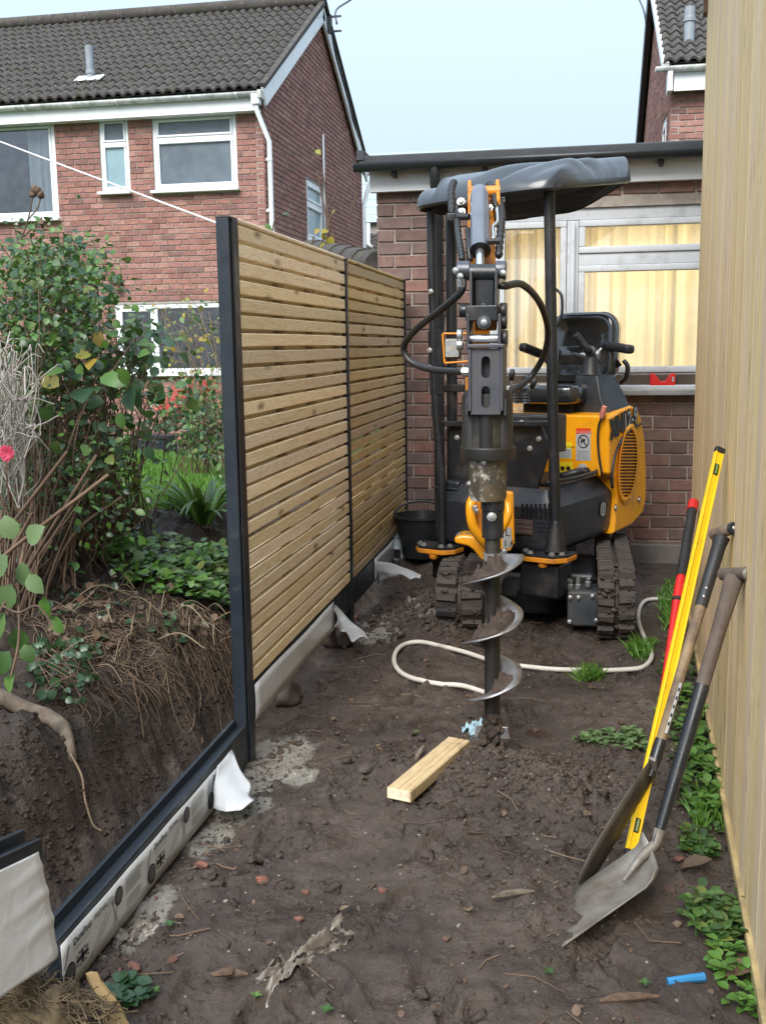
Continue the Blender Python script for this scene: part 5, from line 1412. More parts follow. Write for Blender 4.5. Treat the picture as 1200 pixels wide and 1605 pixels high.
# mounting plates with painted edges
for (cxp, cyp, w, d, v) in ((685, 856, .27, .17, -.03), (855, 868, .29, .20, .0)):
    c = EV(cxp, cyp, v); hx = [(-w / 2, -d * .15), (-w * .3, -d / 2), (w * .3, -d / 2), (w / 2, -d * .15), (w / 2, d / 2), (-w / 2, d / 2)]
    Lp = lambda s, z: [c + eu * (x * s) + ev * (y * s) + Z_ * z for x, y in hx]
    o = loft([Lp(1, -.034), Lp(1, -.006)]).build('mount_plate', M['orange'], digger, bevel=.004)
    loft([Lp(.985, -.005), Lp(.97, .010)]).build('plate_pad', M['black_steel'], o, bevel=.003)
    for k in ((-.38, -.15), (.38, -.15), (-.2, -.4), (.24, -.38)): bolt(c + eu * (k[0] * w) + ev * (k[1] * d) + Z_ * .011, Z_, o, .015, .015)
    MB().lathe([(.02, 0), (.028, .01), (.028, .03)], c - Z_ * .066 + eu * .01 - ev * .06, n=10).build('plate_nut', M['orange'], o, True, 40)
a = EV(855, 905, .06); MB().box(a, (.24, .2, .2), EA).build('plate_stand', M['black_steel'], digger, bevel=.02)
a = EV(700, 880, .10); MB().box(a - Z_ * .02, (.14, .14, .16), EA).build('plate_stand', M['black_steel'], digger, bevel=.02)
# --- canopy roof
NA, NC = 64, 40; V = []
def cz_(a, c):
    S = lambda p, q, x: float(sst(p, q, x))
    lip = 2.435 + .035 * a + .13 * c * S(.5, 1, a) + .03 * c
    top = 2.605 + .03 * c + (.145 * c - .03 * (1 - c)) * S(.6, 1, a)
    top -= .075 * (1 - S(.165, .235, a)) + .03 * math.exp(-((a - .20) / .022) ** 2)
    d = a - (.54 + 1.05 * c)                       # crease running back from the front, ridge beside it
    f = S(.62, .30, c) if False else max(0.0, 1 - max(0, c - .25) / .35)
    top += f * (-.062 * math.exp(-(d / .045) ** 2) + .022 * math.exp(-((d + .12) / .07) ** 2) + .015 * math.exp(-((d - .12) / .06) ** 2))
    d2 = a - (.78 + .8 * c); top += -.020 * max(0, 1 - c / .4) * math.exp(-(d2 / .03) ** 2)
    nose = .30 if a > .22 else .16
    kf = min(1.0, c / nose); k = (1 - (1 - kf) ** 2.3) ** .62
    ks = 1 - max(0.0, (a - .90) / .10) ** 3 * .95
    kl = 1 - max(0.0, (.10 - a) / .10) ** 2.5 * .95
    kb = 1 - max(0.0, (c - .93) / .07) ** 3 * .9
    return lip + max(.012, (top - lip) * min(k, 1) * ks * kl * kb)
def cpos(a, c): 
    # rounded plan
    aa, cc = 2 * a - 1, 2 * c - 1
    k = 1 - .035 * (abs(aa) ** 6) * (abs(cc) ** 6) * 3
    fr = -.04 * (1 - abs(aa) ** 2)
    return -.385 + aa * .475 * k, .415 + cc * .575 * k + fr * (1 - c)
for j in range(NC + 1):
    for i in range(NA + 1):
        a, c = i / NA, j / NC; u, v = cpos(a, c); edge = min(a, 1 - a) * .95; edge2 = min(c, 1 - c) * 1.15; e_ = min(edge, edge2)
        z = cz_(a, c)
        V.append(E(u, v, z))
idx_ = lambda i, j: j * (NA + 1) + i
F = [(idx_(i, j), idx_(i + 1, j), idx_(i + 1, j + 1), idx_(i, j + 1)) for j in range(NC) for i in range(NA)]
loop = [(i, 0) for i in range(NA)] + [(NA, j) for j in range(NC)] + [(i, NC) for i in range(NA, 0, -1)] + [(0, j) for j in range(NC, 0, -1)]
k0 = len(V); m = len(loop)
for d, ins in ((.028, 1.004), (.040, .98)):
    for (i, j) in loop:
        a, c = i / NA, j / NC; u, v = cpos(a, c); P = V[idx_(i, j)]
        sk = d; uu, vv_ = -.385 + (u + .385) * ins, .415 + (v - .415) * ins
        V.append(E(uu, vv_, P.z - sk))
for q in range(m):
    i1, i2 = loop[q], loop[(q + 1) % m]
    F.append((idx_(*i1), k0 + q, k0 + (q + 1) % m, idx_(*i2))); F.append((k0 + q, k0 + m + q, k0 + m + (q + 1) % m, k0 + (q + 1) % m))
lin = MB(); lin.add([V[k0 + m + q] + Z_ * .006 for q in range(m)], [tuple(range(m))]); lin.build('canopy_dark_sheet', simple('matt_black_sheet', (.012, .013, .014), .9, .2, 5, spec=.1), digger)  # matt black sheet added to darken the underside and lose its reflections
mb = MB(); mb.add(V, F); can = mb.build('canopy', M['canopy'], digger, True, 55)
# --- boom, dipper and linkage; the boom swings towards the camera
AX = at(771.5, 880, 4.0)
bdv = Vector((at(757, 800, 5.55).x - AX.x, 1.55, 0)).normalized(); blt = Vector((bdv.y, -bdv.x, 0))     # back / image right
def B(d, z, l=0.0): return Vector((AX.x, 4.0, 0)) + bdv * (d / bdv.y) + blt * (l - .024) + Z_ * z
BA = (blt, bdv, Z_)
def bprism(name, poly, w, mat, parent=None, l=0.0, bevel=.006):
    mb = MB(); mb.prism([(p[0] - 4.0, p[1]) for p in poly], lambda a, b, q: B(a, b, q + l), -w / 2, w / 2); return mb.build(name, mat, parent or digger, bevel=bevel)
bprism('boom', [(5.46, .66), (5.62, .70), (5.60, 1.1), (5.46, 1.6), (5.22, 1.98), (4.80, 2.27), (4.68, 2.23), (4.72, 2.11), (5.04, 1.86), (5.28, 1.5), (5.40, 1.05)], .09, M['orange'])
dip = bprism('dipper', [(4.70, 2.30), (4.60, 2.30), (4.08, 1.83), (4.02, 1.74), (4.10, 1.70), (4.20, 1.78), (4.74, 2.18)], .082, M['orange'])
for s_ in (-1, 1):
    bprism('dipper_plate', [(4.66, 2.34), (4.54, 2.33), (4.44, 2.24), (4.44, 2.12), (4.60, 2.14)], .016, M['orange'], dip, s_ * .058)
Bq = lambda px, py, Y: at(px, py, Y)
MB().tube([B(.50, 2.275, -.066), B(.50, 2.275, .066)], .024, 12).build('cylinder_pin', M['orange'], dip, True, 40)
MB().lathe([(.026, -.09), (.026, -.085), (.026, .085), (.026, .09)], B(.60, 2.24), blt, 12).build('dipper_pin', M['black_steel'], dip, True, 40)
for (px, py) in ((722, 316), (723, 332), (766, 326)): bolt(at(px, py, 4.42), (0, -1, .3), dip, .012, .015, M['zinc'])
# bucket cylinder lying on the dipper
c0, c1, c2_ = at(751, 305, 4.42), at(752, 392, 4.16), at(752, 420, 4.08)
cdv = (c1 - c0).normalized()
cy_ = MB().tube([c0 - cdv * .03, c0, c0 + cdv * .02, c1 - cdv * .012, c1 + cdv * .005], [.030, .036, .0385, .0385, .042], 18).build('bucket_cylinder', simple('blue_grey_cylinder', (.11, .125, .16), .3, .2, 8, .1, 120, coat=.3), dip, True, 40)
MB().tube([c1 + cdv * .005, c1 + cdv * .009], [.042, .030], 18).build('cylinder_gland', M['black_steel'], cy_, True, 40)
MB().tube([c1, c2_], .017, 12).build('cylinder_rod', M['chrome'], cy_, True, 50)
MB().tube([at(707, 340, 4.38), at(735, 340, 4.35)], .013, 8).build('hose_bar', M['black_steel'], dip, True, 40)
MB().tube([at(762, 378, 4.15), at(783, 378, 4.16)], .013, 8).build('hose_bar', M['black_steel'], dip, True, 40)
MB().box(at(707, 341, 4.37), (.04, .03, .035), BA).build('hose_clamp', M['black_steel'], dip, bevel=.006)
def spiral(name, pts, r, parent):
    P = cr(pts, 14); rr = [r * (1.0 if i % 3 else .74) for i in range(len(P))]
    return MB().tube(P, rr, 10).build(name, M['hose'], parent, True)
spiral('spiral_hose', [at(711, 285, 4.6), at(707, 300, 4.52), at(708, 335, 4.40)], .0165, dip)
spiral('spiral_hose', [at(714, 318, 4.5), at(716, 350, 4.34), at(720, 382, 4.22), at(724, 408, 4.14)], .014, dip)
spiral('spiral_hose', [at(766, 288, 4.62), at(773, 300, 4.52), at(777, 325, 4.44)], .0165, dip)
spiral('spiral_hose', [at(782, 312, 4.5), at(786, 335, 4.42), at(784, 362, 4.3), at(781, 402, 4.16)], .0165, dip)
MB().tube(cr([at(778, 325, 4.42), at(779, 348, 4.33), at(772, 356, 4.30), at(773, 375, 4.22)], 6), .008, 8).build('steel_pipe', M['chrome'], dip, True)
MB().tube([at(733, 360, 4.3), at(736, 408, 4.15)], .012, 8).build('steel_pipe', M['hose'], dip, True)
# pivot bosses and links
def bos(x0, x1, y, Y, r, nm, mat, par): return MB().tube([at(x0, y, Y), at(x0 + 1.5, y, Y), at(x1 - 1.5, y, Y), at(x1, y, Y)], [r * .9, r, r, r * .9], 16).build(nm, mat, par, True, 40)
bos(716, 737, 424, 4.06, .036, 'pivot_boss', M['grey_steel'], dip); bos(776, 793, 424, 4.06, .036, 'pivot_boss', M['grey_steel'], dip); bos(735, 778, 428, 4.05, .034, 'link_pin', M['black_steel'], dip)
for px, py in ((714, 424), (721, 433), (788, 428)): bolt(at(px, py, 4.02), (-.4, -1, 0), dip, .010, .012)
lk = MB().box2((at(742, 430, 4.06).x, 4.03, at(760, 498, 4.05).z), (at(777, 430, 4.06).x, 4.12, at(760, 415, 4.05).z)).build('link_block', M['black_steel'], digger, bevel=.012)
for (x0, x1) in ((735.5, 740), (776.5, 781)):
    a, b = at(x0, 0, 4).x, at(x1, 0, 4).x
    MB().box2((a, 3.985, at(760, 492, 4).z), (b, 4.11, at(760, 425, 4).z)).build('link_plate', M['grey_steel'], lk, bevel=.003)
bolt(at(757, 482, 4.028), (0, -1, 0), lk, .016, .010, M['black_steel'])
bos(720, 736, 487, 4.05, .026, 'pivot_boss', M['black_steel'], lk); bos(783, 794, 487, 4.05, .030, 'pivot_boss', M['black_steel'], lk)
hb = MB().box2((at(729, 0, 4).x, 3.98, at(0, 517, 4).z), (at(782, 0, 4).x, 4.12, at(0, 494, 4).z)).build('hitch_block', M['black_steel'], digger, bevel=.006)
bolt(at(758, 505, 3.977), (0, -1, 0), hb, .020, .012, M['grey_steel']); bolt(at(758, 505, 3.966), (0, -1, 0), hb, .009, .006, M['zinc'])
for (x0, x1) in ((731, 736), (782, 787.5)):
    a, b = at(x0, 0, 4).x, at(x1, 0, 4).x
    MB().box2((a, 3.975, at(760, 548, 4).z), (b, 4.13, at(760, 492, 4).z)).build('hitch_ear', M['grey_steel'], hb, bevel=.004)
bos(735, 784, 531, 4.0, .017, 'hitch_pin', M['chrome'], hb); bos(716, 724, 525, 4.0, .022, 'pin_nut', M['zinc'], hb); bos(716, 725, 541, 4.0, .020, 'pin_nut', M['zinc'], hb); bos(787, 795, 530, 4.02, .030, 'pivot_boss', M['black_steel'], hb); bos(783, 794, 505, 4.03, .026, 'pivot_boss', M['black_steel'], hb)
# auger bracket with slots
def slotplate():
    x0, x1 = at(740, 600, 3.94).x, at(786, 600, 3.94).x; z0, z1 = at(763, 648, 3.94).z, at(763, 546, 3.94).z
    mb = MB(); xc = (x0 + x1) / 2; sw = .016; yb, yf = 3.894, 3.882
    s1 = (at(762, 592, 3.94).z, at(762, 558, 3.94).z); s2 = (at(764, 638, 3.94).z, at(764, 604, 3.94).z)
    for (a, b, c, d) in ((x0, xc - sw, z0, z1), (xc + sw, x1, z0, z1), (xc - sw, xc + sw, z0, s2[0]), (xc - sw, xc + sw, s2[1], s1[0]), (xc - sw, xc + sw, s1[1], z1)): mb.box2((a, yf, c), (b, yb, d))
    for zc in s1 + s2: pass
    for (za, zb_) in (s1, s2):
        for zc, sg in ((za, 1), (zb_, -1)):
            for q in (-1, 1):
                mb.prism([(xc + q * sw, zc), (xc + q * sw, zc + sg * sw), (xc + q * sw * .92, zc + sg * sw * .6), (xc + q * sw * .7, zc + sg * sw * .28), (xc + q * sw * .35, zc + sg * sw * .06), (xc, zc)], lambda a, b, w: (a, w, b), yf, yb)
    return mb, x0, x1, z0, z1
mb, bx0, bx1, bz0, bz1 = slotplate()
bk = mb.build('auger_bracket', M['grey_steel'], digger)
for x in (bx0 - .004, bx1 + .004): MB().box2((x - .006, 3.874, bz0 + .012), (x + .006, 4.06, bz1)).build('bracket_side', M['grey_steel'], bk, bevel=.002, seg=1)
MB().box2((bx0 - .012, 3.868, bz1 + .001), (bx1 + .012, 4.07, bz1 + .016)).build('bracket_top', M['grey_steel'], bk, bevel=.003)
MB().box2((bx0 - .02, 3.885, bz0 - .006), (bx0 - .0105, 3.99, bz0 + .055)).build('bracket_foot', M['grey_steel'], bk, bevel=.004); MB().box2((bx1 + .0105, 3.885, bz0 - .006), (bx1 + .02, 3.99, bz0 + .055)).build('bracket_foot', M['grey_steel'], bk, bevel=.004)
MB().box2((bx0 + .004, 3.93, bz0 + .01), (bx1 - .004, 4.05, bz1 - .01)).build('bracket_core', M['felt'], bk)
# drive motor, flange, gearbox, output shaft
ac = Vector((AX.x, 4.0, 0)); zz = lambda py: at(771, py, 4.0).z
rm = (at(802, 660, 4.0).x - at(727, 660, 4.0).x) / 2; acx = (at(802, 660, 4.0).x + at(727, 660, 4.0).x) / 2
mc = Vector((acx, 4.0, 0))
dm = MB().lathe([(rm * .80, zz(612)), (rm * .97, zz(616)), (rm, zz(624)), (rm, zz(703))], mc, n=32).build('drive_motor', M['motor_steel'], digger, True, 35)
for s_ in (-1, 1):
    MB().tube([mc + X_ * (s_ * rm * .62) - Y_ * rm * .35 + Z_ * zz(705), mc + X_ * (s_ * rm * .62) - Y_ * rm * .35 + Z_ * zz(622), mc + X_ * (s_ * rm * .62) - Y_ * rm * .30 + Z_ * zz(612)], [rm * .44, rm * .44, rm * .33], 18).build('motor_rib', M['motor_steel'], dm, True, 40)
MB().lathe([(rm * .36, zz(640)), (rm * .36, zz(702))], mc - Y_ * rm * .74, n=16).build('motor_hub', M['print_black'], dm, True, 40)
MB().lathe([(rm * 1.14, zz(718)), (rm * 1.16, zz(715)), (rm * 1.16, zz(701)), (rm * 1.12, zz(699))], mc, n=36).build('motor_flange', M['motor_steel'], dm, True, 35)
rg = rm * .79
MB().lathe([(rg * .93, zz(783)), (rg, zz(777)), (rg, zz(719))], mc, n=32).build('gearbox', M['worn_gear'], dm, True, 35)
bolt(mc + Vector((-.01, -rg, zz(722))), (0, -1, 0), dm, .007, .006); bolt(mc + Vector((-rg * .93, -.03, zz(757))), (-1, -.4, 0), dm, .010, .012)
sh_ = MB().lathe([(.042, zz(842)), (.042, zz(800)), (.046, zz(798)), (.046, zz(783))], ac, n=20).build('output_shaft', M['black_steel'], digger, True, 35)
bolt(ac + Vector((.0, -.044, zz(807))), (0, -1, 0), sh_, .014, .014); bolt(ac + Vector((-.06, -.0, zz(800))), (-1, -.4, 0), sh_, .012, .012)
au = MB().lathe([(.031, .0), (.031, zz(842))], ac, n=20).build('auger_shaft', M['motor_steel'], digger, True, 40)
MB().lathe([(.036, zz(878)), (.036, zz(866))], ac, n=16).build('shaft_collar', M['zinc'], au, True, 40)
zt0, pt = zz(916), .236
def hel(th): return zt0 + (th - math.pi) * pt / (2 * math.pi)
th0, th1 = -2.98 * math.pi, 2 * math.pi * 1.02
n = 150; V = []
for i in range(n + 1):
    th = th0 + (th1 - th0) * i / n; ro = .118 * (1 - .28 * float(sst(.35, .05, np.array(hel(th))))) if False else .120 - .03 * max(0, 1 - (th - th0) / .7)
    ro += .002 * math.sin(th * 5.3)
    for r_ in (.028, .06, .09, ro):
        V.append(ac + Vector((r_ * math.cos(th), r_ * math.sin(th), hel(th) - (.004 if r_ > .1 else 0))))
F = [(i * 4 + j, i * 4 + j + 1, i * 4 + j + 5, i * 4 + j + 4) for i in range(n) for j in range(3)]
mb = MB(); mb.add(V, F); fl_ = mb.build('auger_flight', M['flight'], au, True); fl_.modifiers.new('t', 'SOLIDIFY').thickness = .0065
# earth still clinging to the flights
rs_ = np.random.RandomState(4)
for (ta, tb_, hh_, nm) in ((math.pi * .96, math.pi * 1.80, .045, 'clinging_soil'), (-math.pi * 1.04, math.pi * .05, .042, 'clinging_soil'), (-math.pi * 2.5, -math.pi * 2.05, .014, 'clinging_soil')):
    V = []; n = 46; m = 14
    for i in range(n + 1):
        th = ta + (tb_ - ta) * i / n; en = min(1, min(i, n - i) / (n * .16))
        for j in range(m + 1):
            q = j / m; r_ = .030 + q * (.072 + .010 * math.sin(th * 3)) * (0.75 + .25 * en)
            h_ = hh_ * en * (1 - q ** 3.5) * (1 + 1.1 * float(fbm(np.array([th * 5.0]), np.array([q * 5.0]), 4, 3)[0])) + .001
            V.append(ac + Vector((r_ * math.cos(th), r_ * math.sin(th), hel(th) + max(.0005, h_))))
    F = [(i * (m + 1) + j, i * (m + 1) + j + 1, (i + 1) * (m + 1) + j + 1, (i + 1) * (m + 1) + j) for i in range(n) for j in range(m)]
    mb = MB(); mb.add(V, F); mb.build(nm, M['soil'], au, True)
V = []
mb = MB()
for k in range(170):
    z_ = .20 * rs_.rand() ** 1.3; a_ = rs_.rand() * 6.28; r_ = .022 + .045 * (1 - z_ / .2) * rs_.rand()
    lp = lump((0, 0, 0), .005 + .013 * rs_.rand(), k + 5, .9, 1) if 'lump' in globals() else None
    if lp is None:
        s0_ = .005 + .013 * rs_.rand(); lp = MB(); lp.lathe([(s0_ * .5, -s0_), (s0_, -s0_ * .3), (s0_ * .8, s0_ * .5), (s0_ * .3, s0_)], (0, 0, 0), (rs_.rand(), rs_.rand(), 1), 6)
    o_ = ac + Vector((r_ * math.cos(a_), r_ * math.sin(a_), z_)); mb.add([o_ + Vector(v) for v in lp.v], lp.f)
tag(mb.build('caked_mud', M['soil'], au), kind='stuff')
MB().lathe([(.004, -.03), (.02, .02), (.03, .06), (.036, .14), (.031, .16)], ac, n=12).build('pilot_bit', M['motor_steel'], au, True, 40)
for s_ in (-1, 1): MB().box(ac + X_ * (s_ * .048) + Z_ * .12, (.05, .012, .05), taper=.6).build('cutting_tooth', M['flight'], au, bevel=.003)
# long loose hoses
MB().tube(cr([at(724, 436, 4.08), at(725, 448, 4.06), at(718, 462, 4.07), at(690, 486, 4.15), at(652, 516, 4.3), at(633, 542, 4.4), at(642, 566, 4.4), at(676, 579, 4.35), at(728, 583, 4.25)], 8), .0145, 10).build('hydraulic_hose', M['hose'], digger, True)
MB().tube(cr([at(783, 434, 4.08), at(783, 446, 4.06), at(792, 448, 4.06), at(818, 446, 4.2), at(845, 474, 4.45), at(858, 515, 4.7), at(852, 556, 4.85), at(828, 594, 4.9), at(792, 620, 4.7)], 8), .0145, 10).build('hydraulic_hose', M['hose'], digger, True)
for (px, py, Y, d) in ((723, 442, 4.06, (0, 0, 1)), (783, 440, 4.06, (0, 0, 1)), (731, 583, 4.25, (1, 0, 0))):
    MB().lathe([(.018, -.02), (.020, -.01), (.020, .012), (.016, .014), (.016, .024)], at(px, py, Y), d, 8).build('hose_fitting', M['zinc'], digger, True, 30)
MB().box(at(735, 620, 4.5), (.03, .06, .22)).build('boom_bracket', M['orange'], digger, bevel=.01)
# work lamp in its orange cage
lx = at(709, 546, 4.95)
lc = MB()
for (x0, y0, x1, y1) in ((694, 523, 738, 523), (694, 523, 697, 569), (697, 569, 738, 566)): lc.bar(at(x0, y0, 4.95), at(x1, y1, 4.95), .010, .035, (0, 1, 0))
cg = lc.build('lamp_bracket', M['orange'], digger, bevel=.003, seg=1)
wl0 = MB().box(lx, (.078, .05, .10)).build('work_lamp', M['black_plastic'], cg, bevel=.012)
MB().box(lx - Y_ * .026, (.064, .006, .082)).build('lamp_lens', simple('lamp_lens', (.32, .31, .27), .2, .2, 40, .4, 40, coat=.6), wl0, bevel=.006)
for dx in (-.016, .016):
    for dz in (-.022, .022): MB().disc(lx + Vector((dx, -.0295, dz)), .012, (0, -1, 0), 12).build('lamp_led', M['chrome'], wl0)
# yellow swing bracket
MB().tube(cr([at(741, 781, 5.45), at(737, 795, 5.42), at(740, 822, 5.42), at(752, 842, 5.45), at(764, 856, 5.5)], 6), .026, 10).build('swing_arm', M['yellow'], digger, True)
MB().tube(cr([at(795, 788, 5.45), at(796, 806, 5.42), at(789, 824, 5.42), at(780, 838, 5.45)], 6), .022, 10).build('swing_arm', M['yellow'], digger, True)
def ypoly(px, Y, th, nm, mat, bevel=.01, par=None):
    A = [at(x, y, Y) for x, y in px]; return loft([A, [p + Y_ * th for p in A]]).build(nm, mat, par or digger, bevel=bevel)
ypoly([(711, 842), (724, 839), (748, 841), (758, 852), (764, 884), (752, 876), (741, 862), (732, 856), (712, 852)], 5.62, .16, 'swing_casting', M['yellow'], .014)
for px in (720, 733): bolt(at(px, 841, 5.68) + Z_ * .004, Z_, digger, .016, .016)
yp = ypoly([(782, 768), (804, 772), (806, 852), (799, 864), (782, 862)], 5.60, .05, 'swing_plate', M['yellow'], .008)
ypoly([(787, 826), (801, 827), (802, 858), (787, 860)], 5.596, .003, 'plate_label', M['film'], 0, yp)
text_mb('L', at(791, 840, 5.594), X_, Z_, .055).build('lettering', M['print_black'], yp); text_mb('1.6', at(788, 856, 5.594), X_, Z_, .05).build('lettering', M['print_black'], yp)
ypoly([(745, 800), (783, 800), (783, 870), (752, 870)], 5.66, .2, 'swing_post', M['black_steel'], .02)
bolt(at(790, 424 + 440, 5.59), (0, -1, 0), digger, .012, .012); bolt(at(744, 796, 5.40), (-.3, -1, 0), digger, .013, .014)

# ------------------------------------------------------------------ hand tools leaning on the shed
def tgrip(mb_list, T, shaft, root, mat_wood, mat_metal, yaw_dir):
    """strapped T-grip: cross piece with end cap"""
# narrow spade
t = thing('trench_spade', 'narrow bladed spade with black top half and bare wooden lower shaft', 'spade', onground(905, 1395))
T = onshed(1131, 838, .035); S = at(1018, 1217, 3.35); tip = onground(905, 1397, -.01)
sd_ = (S - T).normalized()
g0 = T; cross = Vector((fd.x, fd.y, 0)) * .9 + fn * .3; cross = (cross - sd_ * cross.dot(sd_)).normalized()
MB().tube([g0 - cross * .062 + sd_ * -.012, g0 + cross * .062 + sd_ * -.012], [.020, .021], 14).build('grip', M['ash'], t, True, 50)
MB().tube([g0 - cross * .074 + sd_ * -.012, g0 - cross * .0625 + sd_ * -.012], [.019, .024], 14).build('grip_cap', M['black_steel'], t, True, 40)
MB().tube([g0 - cross * .0755 + sd_ * -.012, g0 - cross * .0742 + sd_ * -.012], [.006, .008], 8).build('rivet', M['zinc'], t)
m1 = T.lerp(S, .30); m2 = T.lerp(S, .86)
nrm_s = cross.cross(sd_).normalized()
mb = MB(); mb.tube([T + sd_ * .012, T.lerp(S, .05), T.lerp(S, .16), m1 + sd_ * .01], [.030, .024, .023, .0215], 14); mb.build('black_sleeve', M['black_grip'], t, True, 50)
for q in (.24, .275):
    p = T.lerp(S, q); vdir = (CAM - p).normalized(); vdir = (vdir - sd_ * vdir.dot(sd_)).normalized()
    MB().tube([p + vdir * .019, p + vdir * .026], [.007, .005], 8).build('rivet', M['zinc'], t, True)
zax = sd_.to_track_quat('Z', 'Y')
mb = MB(); mb.tube([(0, 0, 0), (0, 0, (m2 - m1).length / 2), (0, 0, (m2 - m1).length)], [.0195, .0185, .0175], 14)
o = mb.build('shaft', M['ash'], t, True, 50); o.location = (m1 + m2) / 2 - WL[t]; o.rotation_euler = zax.to_euler()
vd = (CAM - m2).normalized(); vd = (vd - sd_ * vd.dot(sd_)).normalized(); sdv = sd_.cross(vd)
lab_a, lab_b = T.lerp(S, .63), T.lerp(S, .83)
mbl = MB(); mbl.add([lab_a + vd * .0195 - sdv * .013, lab_a + vd * .0215 - sdv * .004, lab_b + vd * .0205 - sdv * .004, lab_b + vd * .0185 - sdv * .013], [(0, 1, 2, 3)])
mbl.build('paper_label', M['film'], t)
for k in range(5):
    p = lab_a.lerp(lab_b, .1 + .17 * k)
    MB().add([p + vd * .0203 - sdv * .0115, p + vd * .0222 - sdv * .006, p + sd_ * .012 + vd * .0222 - sdv * .006, p + sd_ * .012 + vd * .0203 - sdv * .0115], [(0, 1, 2, 3)]).build('label_print', M['print_black'], t)
MB().tube([m2 - sd_ * .005, T.lerp(S, .93), S], [.0195, .0205, .015], 12).build('socket', M['black_steel'], t, True, 50)
bd = (tip - S); bl = bd.length; bd.normalize()
vv = (CAM - S).normalized(); wv = vv - bd * vv.dot(bd); wv.normalize()
wv = (Matrix.Rotation(R(17), 3, bd) @ wv).normalized(); nv = bd.cross(wv)
mb = MB(); V = []
for i in range(7):
    q = i / 6; w_ = (.070 + .012 * math.sin(q * 3)) * (1 if q < .85 else .8)
    for j in range(5):
        s_ = (j / 4 - .5) * 2; V.append(S + bd * (bl * q - .02) + wv * (w_ * s_) + nv * (.004 * s_ * s_ + .004 * math.sin(q * 3)))
F = [(i * 5 + j, i * 5 + j + 1, i * 5 + j + 6, i * 5 + j + 5) for i in range(6) for j in range(4)]
mb.add(V, F); o = mb.build('blade', M['dark_blade'], t, True); o.modifiers.new('t', 'SOLIDIFY').thickness = .004
MB().bar(S - wv * .075 - bd * .02, S + wv * .075 - bd * .02, .012, .024, nv).build('tread', M['steel_blade'], o, bevel=.002)

# square shovel
t = thing('square_shovel', 'square mouthed steel shovel with dark muddy shaft, closest to the camera', 'shovel', onground(881, 1492))
T = onshed(1150, 905, .03); S = at(1029, 1315, 3.0); sd_ = (S - T).normalized()
cross = (fd * .85 + fn * .4); cross = (cross - sd_ * cross.dot(sd_)).normalized()
MB().tube([T - cross * .064 - sd_ * .012, T - cross * .02 - sd_ * .012, T + cross * .064 - sd_ * .012], [.022, .019, .021], 14).build('grip', M['dark_ash'], t, True, 50)
MB().tube([T - cross * .070 - sd_ * .012, T - cross * .0645 - sd_ * .012], [.015, .021], 12).build('grip_cap', M['steel_blade'], t, True, 40)
MB().tube([T - cross * .0715 - sd_ * .012, T - cross * .0702 - sd_ * .012], [.005, .007], 8).build('rivet', M['zinc'], t)
m1 = T.lerp(S, .43)
mb = MB(); Lq = (m1 - T).length; mb.tube([(0, 0, -.005), (0, 0, .05), (0, 0, Lq * .5), (0, 0, Lq * .92), (0, 0, Lq)], [.031, .027, .0225, .0215, .021], 14)
o = mb.build('shaft', M['dark_ash'], t, True, 50); o.location = (T + m1) / 2 - WL[t]; o.rotation_euler = sd_.to_track_quat('Z', 'Y').to_euler()
mb = MB(); mb.tube([m1 - sd_ * .03, m1, T.lerp(S, .55), T.lerp(S, .8), S + sd_ * .02], [.0185, .0225, .022, .019, .015], 12); mb.build('steel_socket', M['black_steel'], t, True, 50)
A, B, C, D = at(1019, 1322, 3.03), at(1040, 1381, 2.86), onground(880, 1493, .016), onground(899, 1405, .022)
mb = MB(); V = []; NU, NV = 12, 8
nn = (D - A).cross(B - A).normalized(); nn = nn if nn.z > 0 else -nn
for j in range(NV + 1):
    for i in range(NU + 1):
        u, v = i / NU, j / NV
        p = A.lerp(D, u).lerp(B.lerp(C, u), v)
        lip = .020 * (abs(v - .5) * 2) ** 6 * max(0, 1 - u * .9)
        dish = -.014 * (1 - (2 * v - 1) ** 2) * (1 - .35 * u) + .03 * max(0, .12 - u) / .12
        V.append(p + nn * (lip + dish))
F = [(j * (NU + 1) + i, j * (NU + 1) + i + 1, (j + 1) * (NU + 1) + i + 1, (j + 1) * (NU + 1) + i) for j in range(NV) for i in range(NU)]
mb.add(V, F); o = mb.build('blade', M['steel_blade'], t, True); o.modifiers.new('t', 'SOLIDIFY').thickness = .0035
MB().tube([S - sd_ * .03, S + sd_ * .015 + nn * .0, A.lerp(C, .16) - nn * .006, A.lerp(C, .36) - nn * .012], [.017, .016, .013, .004], 10).build('frog', M['steel_blade'], o, True)

# spirit level
T, B_ = onshed(1127, 706, .03), onground(987, 1337)
t = thing('spirit_level', 'long yellow spirit level leaning on the pale boards behind the spades', 'spirit level', B_)
ld_ = (B_ - T).normalized(); vv = (CAM - T).normalized(); wd = ld_.cross(vv).normalized(); wd = (Matrix.Rotation(R(-30), 3, ld_) @ wd).normalized(); hd_ = ld_.cross(wd)
A_ = (wd, hd_, ld_)
c_ = (T + B_) / 2; Lh = (B_ - T).length
MB().box(c_, (.032, .009, Lh - .02), A_).build('web', M['level'], t)
for s_ in (-1, 1):
    MB().box(c_ + wd * (s_ * .0145), (.007, .018, Lh - .02), A_).build('flange', M['level'], t, bevel=.0015, seg=1)
for p, s_ in ((T, -1), (B_, 1)): MB().box(p, (.038, .022, .022), A_).build('end_cap', M['black_plastic'], t, bevel=.004)
for q in (.055, .94):
    p = T.lerp(B_, q)
    f_ = MB().box(p, (.022, .012, .05), A_).build('vial_block', M['black_plastic'], t, bevel=.004)
    MB().tube([p - ld_ * .02 - hd_ * .008, p + ld_ * .02 - hd_ * .008], .006, 8).build('vial', simple('vial_green', (.1, .16, .03), .1, .05), f_, True, 50)
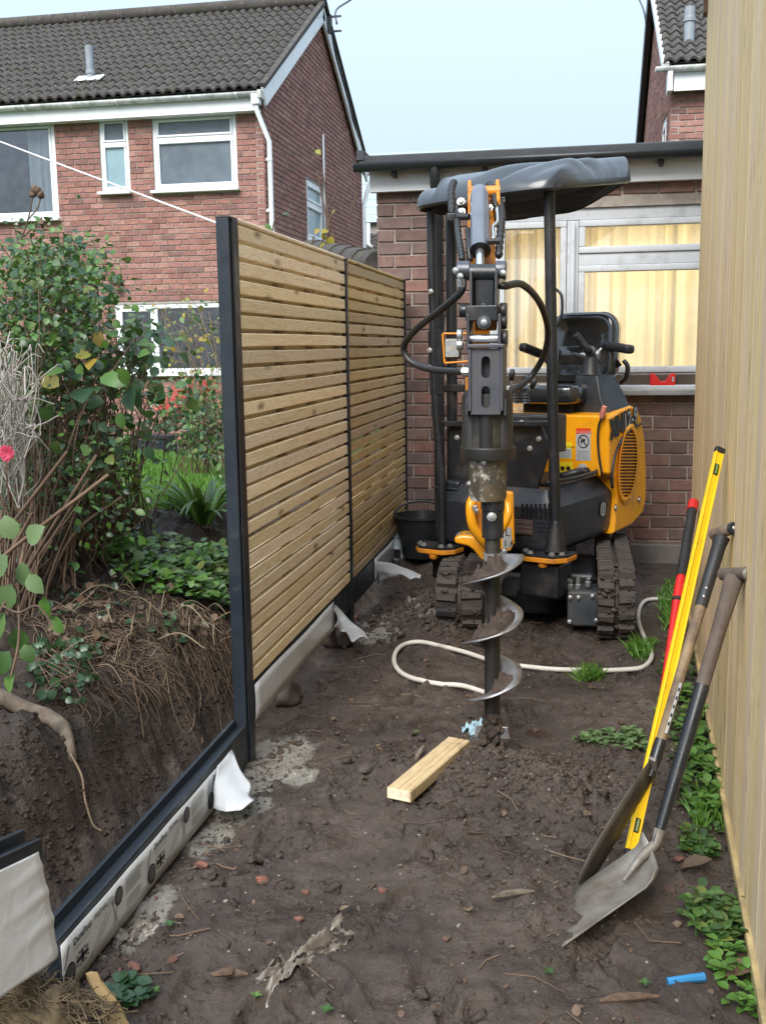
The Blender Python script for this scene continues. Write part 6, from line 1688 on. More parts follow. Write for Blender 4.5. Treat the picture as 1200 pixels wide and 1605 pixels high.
# red and black bar
T, B_ = onshed(1086, 786, .03), onground(1031, 1125)
t = thing('red_bar', 'red digging bar with black rubber grip and red end cap', 'digging bar', B_)
q = lambda k: T.lerp(B_, k)
MB().tube([q(0), q(.004), q(.05)], [.024, .027, .027], 14).build('end_cap', M['red'], t, True, 40)
mb = MB(); pts, rr = [], []
for i in range(41):
    k = .0505 + .345 * i / 40; pts.append(q(k)); rr.append(.0255 if i % 3 else .0238)
mb.tube(pts, rr, 14); mb.build('rubber_grip', M['black_grip'], t, True, 60)
MB().tube([q(.3955), q(.45), q(.50)], [.023, .026, .025], 14).build('red_shaft', M['red'], t, True, 40)
MB().tube([q(.502), q(.516)], [.0265, .0265], 14).build('black_ring', M['black_grip'], t, True, 40)
MB().tube([q(.518), q(.56), q(1.0)], [.025, .021, .010], 14).build('red_shaft', M['red'], t, True, 40)

# ------------------------------------------------------------------ small things lying about
# white hose
hp = [(1056, 946), (1032, 942), (1008, 947), (999, 966), (1003, 992), (1015, 1016), (1021, 1034), (1008, 1047), (975, 1052), (920, 1052), (870, 1052), (820, 1049), (778, 1042), (735, 1028), (690, 1015), (655, 1009), (630, 1014), (618, 1032), (620, 1050), (640, 1066), (680, 1077), (725, 1083), (768, 1091)]
hpts = cr([onground(a, b, .012) for a, b in hp], 6)
hz_ = [h1(p.x, p.y) + .014 for p in hpts]
hpts = [Vector((p.x, p.y, max(sum(hz_[max(0, i - 6):i + 7]) / len(hz_[max(0, i - 6):i + 7]), hz_[i] - .012))) for i, p in enumerate(hpts)]
hpts = [sum(hpts[max(0, i - 2):i + 3], Vector()) / len(hpts[max(0, i - 2):i + 3]) for i in range(len(hpts))]
tag(MB().tube(hpts, .0125, 10).build('garden_hose', M['white_hose'], None, True, 60), 'off-white hose looping across the mud past the auger', 'hose')
# timber offcut
a, b = onground(627, 1256), onground(717, 1178)
a.z = h1(a.x, a.y) + .03; b.z = h1(b.x, b.y) + .03
dv = (b - a).normalized(); L = (b - a).length + .02; sdv = Vector((dv.y, -dv.x, 0)).normalized(); ud = sdv.cross(dv); ud = ud if ud.z > 0 else -ud
mb = MB(); V = []; N_ = 10
for i in range(N_ + 1):
    y = L * (i / N_ - .5)
    for (x, z) in ((-.046, -.022), (.046, -.022), (.0475, -.02), (.0475, .018), (.043, .022), (.030, .0225), (.028, .0195), (.022, .0195), (.02, .0225), (.006, .0225), (.004, .0195), (-.002, .0195), (-.004, .0225), (-.043, .022), (-.0475, .018), (-.0475, -.02)): V.append((x, y, z))
n_ = 16
mb.add(V, [(i * n_ + j, i * n_ + (j + 1) % n_, (i + 1) * n_ + (j + 1) % n_, (i + 1) * n_ + j) for i in range(N_) for j in range(n_)] + [tuple(range(n_))[::-1], tuple(range(N_ * n_, N_ * n_ + n_))])
o = mb.build('timber_offcut', M['raw_timber'], None)
o.location = (a + b) / 2; o.rotation_euler = Matrix((sdv, dv, ud)).transposed().to_euler(); WL[o] = (a + b) / 2
tag(o, 'short yellow timber offcut with grooved top lying on the mud by the auger', 'timber')
o2 = MB().box((0, 0, 0), (.086, .004, .038)).build('sawn_end', simple('pale_end_grain', (.72, .62, .44), .8, .25, 60, .3), o); o2.location = (0, -L / 2 - .001, 0)

def crumple(name, lab, cat, c, size, mat, seed, h=.03, n=26, rot=0.0, aspect=.6, holes=.0):
    """crumpled sheet lying on the ground"""
    r = random.Random(seed); V = []; ca, sa = math.cos(rot), math.sin(rot)
    for j in range(n + 1):
        for i in range(n + 1):
            u, v = i / n - .5, j / n - .5
            e = 1 + .45 * float(fbm(np.array([math.atan2(v, u) * 1.3 + seed]), np.array([seed * 1.7]), 3, seed)[0])
            x, y = u * size * e + .04 * size * math.sin(v * 9 + seed), v * size * aspect * e
            wx, wy = c.x + x * ca - y * sa, c.y + x * sa + y * ca
            q = float(np.abs(fbm(np.array([u * 5 + seed]), np.array([v * 6]), 4, seed + 3)[0]))
            V.append((wx, wy, h1(wx, wy) - .006 + h * q * 1.6))
    F = [(j * (n + 1) + i, j * (n + 1) + i + 1, (j + 1) * (n + 1) + i + 1, (j + 1) * (n + 1) + i) for j in range(n) for i in range(n)
         if vn(np.array([i * .33 + seed]), np.array([j * .33]), seed + 9)[0] > holes]
    mb = MB(); mb.add(V, F); o = mb.build(name, mat, None, True); return tag(o, lab, cat)
crumple('plastic_sheet', 'crumpled muddy strip of clear plastic trodden into the foreground mud', 'plastic sheet', onground(478, 1490), .30, M['film_dirty'], 3, .032, 40, 1.0, .30, .27)
crumple('plastic_scrap', 'torn pale plastic scrap stuck in wet cement by the printed board', 'plastic scrap', onground(222, 1465), .13, M['film_dirty'], 8, .03, 18, .6, .5)
crumple('plastic_scrap', 'small whitish crust of plastic and cement near the tall post base', 'plastic scrap', onground(455, 1207), .11, M['film_dirty'], 13, .015, 18, .1, .6, .35)
# blue plastic strip
a, b = onground(1045, 1546, .012), onground(1103, 1538, .012)
tag(MB().tube([a, a.lerp(b, .5) + Z_ * .002, b], [.011, .010, .012], 8).build('blue_clip', M['blue'], None, True, 40), 'blue plastic tube scrap in the mud at bottom right', 'plastic scrap')
# blue paper bag by the auger tip
crumple('plastic_scrap', 'pale blue crushed wrapper beside the auger tip', 'plastic scrap', onground(752, 1143), .12, simple('blue_wrapper', (.28, .42, .48), .4, .3, 9, .3), 21, .06, 16, .5, .5)
# brick rubble and stones
rub = [(317, 1360, .035), (412, 1383, .028), (468, 1442, .02), (600, 1398, .02), (212, 1520, .03), (560, 970, .05), (1062, 1352, .02), (1110, 1420, .03), (480, 1400, .018), (700, 1472, .016)]
def lump(c, s, seed, flat=.7, sub=2):
    r = random.Random(seed); k = MB()
    import bmesh
    bm = bmesh.new(); bmesh.ops.create_icosphere(bm, subdivisions=sub, radius=1)
    for v in bm.verts:
        q = 1 + .35 * float(fbm(np.array([v.co.x * 1.3 + seed]), np.array([v.co.y * 1.3 + v.co.z * 1.7]), 3, seed)[0])
        v.co = Vector((round(v.co.x * 2.2) / 2.2 * .5 + v.co.x * .5, round(v.co.y * 2.2) / 2.2 * .5 + v.co.y * .5, v.co.z)) * q
    a = r.uniform(0, 6.3); m3 = Matrix.Rotation(a, 3, 'Z') @ Matrix.Rotation(r.uniform(-.4, .4), 3, 'X')
    sc_ = (s * r.uniform(.8, 1.25), s * r.uniform(.6, 1), s * flat)
    k.add([Vector(c) + m3 @ Vector((v.co.x * sc_[0], v.co.y * sc_[1], v.co.z * sc_[2])) for v in bm.verts], [tuple(v.index for v in f.verts) for f in bm.faces]); bm.free(); return k
rl = ['broken red brick chip lying near the printed board', 'flat red brick flake in the mud right of the printed board', 'small red brick crumb above the crumpled plastic', 'reddish brick crumb in the middle of the foreground mud', 'red brick piece by the torn log', 'brown brick lump at the foot of the thin middle post', 'small red crumb behind the shovel among weeds', 'reddish stone fragment under the shovel blade', 'little red brick speck below the timber offcut', 'little red brick speck right of the crumpled plastic']
for (px, py, s), lab in zip(rub, rl):
    p = onground(px, py, s * .25)
    tag(lump(p, s * .75, px, .5, 3).build('brick_chip', M['brick_bit'], None, True, 30), lab, 'brick chip', 'brick rubble in the mud')
tag(lump(onground(528, 1012, .05), .10, 77, .75, 3).build('clay_lump', M['clod'], None, True, 50), 'big dark clay lump under the torn film end of the gravel board', 'clay lump')
tag(lump(onground(450, 1100, .04), .10, 79, .6, 3).build('clay_lump', M['clod'], None, True, 50), 'rough dark clay lump beside the near gravel board', 'clay lump')
tag(lump(onground(571, 1213, .02), .04, 83, .5).build('dark_stone', M['clod'], None, True, 30), 'dark flat stone left of the timber offcut', 'stone')
wood = [(655, 1192, .11, 1.15, 'thin bark splinter standing by the timber offcut'), (803, 1408, .13, .35, 'weathered wood splinter lying between offcut and shovel'), (360, 1534, .10, .1, 'brown curled bark chip in the foreground mud'), (985, 1572, .15, .2, 'muddy stick lying right of the foreground centre')]
for px, py, L, a, lab in wood:
    p = onground(px, py, .012); d = Vector((math.cos(a), math.sin(a), .9 if 'standing' in lab else .06)).normalized() * L / 2
    s_ = Vector((-d.y, d.x, 0)).normalized()
    tag(MB().tube([p - d, p - d * .3 + s_ * .008, p + d * .4 + Z_ * .004, p + d], [.004, .012, .010, .003], 7).build('wood_splinter', M['bark'] if 'splinter' in lab else M['twig'], None, True, 50), lab, 'splinter', 'wood scraps in the mud')
# bucket by the brick corner
bp = at(664, 800, 7.15); bx, by = bp.x - .02, 7.15; bz = h1(bx, by) + .02
bu = thing('rubber_bucket', 'black builders bucket standing behind the left track at the brick corner', 'bucket', (bx, by, bz))
bh = at(664, 812, 7.0).z - bz
MB().lathe([(.005, 0), (.125, 0), (.135, .03), (.185, bh - .02), (.197, bh - .015), (.197, bh), (.182, bh), (.13, .04), (.005, .04)], (bx, by, bz), n=28).build('tub', M['black_plastic'], bu, True, 40)
MB().tube([Vector((bx + .19 * math.cos(a), by + .07 * math.sin(a) , bz + bh + .085 * math.sin(a))) for a in np.linspace(0, math.pi, 14)], .009, 8).build('handle', M['black_plastic'], bu, True)
MB().disc((bx, by, bz + bh - .05), .17, (0, 0, 1), 20).build('murky_water', simple('murky_water', (.05, .05, .05), .08, .3), bu)
# plastic bag tucked by the bucket
c = at(622, 858, 7.25)
mb = lump(Vector((c.x, 7.25, c.z)), .13, 91, .85, 3)
o = tag(mb.build('plastic_bag', simple('clear_plastic_bag', (.33, .4, .43), .14, .45, 14, .9, 16, coat=1.0), None, True), 'crumpled clear plastic bag at the foot of the far slatted panel', 'bag')
MB().box(c + Vector((.02, -.12, -.02)), (.05, .004, .06)).build('bag_print', M['print_black'], o)
# red clamp on the garage sill
c = at(1037, 612, GY - .06); c.z = WL[garage].z + ow[0][2] - .028
mb = MB(); q = lambda x, z: (x, z)
prof = [(-.088, 0), (-.088, .11), (-.055, .11), (-.018, .055), (.018, .055), (.055, .11), (.088, .11), (.088, 0), (.05, 0), (.02, .018), (-.02, .018), (-.05, 0)]
mb.prism(prof, lambda a, b, w: c + Vector((a, w, b)), -.03, .03)
cl = tag(mb.build('red_clamp', M['red'], None, bevel=.006), 'bright red plastic bracket standing on the stone window sill', 'bracket')
MB().box(c + Vector((.07, -.032, .07)), (.014, .003, .035)).build('bracket_label', M['film'], cl)
MB().box(c + Vector((-.07, -.032, .012)), (.03, .003, .012)).build('bracket_mark', M['print_black'], cl)
# washing line and overhead cables
a = Vector((FX - .04, PY[0] - .04, 2.10)); b = at(-260, 118, 9.0)
tag(MB().tube(cr([a, a.lerp(b, .33) - Z_ * .012, a.lerp(b, .66) - Z_ * .012, b], 8), .0045, 6).build('washing_line', simple('white_cord', (.7, .68, .66), .8), None, True), 'white cord running from the tall fence post up across the house', 'cord')
br_ = WL[house] if False else br
tag(MB().tube(cr([br + X_ * .12, at(527, 16, 20), at(552, -2, 21), at(640, -60, 24)], 6), .018, 6).build('overhead_cable', M['black_plastic'], None, True), 'black cable swinging up from the left gable bracket', 'cable', 'overhead cables')
tag(MB().tube(cr([br + Z_ * .1, at(509, -4, gm), at(500, -40, gm)], 4), .022, 6).build('overhead_cable', M['black_plastic'], None, True), 'black cable clipped to the left gable peak', 'cable', 'overhead cables')
tag(MB().tube(cr([at(519, 42, gm + .2), at(527, 90, gm + .7), at(548, 165, gm + 1.8), at(572, 262, gY1 + .2)], 6), .018, 6).build('overhead_cable', M['black_plastic'], None, True), 'black cable running down the white rear bargeboard', 'cable', 'overhead cables')
p = at(1012, 36, gm + .35)
tag(MB().tube(cr([at(985, -25, 24), at(1000, -2, 22), at(1008, 16, 19.5), p], 6), .018, 6).build('overhead_cable', M['black_plastic'], None, True), 'black cable dropping to the verge of the right house', 'cable', 'overhead cables')

# ------------------------------------------------------------------ plants, soil clods, litter
rs = np.random.RandomState(11)
FWn, RTn, UPn = _fw, _rt, _up
def rays(px, py):
    px, py = np.asarray(px, float), np.asarray(py, float)
    return FWn[None] + RTn[None] * ((px - 600) / F_PX)[:, None] - UPn[None] * ((py - 802.5) / F_PX)[:, None]
CN = np.array([0, 0, EYE])
def at_np(px, py, Y):
    d = rays(px, py); return CN + d * (np.asarray(Y) / d[:, 1])[:, None]
ground_np = hit_np
def in_poly(n, poly):
    """random pixels inside a polygon"""
    P = np.array(poly, float); lo, hi = P.min(0), P.max(0); out = []
    while len(out) < n:
        q = lo + (hi - lo) * rs.rand(n * 2, 2); ins = np.zeros(len(q), bool)
        for i in range(len(P)):
            a, b = P[i], P[i - 1]
            c = ((a[1] > q[:, 1]) != (b[1] > q[:, 1])) & (q[:, 0] < (b[0] - a[0]) * (q[:, 1] - a[1]) / (b[1] - a[1] + 1e-9) + a[0]); ins ^= c
        out += list(q[ins])
    return np.array(out[:n])
def leaf_T(w=.34, fold=.10, curl=.12, wav=.0):
    st = [(.22, .78), (.52, 1.0), (.80, .62)]; V = [(0, 0, 0)]
    for t, k in st: V += [(t, -w * k, fold * k - curl * t * t + wav), (t, 0, -curl * t * t), (t, w * k, fold * k - curl * t * t - wav)]
    V.append((1, 0, -curl * 1.15))
    F = [(0, 1, 2), (0, 2, 3)]
    for a in (1, 4): F += [(a, a + 3, a + 4), (a, a + 4, a + 1), (a + 1, a + 4, a + 5), (a + 1, a + 5, a + 2)]
    F += [(7, 10, 8), (8, 10, 9)]
    return np.array(V), np.array(F)
def orient(d, up):
    x = d / np.linalg.norm(d, axis=1, keepdims=True); z = up - x * (up * x).sum(1, keepdims=True); z /= np.linalg.norm(z, axis=1, keepdims=True) + 1e-9
    return np.stack([x, np.cross(z, x), z], 2)
def leaves(name, pos, d, up, size, mat, parent=None, T=None, kind='stuff'):
    T = T or leaf_T(); V, F = scatter(T[0], T[1], pos, orient(d, up), size)
    c = V.mean(0); me = np_mesh(name, V - c, F, mat, True); return tag(link(name, me, c, parent), kind=kind)
def multi_tubes(name, paths, radii, mat, parent=None, n=5, kind='stuff'):
    mb = MB()
    for p, r in zip(paths, radii): mb.tube(p, r, n, False)
    return tag(mb.build(name, mat, parent, True), kind=kind)
def unit(n):
    v = rs.randn(n, 3); return v / np.linalg.norm(v, axis=1, keepdims=True)
def single_leaf(parent, p, d, up, size, mat, T, name='leaf'):
    k = Matrix([list(r) for r in orient(np.array([d], float), np.array([up], float))[0]])
    key = (mat.name, id(T[0]))
    if key not in _lm:
        me = np_mesh('leaf', T[0], T[1], mat, True); _lm[key] = me
    return link(name, _lm[key], p, parent, k.to_euler(), (size, size * rnd.uniform(.85, 1.15), size))
_lm = {}
TL = leaf_T(.34, .08, .16); TB = leaf_T(.42, .10, .22); TN = leaf_T(.16, .05, .25); TR = leaf_T(.46, .12, .26)

def clumps(poly, n, Y0, Y1):
    q = in_poly(n, poly); return at_np(q[:, 0], q[:, 1], Y0 + (Y1 - Y0) * rs.rand(n))
def shrub(name, label, cat, cl, base_px, per, spread, size, mats, group=None, T=TL, stem_r=.0038, stem_mat='twig', droop=.3, base=None):
    """stems from the ground to every clump, leaves round the clump ends"""
    b = ground_np(*np.array(base_px, float).T) if base is None else np.array(base, float)
    root = thing(name, label, cat, b.mean(0), group)
    paths, radii = [], []
    for c in cl:
        s = b[rs.randint(len(b))] + np.array([rs.randn() * .05, rs.randn() * .05, -.03]); m = s * .45 + c * .55 + np.array([rs.randn() * .06, rs.randn() * .06, .10 + .1 * rs.rand()])
        P = cr([s, s * .75 + m * .25 + rs.randn(3) * .03, m, c], 5); paths.append(P); k = len(P); radii.append([stem_r * (1.25 - .9 * i / k) for i in range(k)])
        for _ in range(3):
            q = Vector(c) if rs.rand() < .4 else P[int(k * (.55 + .4 * rs.rand()))]; e = q + Vector(rs.randn(3) * spread * 1.2) + Vector((0, 0, spread * .5))
            paths.append(cr([q, q.lerp(e, .5) + Vector(rs.randn(3) * .015), e], 3)); radii.append([stem_r * .4] * 7)
    multi_tubes('stems', paths, radii, M[stem_mat], root)
    for (mk, frac) in mats:
        m = max(4, int(per * frac)); pos = np.repeat(cl, m, 0) + rs.randn(len(cl) * m, 3) * spread * np.array([1, 1, .85])
        d = unit(len(pos)) * .8 + (pos - np.repeat(cl, m, 0)) / spread * .5; d[:, 2] -= droop
        up = unit(len(pos)) * .55 + np.array([0, -.35, .8])
        leaves('foliage', pos, d, up, size * (.45 + 1.0 * rs.rand(len(pos))), M[mk], root, T)
    return root

# --- left hand bank: shrubs
base_pts = [(40, 965), (75, 950), (110, 935), (140, 925), (170, 915), (200, 905), (230, 900), (160, 940), (120, 955), (60, 985)]
bb = [ax(px, py, -2.15 - .05 * i) for i, (px, py) in enumerate([(20, 940), (70, 925), (110, 915), (150, 905), (185, 895), (215, 890)])]
bb = [(p.x, p.y, h1(p.x, p.y)) for p in bb]
cl = np.concatenate([clumps([(0, 400), (40, 390), (110, 385), (165, 415), (150, 470), (160, 560), (60, 640), (0, 640)], 80, 4.0, 5.0), clumps([(20, 420), (100, 370), (160, 400), (165, 450), (80, 520)], 12, 4.6, 5.2)])
sA = shrub('leafy_shrub', 'dense green shrub of small rounded leaves overhanging the left edge', 'shrub', cl, None, 44, .08, .030, [('leaf', .5), ('leaf_dark', .35), ('leaf_bright', .15)], 'shrubs on the left bank', TR, base=bb)
cl = np.concatenate([clumps([(60, 540), (140, 500), (230, 500), (262, 560), (250, 650), (185, 690), (60, 760), (20, 700)], 46, 4.2, 5.2), clumps([(150, 470), (240, 490), (245, 560), (170, 560)], 8, 4.4, 5)])
sB = shrub('bramble', 'tangled bramble with large dark and yellowing leaves left of the tall post', 'bramble', cl, None, 12, .09, .050, [('leaf_dark', .6), ('leaf', .4)], 'shrubs on the left bank', TB, base=bb[1:], stem_r=.0042)
for (px, py, s, mk, Y) in [(93, 606, .085, 'leaf_yellow', 4.1), (118, 560, .06, 'leaf_yellow', 4.1), (148, 562, .06, 'leaf_yellow', 4.15), (128, 528, .075, 'leaf_pale', 4.2), (165, 585, .08, 'leaf_bright', 4.0), (182, 580, .075, 'leaf_bright', 4.0), (102, 580, .07, 'leaf', 4.0), (205, 605, .10, 'leaf_dark', 4.1), (222, 620, .10, 'leaf_dark', 4.15), (240, 630, .09, 'leaf_dark', 4.2), (230, 655, .10, 'leaf_dark', 4.1), (215, 640, .09, 'leaf_dark', 4.2), (248, 618, .07, 'leaf', 4.2), (130, 610, .10, 'leaf_dark', 4.1), (165, 630, .09, 'leaf_dark', 4.2), (120, 640, .085, 'leaf_dark', 4.15), (90, 690, .06, 'leaf', 4.0), (205, 500, .05, 'leaf', 4.4), (218, 535, .06, 'leaf', 4.4), (150, 520, .06, 'leaf_yellow', 4.3), (195, 590, .055, 'leaf_pale', 4.1), (60, 640, .07, 'leaf', 4.0)]:
    d = rs.randn(3) * .6 + np.array([.3, -.3, -.5])
    single_leaf(sB, at(px, py, Y), d, np.array([rs.randn() * .3, -.8, .7]), s * 1.15, M[mk], TB)
# dark understorey and old canes on the crest
cl = clumps([(0, 640), (120, 640), (185, 680), (165, 850), (110, 880), (0, 830)], 110, 4.0, 5.2)
sC = shrub('cane_thicket', 'thicket of brown canes with sparse small leaves growing out of the bank', 'thicket', cl, None, 26, .10, .034, [('leaf_dark', .4), ('leaf', .45), ('leaf_bright', .15)], 'shrubs on the left bank', TL, base=bb, stem_r=.0042)
paths, rad = [], []
for k in range(120):
    a = np.array(bb[rs.randint(4)]) + np.array([-abs(rs.randn()) * .14, rs.randn() * .22, -.02]); L = .2 + .5 * rs.rand(); t = rs.randn(2) * .55
    e = a + np.array([t[0] * L, t[1] * L, L]); paths.append(cr([a, a * .5 + e * .5 + rs.randn(3) * .04, e], 5)); rad.append(.003 + .005 * rs.rand())
multi_tubes('dry_canes', paths[:80], rad[:80], M['twig'], sC); multi_tubes('dry_canes', paths[80:], [r * .5 for r in rad[80:]], M['pale_twig'], sC)
# grey dead twigs at the left edge
paths, rad = [], []
root = thing('dead_twigs', 'tangle of dead grey twigs at the left edge above the pink flower', 'dead plant', at(15, 700, 3.7))
for k in range(110):
    a = at(rnd.uniform(-30, 45), rnd.uniform(690, 800), rnd.uniform(3.5, 3.9)); e = at(rnd.uniform(-20, 62), rnd.uniform(545, 690), rnd.uniform(3.4, 3.9))
    paths.append(cr([a, a.lerp(e, .5) + Vector(rs.randn(3) * .05), e, e + Vector(rs.randn(3) * .05)], 5)); rad.append(.0012 + .002 * rs.rand())
multi_tubes('twigs', paths, rad, M['grey_twig'], root, 4)
# pink flower
fl = thing('pink_flower', 'single bright pink bloom at the far left edge', 'flower', at(12, 712, 3.4))
c = np.array(at(12, 710, 3.4)); MB().tube(cr([Vector(c) + Vector((-.02, .03, -.2)), Vector(c) + Vector((-.01, .0, -.08)), Vector(c)], 4), .003, 5).build('stalk', M['twig'], fl, True)
for k in range(9):
    a = k * 2.4; d = np.array([math.cos(a), -.5, math.sin(a)]); single_leaf(fl, Vector(c), d, np.array([0, -1, .2]), .032, M['petal'], TR, 'petal')
# big pale leaves close to the camera
br0 = thing('viburnum_stem', 'near stem with large pale green leaves hanging at the left edge', 'plant', onground(10, 1050))
st_ = cr([at(-30, 1010, 2.75), at(5, 950, 2.75), at(28, 900, 2.8), at(40, 850, 2.85)], 6); st2 = cr([at(5, 950, 2.75), at(30, 960, 2.7), at(60, 950, 2.7), at(85, 985, 2.7)], 6)
multi_tubes('stems', [st_, st2, cr([at(28, 900, 2.8), at(30, 1000, 2.72), at(18, 1060, 2.7)], 6)], [.005, .0035, .004], M['twig'], br0, 6)
for (px, py, s, dx, dz, mk) in [(35, 880, .085, .2, -.9, 'leaf_pale'), (12, 870, .09, -.5, -.6, 'leaf_pale'), (44, 850, .075, .5, .5, 'leaf_pale'), (18, 915, .085, -.3, -.9, 'leaf_pale'), (45, 900, .07, .5, -.6, 'leaf_pale'), (8, 960, .09, -.4, -.8, 'leaf'), (25, 985, .075, .3, -.9, 'leaf'), (70, 935, .065, .1, -.9, 'leaf_bright'), (82, 965, .06, .5, -.8, 'leaf_bright'), (15, 1020, .08, -.3, -.6, 'leaf'), (38, 1010, .06, .4, -.7, 'leaf'), (5, 880, .07, -.8, .3, 'leaf_pale'), (14, 1085, .07, .2, .7, 'leaf_bright'), (22, 845, .075, -.2, .8, 'leaf_pale')]:
    single_leaf(br0, at(px, py, 2.72 + .1 * rs.rand()), np.array([dx, -.2, dz]), np.array([rs.randn() * .2, -.9, .5]), s, M[mk], TB)
# ivy creeping on the bank
q = in_poly(120, [(40, 1010), (110, 1010), (135, 1060), (120, 1100), (60, 1100), (30, 1050)]); p = ground_np(q[:, 0], q[:, 1]); p[:, 2] += .02; p[:, 0] += .03
iv = thing('ivy', 'small dark ivy trailing over the cut soil above the big root', 'ivy', p.mean(0))
leaves('foliage', p + rs.randn(len(p), 3) * .015, unit(len(p)) + np.array([.5, -.3, -.5]), unit(len(p)) * .4 + np.array([.3, -.7, .6]), .030 * (.6 + .7 * rs.rand(len(p))), M['leaf_dark'], iv, TR)
multi_tubes('stems', [cr([Vector(p[i]), Vector((p[i] + p[j]) / 2) + Vector((0, 0, .01)), Vector(p[j])], 4) for i, j in zip(range(0, 100, 3), range(3, 100, 3))], [.0022] * 40, M['twig'], iv, 4)
# exposed root
def hs(px, py, off):
    p = onground(px, py); return p + (CAM - p).normalized() * off
tag(MB().tube(cr([hs(-40, 1080, .03), hs(0, 1092, .035), hs(40, 1112, .04), hs(80, 1126, .04), hs(102, 1148, .035), hs(112, 1200, -.02)], 7), [.026] * 7 + [.027] * 14 + [.025] * 7 + [.021] * 7 + [.010], 12).build('exposed_root', M['bark'], None, True), 'thick pale root cut through and sticking out of the earth bank', 'root')
# rootlets and dry stalks spilling over the crest
def crawl(px, py, n, step, up=.01, gravity=0.0):
    p = onground(px, py); P = []; a = rs.rand() * 6.28
    for _ in range(n):
        P.append(Vector((p.x, p.y, max(h1(p.x, p.y), p.z - .3) + up + .02 * rs.rand()))); a += rs.randn() * .55; p = Vector((p.x + math.cos(a) * step, p.y + math.sin(a) * step, P[-1].z))
    return cr(P, 3)
q = in_poly(330, [(60, 950), (140, 925), (250, 895), (345, 890), (352, 1010), (300, 1050), (180, 1060), (60, 1070)])
paths = [crawl(x, y, 5, .025 + .03 * rs.rand(), .003) for x, y in q]
multi_tubes('root_tangle', paths[:250], [.001 + .0022 * rs.rand() for _ in paths[:250]], M['root'], None, 4)
multi_tubes('dry_stalks', paths[250:], [.0008 + .0014 * rs.rand() for _ in paths[250:]], M['pale_twig'], None, 4)
q = in_poly(60, [(60, 960), (150, 925), (350, 890), (356, 1010), (200, 1040)]); paths = []
for x, y in q:
    p = Vector(hit_np([x], [y])[0]); a = rs.rand() * 6.28; L = .10 + .22 * rs.rand(); e = p + Vector((math.cos(a) * L, math.sin(a) * L, -.02 * rs.rand())); paths.append(cr([p, p.lerp(e, .5) + Vector((0, 0, .03 + .06 * rs.rand())), e + Vector((0, 0, .02))], 6))
multi_tubes('dry_stalks', paths, [.0013 + .002 * rs.rand() for _ in paths], M['pale_twig'], None, 5)
for k, (pts, lab, mk) in enumerate([([(312, 1035), (316, 1075), (312, 1120), (318, 1165)], 'thin root hanging down the cut soil beside the tall post', 'root'), ([(110, 1180), (128, 1215), (134, 1255), (146, 1292), (160, 1303)], 'long pale root curling down the dark earth face', 'pale_twig'), ([(355, 858), (300, 880), (255, 905), (235, 930)], 'dark twig arching from the post onto the bank', 'twig')]):
    tag(MB().tube(cr([hs(x, y, .02) for x, y in pts], 6), .0035, 6).build('hanging_root', M[mk], None, True), lab, 'root', 'roots in the bank')

# small leaves, dead leaves and fine roots matted over the crest
q = in_poly(330, [(60, 940), (150, 910), (345, 880), (356, 990), (300, 1010), (180, 1040), (60, 1050)]); p = ground_np(q[:, 0], q[:, 1]); p[:, 2] += .015 + .03 * rs.rand(len(p))
leaves('crest_leaves', p[:100], unit(100) + np.array([.4, -.4, -.3]), unit(100) * .5 + np.array([.3, -.6, .7]), .018 + .035 * rs.rand(100), M['leaf_dark'], None, TL)
leaves('crest_litter', p[210:], unit(120) + np.array([.2, -.2, -.1]), unit(120) * .5 + np.array([.2, -.4, .8]), .02 + .03 * rs.rand(120), M['leaf_dead'], None, TB)
q = in_poly(260, [(80, 1000), (200, 960), (356, 930), (362, 1050), (250, 1090), (100, 1110)]); p = ground_np(q[:, 0], q[:, 1]); paths = []
for c in p:
    a = Vector(c) + Vector((.01, 0, .01)); e = a + Vector((.05 * rs.rand() + .01, rs.randn() * .06, -.04 - .10 * rs.rand())); paths.append(cr([a - Vector((.06, rs.randn() * .05, -.02)), a, a.lerp(e, .6) + Vector((.03, 0, 0)), e], 4))
multi_tubes('fine_roots', paths, [.0007 + .0012 * rs.rand() for _ in paths], M['root'], None, 4)

# --- garden behind the fence
q = in_poly(9000, [(150, 720), (230, 712), (290, 722), (345, 745), (345, 800), (300, 810), (150, 800)]); p = ground_it(q[:, 0], q[:, 1])
blade = (np.array([(-.08, 0, 0), (.08, 0, 0), (0, .12, .6), (.02, .35, 1.0)]), np.array([(0, 1, 2), (0, 2, 3)]))
V, F = scatter(blade[0], blade[1], p, rots(len(p), rs, .25), .07 + .05 * rs.rand(len(p)))
tag(link('lawn_grass', np_mesh('lawn_grass', V, F, M['grass']), (0, 0, 0)), kind='stuff')
q = in_poly(105, [(150, 868), (240, 855), (330, 835), (345, 850), (340, 885), (230, 895), (150, 890)]); p = ground_it(q[:, 0], q[:, 1])
p = np.repeat(p, 9, 0) + np.abs(rs.randn(len(p) * 9, 3)) * np.array([.06, .06, .035]); p[:, 2] += .02
d = unit(len(p)); d[:, 2] = np.abs(d[:, 2]) * .5
ng = len(p) // 2
leaves('ground_cover', p[:ng], d[:ng], unit(ng) * .4 + np.array([0, -.3, .9]), .05 * (.5 + .9 * rs.rand(ng)), M['leaf_bright'], None, TL)
leaves('ground_cover', p[ng:], d[ng:], unit(len(p) - ng) * .4 + np.array([0, -.3, .9]), .055 * (.5 + .9 * rs.rand(len(p) - ng)), M['leaf'], None, TL)
